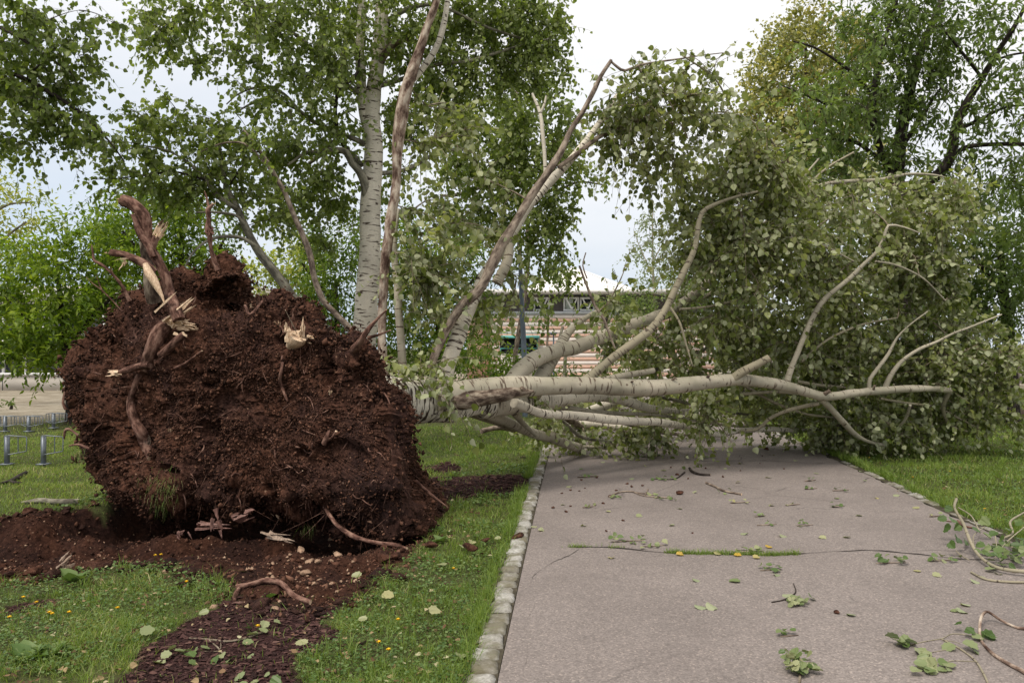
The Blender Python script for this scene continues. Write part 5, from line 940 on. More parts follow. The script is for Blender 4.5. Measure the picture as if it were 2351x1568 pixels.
tree('lime_tree', 'tall rounded lime with pale yellow blossom behind the cherry', 'tree', gb(1850, 27),
     [([(1860, 920, 26), (1860, 700, 24), (1855, 450, 18), (1850, 250, 12), (1850, 100, 6)], 27, 27, 'bark_dark', 10), ([(1856, 420, 12), (1780, 340, 8), (1730, 290, 4)], 27, 26.5, 'bark_dark', 8), ([(1853, 300, 10), (1920, 200, 7), (1950, 120, 4)], 27, 26.5, 'bark_dark', 8)],
     [(1850, 45, 60, 40, 27, 1.4, 2.2), (1800, 100, 70, 50, 27, 1.6, 2.4), (1900, 90, 80, 60, 27, 1.6, 2.6), (1780, 180, 80, 60, 27, 1.6, 2.6), (1880, 180, 100, 70, 27, 2, 2.8), (1960, 160, 50, 60, 27, 1.4, 2.0), (1740, 250, 60, 50, 27, 1.4, 2.4), (1840, 280, 120, 70, 27, 2, 2.8), (1720, 330, 50, 50, 27, 1.2, 2.2), (1800, 370, 120, 60, 27, 2, 2.6), (1940, 280, 60, 70, 27, 1.5, 2.2), (1890, 420, 110, 60, 27, 2, 2.2), (1760, 120, 26, 26, 27, .8, .9), (1700, 290, 22, 20, 27, .6, .8), (1870, 8, 34, 14, 27, .8, 1.2), (1990, 400, 60, 70, 27, 1.5, 2.0), (1780, 460, 110, 60, 27, 2, 2.0)],
     0.125, 'lime_leaf', 'twig_dark', '4', droop=0.3, up=0.8, lpc=70, twigs=False, cover=1.1)
tree('wispy_birch', 'thin pale distant birch standing against the sky beside the tent roof', 'tree', gb(1500, 38),
     [([(1505, 880, 7), (1503, 760, 7), (1500, 640, 5), (1498, 520, 3), (1500, 465, 1.5)], 38, 38, 'bark_cream', 8), ([(1502, 640, 3), (1470, 570, 2), (1455, 530, 1)], 38, 38, 'bark_cream', 6), ([(1500, 600, 3), (1530, 540, 2), (1545, 500, 1)], 38, 38, 'bark_cream', 6)],
     [(1500, 500, 40, 36, 38, 1.2, .8), (1470, 560, 34, 40, 38, 1, .7), (1530, 560, 40, 50, 38, 1, .9), (1490, 620, 46, 36, 38, 1.2, .9), (1540, 640, 40, 40, 38, 1, 1.0), (1480, 680, 50, 26, 38, 1.2, 1.3), (1450, 600, 16, 20, 38, .5, .4)],
     0.12, 'far_leaf', 'bark_cream', '4', droop=0.8, lpc=24, twigs=False)
tree('dense_maple', 'dense dark green tree at the right edge behind the fallen crown', 'tree', gb(2310, 16.5),
     [([(2325, 977, 34), (2322, 900, 30), (2318, 820, 28), (2312, 740, 24), (2300, 620, 16), (2290, 520, 8)], 16.5, 16.5, 'bark_dark', 14), ([(2316, 700, 14), (2260, 620, 9), (2220, 580, 5)], 16.5, 16, 'bark_dark', 8)],
     [(2280, 560, 90, 60, 16.5, 1.3, 2.4), (2340, 520, 60, 50, 16.5, 1.2, 2.0), (2230, 640, 80, 60, 16.5, 1.2, 2.2), (2320, 640, 80, 70, 16.3, 1.3, 2.6), (2270, 700, 90, 50, 16.4, 1.3, 2.4), (2350, 720, 50, 60, 16.2, 1.1, 2.2), (2230, 760, 70, 50, 16.5, 1.1, 1.8), (2440, 620, 80, 160, 16.5, 1.4, 1.4), (2200, 560, 70, 60, 16.8, 1.1, 2.4), (2190, 470, 70, 60, 17, 1, 2.0), (2280, 450, 70, 50, 16.8, 1.1, 1.7), (2340, 430, 40, 60, 16.6, 1, 1.5), (2170, 680, 70, 80, 17, 1.1, 2.2), (2330, 800, 50, 40, 16.3, 1, 1.2)],
     0.10, 'cherry_leaf', 'twig_dark', 'L', droop=0.5, up=1.0, lpc=56, twigs=False)
tree('hornbeam_tree', 'dark understorey tree filling the shade behind the fallen crown', 'tree', gb(1700, 21),
     [([(1700, 940, 22), (1700, 800, 20), (1705, 650, 14), (1700, 540, 8)], 21, 21, 'bark_dark', 10)],
     [(1640, 600, 70, 60, 21, 1.5, 2.2), (1720, 560, 90, 60, 21, 1.6, 2.4), (1620, 680, 80, 60, 21, 1.5, 2.2), (1720, 680, 100, 70, 21, 1.6, 2.2), (1650, 780, 120, 50, 21, 1.6, 2.0), (1760, 780, 100, 60, 21, 1.6, 2.0), (1650, 500, 60, 50, 21, 1.3, 1.8), (1600, 540, 40, 50, 21, 1, 1.6), (1700, 850, 160, 36, 21, 1.6, 1.6), (1580, 460, 26, 24, 21, .8, .8)],
     0.11, 'cherry_leaf', 'twig_dark', 'L', droop=0.4, up=1.0, lpc=60, twigs=False)
tree('hornbeam_tree', 'dark leafy tree between the hidden cherry trunk and the right edge', 'tree', gb(1960, 22),
     [([(1960, 935, 22), (1960, 800, 20), (1955, 650, 14), (1950, 520, 8)], 22, 22, 'bark_dark', 10)],
     [(1880, 540, 100, 60, 22, 1.6, 2.2), (1990, 540, 100, 60, 22, 1.6, 2.2), (1900, 650, 120, 70, 22, 1.8, 2.0), (2030, 650, 110, 70, 22, 1.8, 2.0), (1900, 770, 130, 60, 22, 1.8, 1.8), (2040, 770, 120, 60, 22, 1.8, 1.8), (2130, 700, 90, 120, 22, 1.6, 1.6), (1960, 850, 200, 40, 22, 1.6, 1.6), (2150, 850, 100, 40, 22, 1.6, 1.6)],
     0.11, 'cherry_leaf', 'twig_dark', 'L', droop=0.4, up=1.0, lpc=60, twigs=False)
# small white-stemmed trees and stakes by the brick building
def post(name, label, cat, rows, d, mt, sides=8, group=None):
    g = Geo(); tube(g, pxline(rows, d), sides, 0.15, rough=0.05, lump=0.08, cap=0, seed=float(R.integers(1, 50)))
    b = pxline(rows[:1], d)[0, :3]; return top(g, name, M[mt], label, cat, group, loc=b)
post('wooden_stake', 'upright grey wooden stake right of the lamp post before the brick wall', 'stake', [(1257, 868, 6), (1256, 800, 6), (1258, 760, 5.5), (1259, 722, 5)], 27, 'bark_brown')
post('wooden_stake', 'leaning grey wooden stake just right of the upright stake', 'stake', [(1262, 868, 7), (1275, 815, 7), (1284, 780, 7), (1292, 750, 7)], 27, 'bark_grey')
post('wooden_stake', 'stout short stake in the shade beneath the pale arching limb', 'stake', [(1296, 868, 9), (1297, 840, 9), (1300, 800, 8)], 27, 'bark_grey')
post('bare_stem', 'bare dark sapling stem before the building wall under the fallen crown', 'stem', [(1388, 868, 10), (1390, 820, 9), (1388, 770, 9), (1392, 730, 6)], 24, 'bark_dark')

# ================================================================== street lamp, bollard light, bike racks
M['galv'] = plain('galvanised_steel', (0.22, 0.24, 0.27), 0.45, 0.6, 0.15, 20); M['lamp_paint'] = plain('lamp_paint', (0.15, 0.18, 0.225), 0.45, 0.2, 0.12, 6)
M['lampglass'] = plain('lamp_glass', (0.55, 0.56, 0.56), 0.3)
t = thing('street_lamp', 'tall slightly leaning blue-grey lamp post with its head hidden in leaves', 'street lamp', gb(1205, 18.5))
g = Geo(); L = pxline([(1206, 958, 13), (1204, 840, 12.5), (1201, 760, 12), (1198, 700, 11), (1196, 640, 10), (1194, 600, 9.5), (1193, 560, 9)], 18.5); tube(g, L, 16, 0.4); g.build('pole', M['lamp_paint'], t)
g = Geo(); tube(g, pxline([(1193, 575, 12), (1193, 552, 12), (1193, 548, 9)], 18.5), 16, 0.1); tube(g, pxline([(1193, 552, 5), (1192, 500, 5), (1192, 470, 5)], 18.5), 10, 0.2); g.build('sleeve', M['lamp_paint'], t)
g = Geo(); c = P(1192, 462, 18.5); tube(g, np.array([[c[0], c[1], c[2] - .04, .10], [c[0], c[1], c[2], .26], [c[0], c[1], c[2] + .05, .27], [c[0], c[1], c[2] + .12, .12], [c[0], c[1], c[2] + .15, .02]]), 20, raw=True); h = g.build('lamp_head', M['lamp_paint'], t)
g = Geo(); tube(g, np.array([[c[0], c[1], c[2] - .09, .10], [c[0], c[1], c[2] - .04, .19], [c[0], c[1], c[2] - .005, .2]]), 20, raw=True, cap=0); g.build('diffuser', M['lampglass'], h)
t = thing('path_light', 'small dark T-shaped path light right of the brick building window', 'lamp', gb(1271, 29))
g = Geo(); tube(g, pxline([(1271, 900, 4), (1271, 830, 4), (1271, 768, 3.5)], 29), 10, 0.4); g.build('post', M['lamp_paint'], t)
g = Geo(); c = P(1269, 765, 29); box(g, c[0] - .17, c[0] + .15, c[1] - .12, c[1] + .12, c[2] - .03, c[2] + .03); box(g, c[0] - .09, c[0] + .11, c[1] - .08, c[1] + .08, c[2] - .07, c[2] - .032); g.build('lamp_head', M['lamp_paint'], t)

def wire(g, pts, r=0.007):
    tube(g, np.column_stack([np.array(pts, float), np.full(len(pts), r)]), 8, raw=True)
def rack(px, py, label, h, both, rz=0.0):
    d = F * EYE / (py - HOR); t = thing('bike_rack', label, 'bicycle rack', gb(px, d), 'low bicycle racks standing in the lawn')
    x, y, _ = gb(px, d); g = Geo(); box(g, x - .022, x + .022, y - .03, y + .03, -0.03, h - 0.015); box(g, x - .019, x + .019, y - .027, y + .027, h - 0.0148, h); g.build('post', M['galv'], t)
    g = Geo(); box(g, x - .07, x + .07, y - .07, y + .07, 0.012, 0.026); g.build('base_plate', M['galv'], t)
    for sgn in ((1, -1) if both else (1,)):
        g = Geo(); a, b = (0.23, 0.22) if not both else (0.17, 0.34)
        for off in ((-.02,) if not both else (-.05, .05)):
            wire(g, [(x + sgn * .02, y + off, h * .97), (x + sgn * .035, y + off, h * 1.0), (x + sgn * a, y + off + b * .3, h * .94), (x + sgn * (a + .012), y + off + b * .3, h * .92), (x + sgn * (a + .01), y + off + b * .3, h * .47), (x + sgn * a, y + off + b * .3, h * .45), (x + sgn * .02, y + off, h * .36)])
            wire(g, [(x + sgn * a * .6, y + off + b * .2, h * .96), (x + sgn * a * .6, y + off + b * .2, h * .42)])
        g.build('hoop', M['galv'], t)
    return t
rack(16, 1068, 'nearer left low metal bicycle rack at the frame edge', 0.41, False)
rack(100, 1068, 'nearer right low metal bicycle rack beside the root plate', 0.41, False)
rack(12, 992, 'farther low double-sided rack, leftmost of the back row', 0.31, True)
rack(66, 992, 'farther low double-sided rack, leaning a little, middle of the back row', 0.31, True)
rack(123, 984, 'farther low double-sided rack, nearest the root plate in the back row', 0.31, True)
t = thing('marker_post', 'short dark metal post under the white trunk behind the plate', 'post', gb(937, 12.6)); x, y, _ = gb(937, 12.6)
g = Geo(); box(g, x - .03, x + .03, y - .02, y + .02, -.02, .62); g.build('post', M['lamp_paint'], t); g = Geo(); box(g, x + .031, x + .05, y - .03, y + .03, .05, .6); g.build('side_plate', M['galv'], t)

# ================================================================== buildings
M['conc'] = plain('concrete', (0.50, 0.46, 0.41), 0.85, 0, 0.12, 1.2); M['white_paint'] = plain('white_paint', (0.80, 0.80, 0.79), 0.5, 0, 0.03); M['pane'] = plain('window_glass', (0.02, 0.024, 0.03), 0.08, 0, 0.1, 2, 0.6)
M['roofwhite'] = plain('white_roof_sheet', (0.80, 0.77, 0.74), 0.6, 0, 0.03); M['louvre'] = plain('brown_louvre', (0.17, 0.145, 0.135), 0.7); M['teal'] = plain('teal_paint', (0.12, 0.40, 0.38), 0.5); M['greytrim'] = plain('grey_trim', (0.42, 0.44, 0.46), 0.6); M['curtain'] = plain('curtain', (0.5, 0.55, 0.5), 0.8)
t = thing('low_building', 'long low building with white window band above a concrete plinth at the far left', 'building', (-22, 32, 0))
y0 = 30.3; X0, X1 = -46, -9.8
g = Geo(); box(g, X0, X1, y0, y0 + 9, -.1, .57); box(g, X0, X1, y0 + .35, y0 + 9, .572, 4.0); g.build('wall', M['conc'], t)
g = Geo(); box(g, X0, X1, y0 - .25, y0 + 9.2, 3.4, 3.85); g.build('fascia', M['white_paint'], t); g = Geo(); box(g, X0, X1, y0 - .06, y0 + .3, .575, .67); g.build('sill', M['white_paint'], t)
k = X0
while k < X1 - .5:
    w_ = 1.52; g = Geo()
    for a, b, c, d in ((k, k + .09, .672, 3.39), (k + w_ * .5 - .03, k + w_ * .5 + .03, .672, 3.39)): box(g, a, b, y0 + .02, y0 + .14, c, d)
    for c in (1.55, 3.3): box(g, k + .092, k + w_ * .5 - .032, y0 + .03, y0 + .13, c, c + .07); box(g, k + w_ * .5 + .032, k + w_ - .002, y0 + .03, y0 + .13, c, c + .07)
    if k > -24: 
        f = g.build('window', M['white_paint'], t); g = Geo(); box(g, k + .05, k + w_, y0 + .16, y0 + .2, .675, 3.38); g.build('pane', M['pane'], f)
    k += w_
for xj in (-19.4, -16.6, -13.0):
    g = Geo(); box(g, xj, xj + .03, y0 - .004, y0 + .02, 0, .56); g.build('joint', M['pane'], t)

t = thing('brick_building', 'pale building with orange brick stripes under a white tent-like roof', 'building', (3, 42, 0)); D = 38.0
zx = lambda px: (px - CX) / F * D
zz = lambda py: EYE - (py - HOR) / F * D
def brickmat():
    m, nt, b, _ = mat('striped_brick'); tcn = N(nt, 'ShaderNodeTexCoord'); v = tcn.outputs['Object']
    xyz = N(nt, 'ShaderNodeSeparateXYZ'); nt.links.new(v, xyz.inputs[0])
    br = N(nt, 'ShaderNodeTexBrick'); cx = N(nt, 'ShaderNodeCombineXYZ'); nt.links.new(math_(nt, 'ADD', xyz.outputs[0], xyz.outputs[1]), cx.inputs[0]); nt.links.new(xyz.outputs[2], cx.inputs[1]); nt.links.new(cx.outputs[0], br.inputs[0])
    br.inputs['Scale'].default_value = 3.6; br.inputs['Color1'].default_value = (0.56, 0.30, 0.21, 1); br.inputs['Color2'].default_value = (0.64, 0.37, 0.27, 1); br.inputs['Mortar'].default_value = (0.5, 0.42, 0.36, 1); br.inputs['Mortar Size'].default_value = 0.03
    n = noise(nt, v, 2, 4); nt.links.new(mixc(nt, math_(nt, 'MULTIPLY', n, 0.3), br.outputs[0], (0.55, 0.4, 0.33)), b.inputs['Base Color']); b.inputs['Roughness'].default_value = .9; return m
M['brick'] = brickmat(); M['blockwhite'] = plain('pale_block', (0.66, 0.60, 0.56), 0.85, 0, 0.08, 3)
xa, xb = zx(1127), zx(1640); per_ = (751 - 732.5) / F * D
wl, wr = zx(1148), zx(1235)
ztop = zz(722); bands = []; z = ztop; k = 0
while z > -0.2:
    h = (0.195 if k % 2 == 0 else 0.175); bands.append((z - h, z, k % 2)); z -= h; k += 1
gw, gb_ = Geo(), Geo()
for a, b, c in bands:
    tgt = gb_ if c else gw; e_ = 0.004 if c else 0.0
    if b < zz(771) : 
        box(tgt, xa + (0 if not c else -.004), wl, D - e_, D + 4, a, b); box(tgt, wr, xb, D - e_, D + 4, a, b)
    else: box(tgt, xa + (0 if not c else -.004), xb, D - e_, D + 4, a, b)
gw.build('wall', M['blockwhite'], t); gb_.build('brick_courses', M['brick'], t)
g = Geo(); box(g, zx(1070), xa - .006, D + .8, D + 6, -.1, ztop); g.build('side_wall', M['brick'], t)
g = Geo(); box(g, xa, zx(1420), D - .05, D + 4, ztop + .003, zz(715)); g.build('ledge', M['greytrim'], t)
g = Geo()
for q in range(22):
    a = zz(715) + .003 + q * (zz(677) - zz(715)) / 22; box(g, zx(1070), zx(1640), D + .35 - .03 * (q % 2), D + 5, a, a + (zz(677) - zz(715)) / 22 - .0015)
g.build('louvre_band', M['louvre'], t)
g = Geo(); box(g, zx(1050), zx(1660), D - .6, D + 7, zz(675), zz(666)); g.build('flat_roof', M['roofwhite'], t)
# windows of the upper storey, with diagonal struts
for a_, b_ in ((1225, 1262), (1294, 1330), (1332, 1366)):
    g = Geo(); xl, xr_, zb, zt_ = zx(a_), zx(b_), zz(714), zz(682); yy = D + .22
    for A_ in ((xl, xr_, zb, zb + .09), (xl, xr_, zt_ - .09, zt_), (xl, xl + .08, zb + .092, zt_ - .092), (xr_ - .08, xr_, zb + .092, zt_ - .092)): box(g, A_[0], A_[1], yy - .1, yy, A_[2], A_[3])
    f = g.build('window', M['white_paint'], t)
    g = Geo(); box(g, xl + .082, xr_ - .082, yy - .04, yy - .01, zb + .094, zt_ - .094); g.build('pane', M['pane'], f)
    g = Geo(); tube(g, np.array([[xl + .1, yy - .3, zt_ - .05, .035], [(xl + xr_) / 2, yy - .3, zb + .1, .035]]), 6, raw=True); tube(g, np.array([[xr_ - .1, yy - .3, zt_ - .05, .035], [(xl + xr_) / 2 + .02, yy - .3, zb + .1, .035]]), 6, raw=True); g.build('strut', M['white_paint'], f)
    if a_ == 1294: g = Geo(); box(g, xl + .1, xl + .45, yy - .06, yy - .045, zb + .1, zt_ - .1); g.build('curtain', M['curtain'], f)
f = None
g = Geo(); box(g, wl - .05, wr + .06, D - .5, D + .1, zz(777), zz(771)); aw = g.build('awning', M['teal'], t); aw['label'] = 'teal awning box over the window'
g = Geo(); box(g, wl, wr, D + .12, D + .16, zz(812), zz(777) - .003); w1 = g.build('window', M['pane'], t)
g = Geo(); box(g, wl, wr, D + .02, D + .1, zz(801), zz(799)); box(g, wl, wl + .05, D + .02, D + .1, zz(812), zz(801) - .002); box(g, wr - .06, wr, D + .02, D + .1, zz(798.8), zz(777) - .004); g.build('frame', M['teal'], w1)
g = Geo(); box(g, wl, wr, D + .05, D + 4, -.1, zz(812) - .003); g.build('wall_below_window', M['blockwhite'], t)
# tent roof
ap = P(1318, 612, 46); g = Geo(); pts = []
for (px, py, d) in ((1180, 672, 41), (1455, 664, 41), (1560, 668, 52), (1200, 668, 52)): pts.append(P(px, py - 4, d))
pts = [np.array([p_[0], p_[1], zz(666) + 0.02]) for p_ in pts]
g.add(np.vstack(pts + [ap]), [[0, 1, 4], [1, 2, 4], [2, 3, 4], [3, 0, 4]]); b_ = np.vstack(pts); b_2 = b_.copy(); b_2[:, 2] -= .0; 
tr_ = g.build('tent_roof', M['roofwhite'], t, smooth=False)
g = Geo()
for (a, b) in ((pts[1], ap), (pts[0], ap)): tube(g, np.array([list(a) + [.035], list(b) + [.035]]), 6, raw=True)
g.build('ridge', M['greytrim'], tr_)
# pale garden wall on the right, seen beneath the crown
t = thing('garden_fence', 'low grey slatted fence beyond the trees at the right edge', 'fence', (20, 34, 0)); g = Geo(); box(g, 9, 40, 34, 34.1, .1, 1.3); g.build('slats', M['conc'], t)
for k in range(12): g = Geo(); x = 9.5 + k * 2.4; box(g, x, x + .1, 33.88, 33.998, -.1, 1.4); g.build('post', M['louvre'], t)

# ================================================================== turf, mulch, crumbs
def hz(xy): return height(xy[:, 0], xy[:, 1])
def scatter(n, x0, x1, y0, y1, dens=None):
    """random ground points, denser towards the camera"""
    u = R.random(n); p = 1.6
    y = (y0 ** (1 - p) + u * (y1 ** (1 - p) - y0 ** (1 - p))) ** (1 / (1 - p))
    x = R.uniform(x0, x1, n) * 1.0; return np.stack([x, y], 1)
def inframe(q, m=0.3): return (np.abs(q[:, 0]) < (CX / F) * q[:, 1] + m) | ((np.abs(q[:, 0]) < (CX / F) * q[:, 1] + 3.5) & (R.random(len(q)) < 0.45))
def onpath(q, ml=0.14, mr=0.085): return (q[:, 0] > ex(LEFT_EDGE, q[:, 1]) - ml) & (q[:, 0] < ex(RIGHT_EDGE, q[:, 1]) + mr) & (q[:, 1] < 36)
def blades(q, h, w, var, lean=0.6):
    n = len(q); z = hz(q); a = R.uniform(0, 2 * np.pi, n); s = np.stack([np.cos(a), np.sin(a), np.zeros(n)], 1) * w[:, None]
    la = R.uniform(0, 2 * np.pi, n); ld = np.stack([np.cos(la), np.sin(la), np.zeros(n)], 1) * (h * R.gamma(2, lean / 2, n).clip(0, 1.7))[:, None]
    b = np.column_stack([q, z - 0.004]); up = np.zeros((n, 3)); up[:, 2] = h
    m = b + up * 0.6 + ld * 0.35; t = b + up * (1 - 0.25 * np.clip(np.linalg.norm(ld, axis=1) / h, 0, 2))[:, None] + ld
    V = np.stack([b - s, b + s, m + s * .75, m - s * .75, t], 1).reshape(-1, 3); i = np.arange(n)[:, None] * 5
    return V, [i + np.array([[0, 1, 2, 3]]), i + np.array([[3, 2, 4]])], var
g = Geo(); q = np.vstack([scatter(250000, -8.5, 0.7, 3.2, 16), scatter(190000, 4.1, 12, 3.4, 19), scatter(90000, -14, 18, 12, 36)])
q = q[inframe(q)]; s_, m_, g_ = region(q[:, 0], q[:, 1]); q2 = np.column_stack([q * 1.4, np.zeros(len(q))]); dn = fbm(q2, 3, seed=81)
de = polydist(q[:, 0], q[:, 1], SOIL)
bare = (dn < 0.05) & (R.random(len(q)) < 0.84) & (q[:, 0] < 1) & (q[:, 1] < 7)
keep = ~s_ & ~m_ & ~g_ & ~onpath(q) & ~bare
stray = (m_ | (s_ & (de < 0.16))) & (R.random(len(q)) < 0.035) & (polydist(q[:, 0], q[:, 1], PITL, False) > .7)
q = q[keep | stray]; dn = fbm(np.column_stack([q * 2.2, np.zeros(len(q))]), 4, seed=83); n = len(q); far = np.clip(q[:, 1] / 6, 0.8, 3)
h = (0.030 + 0.020 * dn + R.gamma(2, 0.009, n)).clip(0.010, 0.12) * (1 + 0.25 * (q[:, 0] > 4)); w = (0.0013 + R.random(n) * 0.0016) * far ** 0.8
var = np.clip(0.34 + 0.14 * dn + R.normal(size=n) * 0.17 + (R.random(n) < 0.10 + 0.10 * ((q[:, 0] < -1.2) & (q[:, 1] < 6.5))) * 0.5 + 0.12 * (q[:, 1] > 8) * (q[:, 0] < -2), 0, 1)
V, FF, vv = blades(q, h, w, var, 1.05); g.add(V, FF, 0, vv)
# longer tufts along the kerb, the soil edge and in the lawn
tc_ = np.vstack([np.column_stack([ex(LEFT_EDGE, yy) - R.uniform(.05, .15, len(yy)), yy]) for yy in [R.uniform(3.4, 12, 60)]] + [np.column_stack([ex(LEFT_EDGE, yy) - 0.145 - np.abs(R.normal(size=len(yy))) * 0.04, yy]) for yy in [R.uniform(3.4, 12, 260)]] + [np.column_stack([ex(RIGHT_EDGE, yy) + 0.10 + np.abs(R.normal(size=len(yy))) * 0.04, yy]) for yy in [R.uniform(6, 14, 200)]] + [scatter(500, -4, 0.6, 3.5, 13), scatter(380, 4.3, 9, 6, 14)])
s_, m_, g_ = region(tc_[:, 0], tc_[:, 1]); tc_ = tc_[~s_ & ~m_ & ~g_ & ~onpath(tc_, .14, .1)]
q = np.repeat(tc_, 26, 0) + R.normal(size=(len(tc_) * 26, 2)) * 0.028; n = len(q); q = q[~onpath(q, .05, .02)]; n = len(q)
V, FF, vv = blades(q, R.gamma(5, 0.016, n).clip(0.03, 0.17), R.uniform(.0013, .0028, n) * np.clip(q[:, 1] / 6, .8, 2), np.clip(R.normal(size=n) * .16 + .36, 0, 1), 0.7); g.add(V, FF, 0, vv)
tag(g.build('grass', M['grass']), kind='stuff', label='mown grass of the two lawns')
# broad-leaved weeds and clover low in the turf
g = Geo(); q = np.vstack([scatter(52000, -4.5, 0.6, 3.4, 11), scatter(9000, 4.1, 9, 6, 13)]); q = q[inframe(q)]; s_, m_, g_ = region(q[:, 0], q[:, 1])
dn = fbm(np.column_stack([q * 1.7, np.zeros(len(q))]), 3, seed=87); q = q[~s_ & ~m_ & ~g_ & ~onpath(q) & (dn > -0.25)]; n = len(q)
pos = np.column_stack([q, hz(q) + R.uniform(0.008, 0.045, n)]); a = R.uniform(0, 2 * np.pi, n)
put_leaves(g, pos, np.stack([np.cos(a), np.sin(a), R.uniform(-.3, .5, n)], 1), np.stack([R.normal(size=n) * .35, R.normal(size=n) * .35, np.ones(n)], 1), R.uniform(.010, .026, n) * np.clip(q[:, 1] / 6, .8, 1.6), R.random(n), '8')
tag(g.build('clover', M['clover']), kind='stuff', label='clover and small weeds in the turf')
# rosettes
PL = 0
for (px, py, sz, lab) in ((170, 1335, .11, 'broad-leaved weed at the soil edge on the left'), (62, 1520, .10, 'dark rosette weed low in the left foreground lawn'), (115, 1510, .09, 'pale rosette weed next to the dark one in the left foreground'), (620, 1385, .05, 'tiny weed leaf beside the lying root'), (170, 1232, .07, 'dark seedling on the slope of the pit'), (1010, 1245, .07, 'weed clump on the grass strip near the soil edge'), (1700, 1030, 0.0, '')):
    if sz == 0: continue
    c = G(px, py); z = float(height(c[:1], c[1:2])[0]); n = 9 if sz > .06 else 5; a = np.arange(n) * 2.4 + R.random(n) * .5; g = Geo()
    put_leaves(g, np.column_stack([c[0] + np.cos(a) * .012, c[1] + np.sin(a) * .012, np.full(n, z + .01)]), np.stack([np.cos(a), np.sin(a), R.uniform(.2, 1.1, n)], 1), np.stack([np.cos(a) * -.5, np.sin(a) * -.5, np.ones(n)], 1), sz * R.uniform(.7, 1.2, n), R.uniform(.3, .9, n), '8')
    top(g, 'weed', M['clover'], lab, 'plant', loc=np.array([c[0], c[1], z]))

g = Geo(); q = scatter(60000, -4.0, 0.6, 3.3, 12.5); q = q[inframe(q)]; s_, m_, g_ = region(q[:, 0], q[:, 1]); edge = R.random(len(q)) < 0.015
q = q[(m_ | (edge & ~s_)) & ~onpath(q)]; n = len(q)
chunks(g, np.column_stack([q, hz(q) + R.uniform(0, .012, n)]), R.gamma(3, 0.0042, n).clip(.004, .03) * np.clip(q[:, 1] / 6, .8, 1.8), R.random(n) ** 1.3)
# flatten the chips: long and thin
V = g.V[0].reshape(-1, 6, 3); c = V.mean(1, keepdims=True); V2 = V - c; V2[..., 2] *= 0.35; dd_ = unit(R.normal(size=(len(V), 1, 3)) * np.array([1, 1, .15])); V2 += dd_ * (V2 * dd_).sum(-1, keepdims=True) * 0.9; g.V[0] = (V2 + c).reshape(-1, 3)
q_ = tag(g.build('bark_mulch', M['chip'], smooth=False), kind='stuff', label='dark red bark mulch')
g = Geo(); q = scatter(46000, -6.2, 0.2, 4.2, 9.5); q = q[inframe(q)]; s_, m_, g_ = region(q[:, 0], q[:, 1]); de = polydist(q[:, 0], q[:, 1], SOIL); q = q[(s_ | ((de < .14) & (R.random(len(q)) < .5)) | (R.random(len(q)) < .004)) & ~onpath(q, .2)]; n = len(q)
chunks(g, np.column_stack([q, hz(q) + .002]), R.gamma(1.5, 0.006, n).clip(.003, .05), np.clip(R.random(n) ** 1.5, 0, 1))
tag(g.build('soil_crumbs', M['crumb']), kind='stuff', label='crumbled earth round the pit')

# ================================================================== stones, roots and torn wood on the soil
def stone(px, py, w_, seed, label, group='stones lying on the dug soil', sq=(1, .8, .6)):
    c = G(px, py); z = float(height(c[:1], c[1:2])[0]); s = w_ * 0.66 * c[1] / F; V, Fc = rock(np.zeros(3), s, seed, sq); g = Geo(); g.add(V, Fc)
    o = g.build('stone', M['stone']); o.location = (float(c[0]), float(c[1]), z + s * 0.25); return tag(o, label, 'stone', group)
ST = [(712, 1300, 26, 'largest pale stone in the heap below the root plate'), (742, 1292, 26, 'pale stone at the top right of the heap'), (775, 1300, 20, 'pinkish stone at the right end of the heap'), (764, 1283, 18, 'small pale stone above the pink one in the heap'), (700, 1324, 22, 'grey stone at the foot of the heap'), (690, 1284, 22, 'stone at the upper left of the heap'),
      (660, 1345, 30, 'long flat pale stone below the heap'), (640, 1352, 16, 'small stone left of the long flat one'), (720, 1352, 18, 'lone light stone right of the long flat one'), (607, 1352, 16, 'small pale stone near the lying root'), (600, 1392, 20, 'stone just below the lying root'), (575, 1396, 12, 'small pale stone below the root end'), (633, 1402, 14, 'stone at the mulch edge below the root'), (625, 1300, 14, 'small round stone left of the heap'), (796, 1330, 12, 'small stone between heap and grass')]
for k, (x, y, w_, lb) in enumerate(ST): stone(x, y, w_, k * 1.3 + 1, lb)
for k in range(46):
    x, y = 700 + R.normal() * 75, 1322 + R.normal() * 32
    if 1262 < y < 1400 and x < 850 - (y - 1280) * .3: stone(x, y, R.uniform(5, 14), 40 + k * .7, 'small stone scattered in the dug soil beneath the root plate', 'small stones scattered in the soil')
for k in range(26):
    x, y = R.uniform(5, 480), R.uniform(1240, 1300)
    stone(x, y, R.uniform(4, 10), 90 + k * .7, 'small brown pebble on the left slope of the pit', 'pebbles on the pit slope')

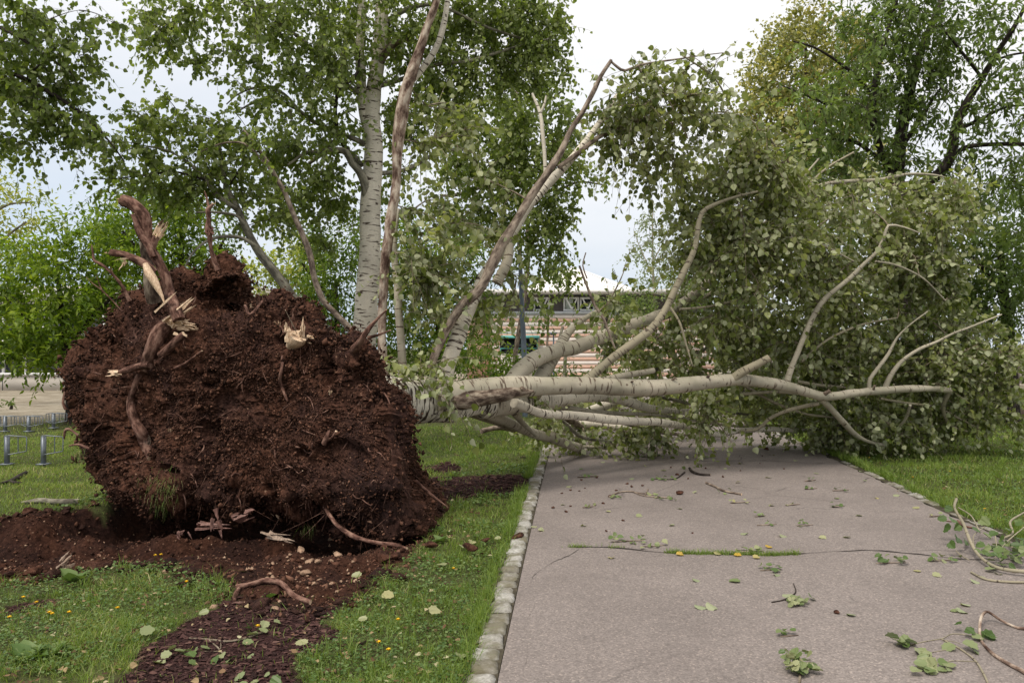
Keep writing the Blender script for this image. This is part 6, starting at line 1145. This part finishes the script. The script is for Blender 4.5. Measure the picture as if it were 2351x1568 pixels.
def onground(rows, z_off=0.0):
    out = []
    for x, y, w_, *lift in rows:
        c = G(x, y); on = bool(onpath(c[None], 0, 0)[0]); z = float(pathz(c[0], c[1])) if on else float(height(c[:1], c[1:2])[0]); r = w_ * .5 * c[1] / F
        out.append([c[0], c[1], z + r + z_off + (lift[0] if lift else 0), r])
    return np.array(out)
def stick(name, label, cat, rows, mt, extra=(), sides=8, leaves=(), lmat='litter_leaf', group=None, cap=True, rough=0.15):
    """a lying stick: main stem, side twigs, and leaves given as (px, py, size, var, lift)"""
    L = onground(rows); t = thing(name, label, cat, (L[0, 0], L[0, 1], 0), group)
    g = Geo(); tube(g, L, sides, 0.02, rough=rough, lump=0.1, cap=1 if cap else None, jag=.01, seed=float(R.integers(1, 99))); st = g.build('stem', [M[mt], M['wood']], t)
    for e_ in extra:
        g = Geo(); tube(g, onground(e_), 6, 0.02, rough=.1, cap=0); g.build('side_twig', M[mt], t)
    for (x, y, sz, vr, lf) in leaves:
        c = G(x, y); z = (float(pathz(c[0], c[1])) if onpath(c[None], 0, 0)[0] else float(height(c[:1], c[1:2])[0])) + .008 + lf; a = R.uniform(0, 6.28); g = Geo(); tilt = R.uniform(-.15, .5) if lf < .02 else R.uniform(-1.0, .2)
        put_leaves(g, np.array([[c[0], c[1], z]]), np.array([[math.cos(a), math.sin(a), tilt * .5]]), np.array([[R.normal() * (.35 + lf * 8), -.1 - lf * 8 + R.normal() * .3, 1.0]]), sz * .76, np.array([vr]), 'B'); g.build('leaf', M[lmat], t, smooth=False)
    return t
def lv(cx, cy, rx, ry, n, sz=.065, v=(.1, .6), lift=0.02):
    return [(cx + R.uniform(-rx, rx), cy + R.uniform(-ry, ry), sz * R.uniform(.75, 1.2), R.uniform(*v), R.uniform(0, lift)) for _ in range(n)]
stick('lying_root', 'thick brown root piece lying on the soil near the mulch', 'root', [(543, 1366, 14), (575, 1364, 14), (610, 1366, 14), (645, 1373, 14), (675, 1382, 14), (712, 1388, 11)], 'root_bark', [[(548, 1368, 10), (540, 1378, 12), (538, 1386, 8)]], 12)
stick('fallen_twig', 'forked leafy twig lying on the dark mulch in the foreground', 'twig', [(434, 1463, 4), (480, 1467, 5), (520, 1470, 5), (560, 1463, 5), (590, 1455, 4), (612, 1448, 3)], 'twig_pale',
      [[(480, 1468, 4), (500, 1482, 4), (512, 1496, 3)], [(508, 1470, 3), (506, 1486, 3), (502, 1498, 2)], [(500, 1490, 3), (440, 1492, 3), (400, 1500, 3), (370, 1506, 2)]], 8,
      [(612, 1440, .07, .62, .03), (628, 1436, .06, .58, .02), (600, 1450, .07, .55, .02), (592, 1458, .08, .6, .01), (558, 1452, .07, .1, .03), (570, 1448, .07, .15, .02), (556, 1475, .075, .45, .01), (510, 1500, .06, .6, .01), (528, 1508, .08, .5, 0), (496, 1510, .07, .15, .02), (540, 1512, .06, .1, .02), (512, 1520, .06, .55, 0), (460, 1490, .07, .5, .02), (448, 1498, .06, .45, .01), (430, 1508, .08, .2, .03), (400, 1500, .08, .5, .02), (385, 1498, .06, .55, .02), (368, 1510, .07, .62, .01), (374, 1522, .08, .62, 0), (432, 1525, .06, .3, .02), (420, 1500, .06, .4, .02), (575, 1500, .05, .5, 0)])
stick('fallen_twig', 'leaf cluster on a short twig at the lower edge of the mulch', 'twig', [(520, 1556, 3), (545, 1560, 3), (560, 1563, 2)], 'twig_pale', [], 6, [(562, 1552, .08, .5, .02), (590, 1560, .05, .6, 0), (620, 1566, .08, .2, .03), (550, 1566, .06, .45, .01), (608, 1545, .04, .5, 0)])
# torn bark and split wood under the root plate
def torn(px, py, d, n, L, w_, mt, label, dirs, seed, name='torn_bark', z=None):
    b = P(px, py, d); 
    if z is not None: b[2] = z
    t = thing(name, label, 'wood', (b[0], b[1], b[2])); splinters(t, b, dirs, w_, 'sliver', seed, mt, n, L); return t
torn(455, 1206, 6.85, 6, .26, .07, 'wood_red', 'strip of torn pinkish bark hanging in the dark gap under the plate', (1, 0, .05), 51)
torn(410, 1222, 6.6, 4, .08, .07, 'wood_red', 'lowest lump of torn reddish bark under the left of the plate', (.4, -.2, -.8), 52)
torn(495, 1205, 6.7, 5, .10, .09, 'wood_red', 'crumpled pinkish bark curl in the middle of the dark gap', (.3, -.3, -.8), 53)
torn(535, 1185, 6.95, 5, .12, .12, 'wood_red', 'reddish bark flake tucked under the earth overhang', (.6, -.3, .3), 54)
torn(608, 1232, 6.5, 4, .24, .06, 'wood_old', 'long split of pale wood lying on the pit floor', (1, -.15, -.18), 55, 'split_wood')
torn(140, 1312, 5.75, 7, .10, .06, 'wood_old', 'small heap of yellow wood splinters at the left edge of the pit', (.7, -.2, .6), 56, 'split_wood', z=0.02)
stick('lying_branch', 'short dark branch lying in the lawn by the bicycle racks', 'branch', [(0, 1117, 8), (18, 1113, 9), (30, 1106, 10), (45, 1098, 10), (60, 1089, 9)], 'bark_dark', [[(25, 1113, 9), (38, 1118, 9), (50, 1117, 6)]], 10)
stick('lying_branch', 'pale weathered log half sunk in the grass near the soil edge', 'branch', [(50, 1161, 6), (90, 1160, 12), (130, 1162, 13), (180, 1160, 12)], 'bark_grey', [], 10)

# ================================================================== litter on the path
stick('fallen_twig', 'brown bare stick near the far end of the open asphalt', 'twig', [(1583, 1082, 6), (1590, 1090, 6), (1608, 1096, 5), (1630, 1097, 5)], 'bark_dark', [], 8)
stick('fallen_twig', 'bent brown stick with small green leaves in the middle of the path', 'twig', [(1621, 1115, 5), (1642, 1124, 5), (1662, 1134, 5), (1702, 1142, 5)], 'bark_brown', [], 8, [(1648, 1137, .05, .1, .02), (1660, 1140, .05, .5, 0), (1672, 1132, .05, .2, .02)])
stick('fallen_twig', 'long thin twig with leaves at both ends on the path beside the kerb side', 'twig', [(1398, 1146, 4), (1420, 1136, 4), (1450, 1134, 4), (1480, 1144, 3), (1545, 1150, 3)], 'bark_brown', [[(1480, 1144, 3), (1488, 1128, 3)], [(1450, 1134, 3), (1500, 1142, 3)]], 6, lv(1412, 1146, 14, 4, 7, .06) + lv(1500, 1148, 14, 4, 5, .06, (.4, .7)) + lv(1535, 1150, 18, 5, 7, .06, (.05, .5)))
stick('fallen_twig', 'feathery bright green sprig with a dark stalk on the path', 'twig', [(1500, 1104, 2), (1540, 1106, 3), (1556, 1102, 3), (1572, 1090, 4)], 'bark_dark', [], 6, lv(1526, 1104, 24, 4, 12, .055, (.1, .35)))
def sprig(px, py, n, w_, label, v=(.1, .6), sz=.065, ry=5, lift=.035):
    return stick('fallen_twig', label, 'twig', [(px - w_, py + 1, 3), (px, py, 3), (px + w_, py - 2, 2)], 'bark_brown', [], 6, lv(px, py, w_, ry, n, sz * .8, v, lift))
sprig(1440, 1248, 12, 36, 'leafy sprig with upright green leaves above the grassy crack', (.05, .6), .075, 7, .05)
sprig(1500, 1260, 8, 24, 'sprig touching the left end of the grassy crack', (.3, .7), .07, 5)
sprig(1665, 1275, 0, 4, 'bare bit of twig in the crack') if False else None
sprig(1720, 1274, 8, 30, 'pale leaves on a twig lying over the grassy crack', (.4, .75), .07, 4)
sprig(2045, 1300, 13, 34, 'spray of round green leaves right of the path centre', (.05, .5), .07, 7, .05)
sprig(1770, 1317, 10, 24, 'small tuft of grey-green leaves below the grassy crack', (.1, .6), .065, 5)
sprig(2170, 1293, 11, 28, 'flat leaf spray beside the big branch on the right', (.2, .65), .065, 5)
stick('fallen_twig', 'leafy twig with a thin dark fork in the path foreground', 'twig', [(1772, 1392, 3), (1800, 1386, 3), (1826, 1370, 3), (1822, 1348, 2)], 'bark_dark', [[(1800, 1386, 3), (1828, 1395, 2)]], 6, lv(1832, 1396, 28, 9, 13, .07, (.2, .7), .03))
stick('fallen_twig', 'dense bunch of leaves on a stalk at the bottom edge of the frame', 'twig', [(1836, 1530, 6), (1838, 1545, 7), (1835, 1590, 7)], 'twig_pale', [], 6, lv(1835, 1552, 32, 16, 38, .056, (.1, .8), .09))
sprig(1812, 1470, 5, 20, 'two small leaf pairs above the bottom bunch', (.2, .5), .06, 5)
sprig(1350, 1098, 7, 24, 'little green sprig near the kerb at the far end of the path', (.1, .5), .06, 2); sprig(1352, 1168, 5, 14, 'pale leaf pair close to the kerb', (.4, .7), .06, 3)
sprig(1860, 1108, 5, 12, 'small green sprig on the right half of the far path', (.1, .3), .05, 2); sprig(1862, 1127, 6, 14, 'flat green sprig right of the bent brown stick', (.1, .3), .055, 2); sprig(1930, 1130, 5, 18, 'dark green leaf on a thin stem near the right kerb', (.1, .3), .06, 2)
sprig(1848, 1213, 6, 18, 'dark leaves on a crossing thin twig in mid path', (.05, .4), .06, 3); sprig(1745, 1192, 4, 12, 'thin twig with two leaves in mid path', (.2, .5), .05, 2); sprig(1925, 1168, 4, 14, 'green leaf on a stalk right of mid path', (.1, .3), .06, 2)
sprig(1760, 1212, 3, 22, 'bare thin twig with single leaf beside the crossing twig', (.1, .4), .05, 2); sprig(1700, 1160, 4, 22, 'pale curled leaves on a short stem in the middle distance', (.5, .8), .05, 2); sprig(1820, 1165, 3, 16, 'thin pale twig pair in the middle distance', (.5, .8), .05, 2)
sprig(2080, 1128, 3, 20, 'dark leaf lying by the right kerb bend', (.1, .3), .055, 2); sprig(2150, 1188, 4, 16, 'pale leaf against the right kerb stones', (.5, .8), .055, 3)
sprig(1615, 1054, 7, 22, 'green sprig just in front of the fallen branches', (.05, .4), .07, 3); sprig(1500, 1052, 6, 26, 'leafy scrap beneath the drooping crown', (.1, .5), .07, 3)
# single leaves, all alike
LEAVES = [(1246, 1222), (1232, 1210), (1402, 1288), (1560, 1172), (1700, 1232), (1605, 1340), (1622, 1404), (1645, 1408), (1700, 1345), (1790, 1328), (1795, 1376), (1805, 1238), (1925, 1150), (1990, 1105), (2010, 1146), (2115, 1320), (2140, 1328), (1980, 1085), (2225, 1398), (2222, 1418), (2198, 1415), (1962, 1422), (1340, 1210), (1530, 1085), (1445, 1104), (1400, 1180), (1765, 1100), (1700, 1068), (1830, 1060), (1770, 1048), (1600, 1070), (1480, 1075), (1380, 1065), (1340, 1080), (1650, 1035), (1720, 1030), (1880, 1090), (2050, 1140), (1980, 1190), (1300, 1120), (1290, 1160), (1540, 1210), (1880, 1240), (2250, 1345), (1590, 1135), (1690, 1112), (1765, 1165), (1460, 1190), (2110, 1170), (1935, 1240)]
for k, (x, y) in enumerate(LEAVES):
    c = G(x, y); a = R.uniform(0, 6.28); g = Geo(); z = float(pathz(c[0], c[1])) + .006
    put_leaves(g, np.array([[c[0], c[1], z]]), np.array([[math.cos(a), math.sin(a), R.uniform(0, .15)]]), np.array([[R.normal() * .25, R.normal() * .25, 1.0 if R.random() < .4 else -1.0]]), R.uniform(.045, .075), np.array([R.uniform(.35, .85)]), 'B')
    if y < 1130: top(g, 'fallen_leaf', M['litter_leaf'], 'small single leaf lying flat on the far asphalt near the fallen crown', 'leaf', 'single leaves on the far path', loc=np.array([c[0], c[1], z]), smooth=False)
    else: top(g, 'fallen_leaf', M['litter_leaf'], 'single pale leaf lying flat on the near open asphalt', 'leaf', 'single leaves on the near path', loc=np.array([c[0], c[1], z]), smooth=False)
for k, (x, y, vr) in enumerate([(1685, 1282, 1.0), (1552, 1280, .98), (1728, 1289, .85), (1640, 1281, .8), (1760, 1266, .97)]):
    c = G(x, y); g = Geo(); z = float(pathz(c[0], c[1])) + .012; put_leaves(g, np.array([[c[0], c[1], z]]), np.array([[1, .4 * k - .8, .05]]), np.array([[0, -.25, 1.0]]), .055, np.array([vr]), 'B'); top(g, 'fallen_leaf', M['litter_leaf'], 'yellow leaf caught along the grassy crack', 'leaf', 'yellow leaves along the crack', loc=np.array([c[0], c[1], z]), smooth=False)
for k, (x, y) in enumerate([(830, 1335), (1088, 1250), (842, 1432), (1055, 1525), (1150, 1246), (985, 1420), (1010, 1300), (905, 1380), (1060, 1262), (1190, 1180), (700, 1500), (320, 1470), (480, 1420)]):
    c = G(x, y); a = R.uniform(0, 6.28); z = float(height(c[:1], c[1:2])[0]) + .045; g = Geo(); put_leaves(g, np.array([[c[0], c[1], z]]), np.array([[math.cos(a), math.sin(a), .1]]), np.array([[.2, -.4, 1.0]]), R.uniform(.05, .085), np.array([R.uniform(.5, .8)]), 'B')
    top(g, 'fallen_leaf', M['litter_leaf'], 'pale single leaf resting on the grass strip or mulch left of the kerb', 'leaf', 'pale leaves on the left lawn', loc=np.array([c[0], c[1], z]), smooth=False)
for (x, y) in [(1310, 1128), (1330, 1130), (1450, 1122), (1560, 1140), (1555, 1095), (1580, 1104), (1660, 1100), (1400, 1144), (1310, 1165), (1300, 1178), (1365, 1163), (1385, 1160), (1343, 1124), (1415, 1130), (1392, 1224), (1760, 1035), (1750, 1050), (1700, 1085), (1540, 1078), (1620, 1080), (1270, 1168), (1440, 1115), (1290, 1135), (1800, 1080), (1335, 1105), (1590, 1230), (1430, 1200), (1920, 1417), (1745, 1068), (1475, 1120), (1370, 1100), (1640, 1050)]:
    big = (x, y) in ((1560, 1140), (1760, 1035)); c = G(x, y); s = (.045 if big else R.uniform(.010, .024)); V, Fc = rock(np.zeros(3), s, x * .37, (1.2, 1, .7)); g = Geo(); g.add(V, Fc); o = g.build('soil_clod', M['soil']); o.location = (float(c[0]), float(c[1]), float(pathz(c[0], c[1])) + s * .4)
    tag(o, 'larger dark clod of earth ' + ('on the path among the twigs' if y > 1100 else 'on the path under the crown') if big else 'small dark crumb of earth on the asphalt', 'clod', None if big else 'earth crumbs on the path')
for (x, y, s) in [(1190, 1243, .05), (1080, 1270, .06), (1115, 1250, .035), (990, 1262, .05), (880, 1300, .08), (905, 1290, .05)]:
    c = G(x, y); V, Fc = rock(np.zeros(3), s, x * .11, (1.3, 1, .6)); g = Geo(); g.add(V * (1 + .1 * fbm(V * 60, 2, seed=2))[:, None], Fc); o = g.build('soil_clod', M['soil']); o.location = (float(c[0]), float(c[1]), max(.03, float(height(c[:1], c[1:2])[0])) + s * .3)
    tag(o, {1190: 'dark clod of earth sitting on a kerb stone', 1080: 'broad dark clod in the grass strip beside the kerb', 1115: 'small dark clod right beside the broad one in the grass', 990: 'dark clod in the grass nearest the end of the pit', 880: 'largest sod of dark earth at the edge of the grass strip', 905: 'dark sod just above the largest one'}[x], 'clod')
# grass growing in the crack
g = Geo(); sel_ = CRACK[(CRACK[:, 0] > G(1530, 1275)[0]) & (CRACK[:, 0] < G(1835, 1279)[0])]; q = sel_[R.integers(0, len(sel_), 2600)] + R.normal(size=(2600, 2)) * np.array([.02, .014]); q = np.vstack([q, G(1330, 1259) + R.normal(size=(180, 2)) * np.array([.05, .012]), G(1415, 1262) + R.normal(size=(80, 2)) * np.array([.03, .012])]); n = len(q)
V, FF, vv = blades(q, R.gamma(4, .007, n).clip(.008, .06), R.uniform(.001, .0022, n), np.clip(R.normal(size=n) * .2 + .35, 0, 1), .8)
V[:, 2] += np.repeat(pathz(q[:, 0], q[:, 1]) - hz(q), 5); g.add(V, FF, 0, vv); tag(g.build('grass', M['grass']), kind='stuff', label='strip of grass growing in the path crack')
# dandelions
for k, (x, y) in enumerate([(355, 1297), (368, 1296), (52, 1385), (82, 1405), (112, 1424), (118, 1432), (157, 1432), (268, 1412), (427, 1355), (912, 1448), (868, 1497), (590, 1462), (890, 1520), (1040, 1320), (20, 1450), (2095, 1108), (2180, 1098), (1995, 1060), (2260, 1180)]):
    c = G(x, y); z = float(height(c[:1], c[1:2])[0]); hgt = R.uniform(.05, .08); t = thing('yellow_flower', 'small yellow flower in the left lawn' if x < 1200 else 'small yellow flower in the right lawn', 'flower', (c[0], c[1], z), 'yellow flowers in the left lawn' if x < 1200 else 'yellow flowers in the right lawn')
    g = Geo(); tube(g, np.array([[c[0], c[1], z, .0012], [c[0] + .004, c[1], z + hgt, .0012]]), 5, raw=True); g.build('stalk', M['clover'], t)
    g = Geo(); n = 22; a = np.arange(n) * 2.4; put_leaves(g, np.tile([c[0] + .004, c[1], z + hgt], (n, 1)), np.stack([np.cos(a), np.sin(a), np.linspace(.2, 1.3, n)], 1), np.tile([0, 0, 1.], (n, 1)) + R.normal(size=(n, 3)) * .1, .013, R.random(n), 'L'); g.build('flower_head', M['petal'], t)

# big broken branches on the right
rb = stick('broken_branch', 'leafy broken branch lying on the path at the right edge', 'branch', [(2196, 1206, 6.5, .22), (2192, 1222, 5.8, .19), (2212, 1248, 6.5, .14), (2228, 1275, 7.2, .08), (2250, 1298, 7.2, .04), (2290, 1318, 7.9, .02), (2351, 1328, 9.4, .02), (2430, 1335, 10.1, .02)], 'bark_twig',
     [[(2230, 1322, 5.8, 0), (2262, 1338, 5.8, 0), (2310, 1344, 6.5, 0), (2360, 1345, 6.5, 0), (2420, 1345, 6.5, 0)], [(2225, 1298, 2.9, .02), (2205, 1286, 2.9, .02), (2195, 1275, 2.2, .02)], [(2351, 1200, 4.3, .12), (2320, 1220, 5.0, .10), (2325, 1250, 5.0, .08), (2300, 1262, 5.0, .06), (2330, 1280, 5.0, .05), (2370, 1300, 5.8, .03)], [(2200, 1215, 2.9, .18), (2230, 1228, 2.9, .15), (2250, 1255, 2.9, .1)], [(2280, 1300, 2.9, .03), (2310, 1270, 2.9, .07), (2351, 1240, 2.9, .12)], [(2240, 1290, 2.2, .05), (2235, 1262, 2.2, .09), (2260, 1245, 1.5, .12)], [(2300, 1310, 2.2, .02), (2290, 1285, 2.2, .06), (2285, 1262, 2.2, .1)]], 10,
     [(2168, 1230, .085, .05, .22), (2175, 1248, .09, .1, .18), (2182, 1262, .11, .05, .14), (2190, 1245, .10, .15, .17), (2200, 1270, .11, .02, .10), (2205, 1250, .09, .2, .14), (2180, 1280, .09, .12, .10), (2215, 1275, .09, .05, .10), (2250, 1240, .12, .45, .16), (2256, 1262, .10, .4, .12), (2232, 1255, .09, .1, .13), (2262, 1280, .08, .2, .08), (2238, 1290, .08, .3, .06), (2290, 1260, .09, .1, .12), (2305, 1272, .09, .15, .10), (2315, 1255, .08, .2, .12), (2340, 1268, .1, .05, .10), (2330, 1300, .11, .15, .05), (2300, 1308, .1, .1, .04), (2280, 1310, .09, .45, .02), (2262, 1318, .09, .5, .01), (2320, 1318, .1, .2, .03), (2345, 1290, .1, .1, .06), (2350, 1240, .09, .15, .14), (2335, 1225, .08, .3, .14), (2290, 1325, .07, .6, 0), (2250, 1330, .07, .6, 0)] + lv(2310, 1285, 43.2, 26, 46, .085, (.0, .5), .10))
stick('broken_branch', 'thick reddish split stick lying against the right kerb', 'branch', [(2198, 1203, 8.6), (2225, 1200, 9.4), (2255, 1197, 7.9), (2285, 1196, 3.6)], 'root_bark', [[(2200, 1203, 3.6), (2214, 1212, 5.0), (2240, 1216, 5.0)], [(2168, 1198, 2.2), (2185, 1200, 2.9)]], 10)
stick('broken_branch', 'bare bent branch peeled white at its bend in the lower right corner', 'branch', [(2420, 1448, 7.2), (2351, 1455, 7.2), (2320, 1446, 5.8), (2290, 1438, 5.8, .02), (2270, 1436, 5.8, .05), (2258, 1440, 6.5, .05), (2250, 1455, 6.5, .03), (2252, 1480, 6.5), (2275, 1510, 7.2), (2310, 1535, 7.9), (2351, 1558, 10.1), (2400, 1590, 10.8)], 'bark_peel', [], 10)
stick('broken_branch', 'thin forked branch with scattered leaves in the lower right foreground', 'branch', [(2160, 1477, 2.9), (2180, 1488, 4.3), (2210, 1505, 4.3), (2240, 1530, 5.0), (2262, 1568, 5.8), (2275, 1600, 5.8)], 'bark_twig', [[(2160, 1477, 2.2), (2120, 1484, 2.2), (2090, 1491, 2.2)], [(2163, 1477, 2.2), (2190, 1465, 2.2), (2240, 1472, 2.2), (2252, 1475, 2.2)], [(2170, 1480, 2.2), (2195, 1484, 1.5), (2204, 1488, 1.5)], [(2240, 1530, 2.2), (2190, 1528, 2.2), (2170, 1532, 2.2)], [(2175, 1502, 2.2), (2140, 1508, 1.5)]], 8,
     lv(2078, 1493, 14.4, 8, 9, .075, (.1, .55), .04) + lv(2118, 1510, 8.6, 3, 3, .08, (.5, .7), .01) + [(2205, 1462, .06, .05, .04), (2215, 1470, .07, .1, .03), (2230, 1478, .08, .5, .01), (2285, 1478, .1, .1, .02), (2275, 1482, .08, .15, .01), (2210, 1498, .1, .5, .03), (2225, 1505, .08, .35, .02), (2190, 1500, .09, .5, .02)] + lv(2130, 1545, 24.5, 14, 10, .085, (.3, .7), .03) + lv(2180, 1550, 10.1, 5, 3, .07, (.3, .6), .01))
# brown scraps and dry leaves among the turf
g = Geo(); q = np.vstack([scatter(2600, -4, 0.5, 3.4, 10), scatter(700, 4.3, 8, 6, 13)]); q = q[inframe(q)]; s_, m_, g_ = region(q[:, 0], q[:, 1]); q = q[~s_ & ~onpath(q) & (~m_ | (R.random(len(q)) < .25))]; n = len(q); a = R.uniform(0, 6.28, n)
put_leaves(g, np.column_stack([q, hz(q) + R.uniform(.01, .035, n)]), np.stack([np.cos(a), np.sin(a), R.uniform(-.2, .4, n)], 1), R.normal(size=(n, 3)) * .4 + np.array([0, 0, 1.]), R.uniform(.012, .036, n), R.random(n) ** .8, '8')
M['scrap'] = varmat('dry_scrap', [(0, (.05, .028, .018)), (.5, (.16, .09, .05)), (.8, (.30, .22, .12)), (1, (.42, .40, .25))])
tag(g.build('leaf_litter', M['scrap'], smooth=False), kind='stuff', label='dry leaf scraps in the turf')

# lumps of earth along the torn edge of the pit
g = Geo(); k = 0
for j in range(230):
    a = int(R.integers(0, len(SOIL))); b = (a + 1) % len(SOIL); t_ = R.random(); c = SOIL[a] * (1 - t_) + SOIL[b] * t_ + R.normal(size=2) * .07
    if abs(c[0]) > 5 or c[1] < 4.3 or onpath(c[None], .2)[0]: continue
    V, Fc = rock(np.zeros(3), float(np.clip(R.gamma(2.5, .012), .012, .075)), j * .41, (1.2, 1, .7)); V = V * (1 + .12 * fbm(V * 70 + j, 2, seed=2))[:, None]
    g.add(V + np.array([c[0], c[1], float(height(c[:1], c[1:2])[0]) + .012]), Fc, B=np.tile([R.uniform(0, .9), 0, 0], (len(V), 1)))
tag(g.build('soil_lumps', M['soil']), kind='stuff', label='dark lumps of earth along the pit edge')
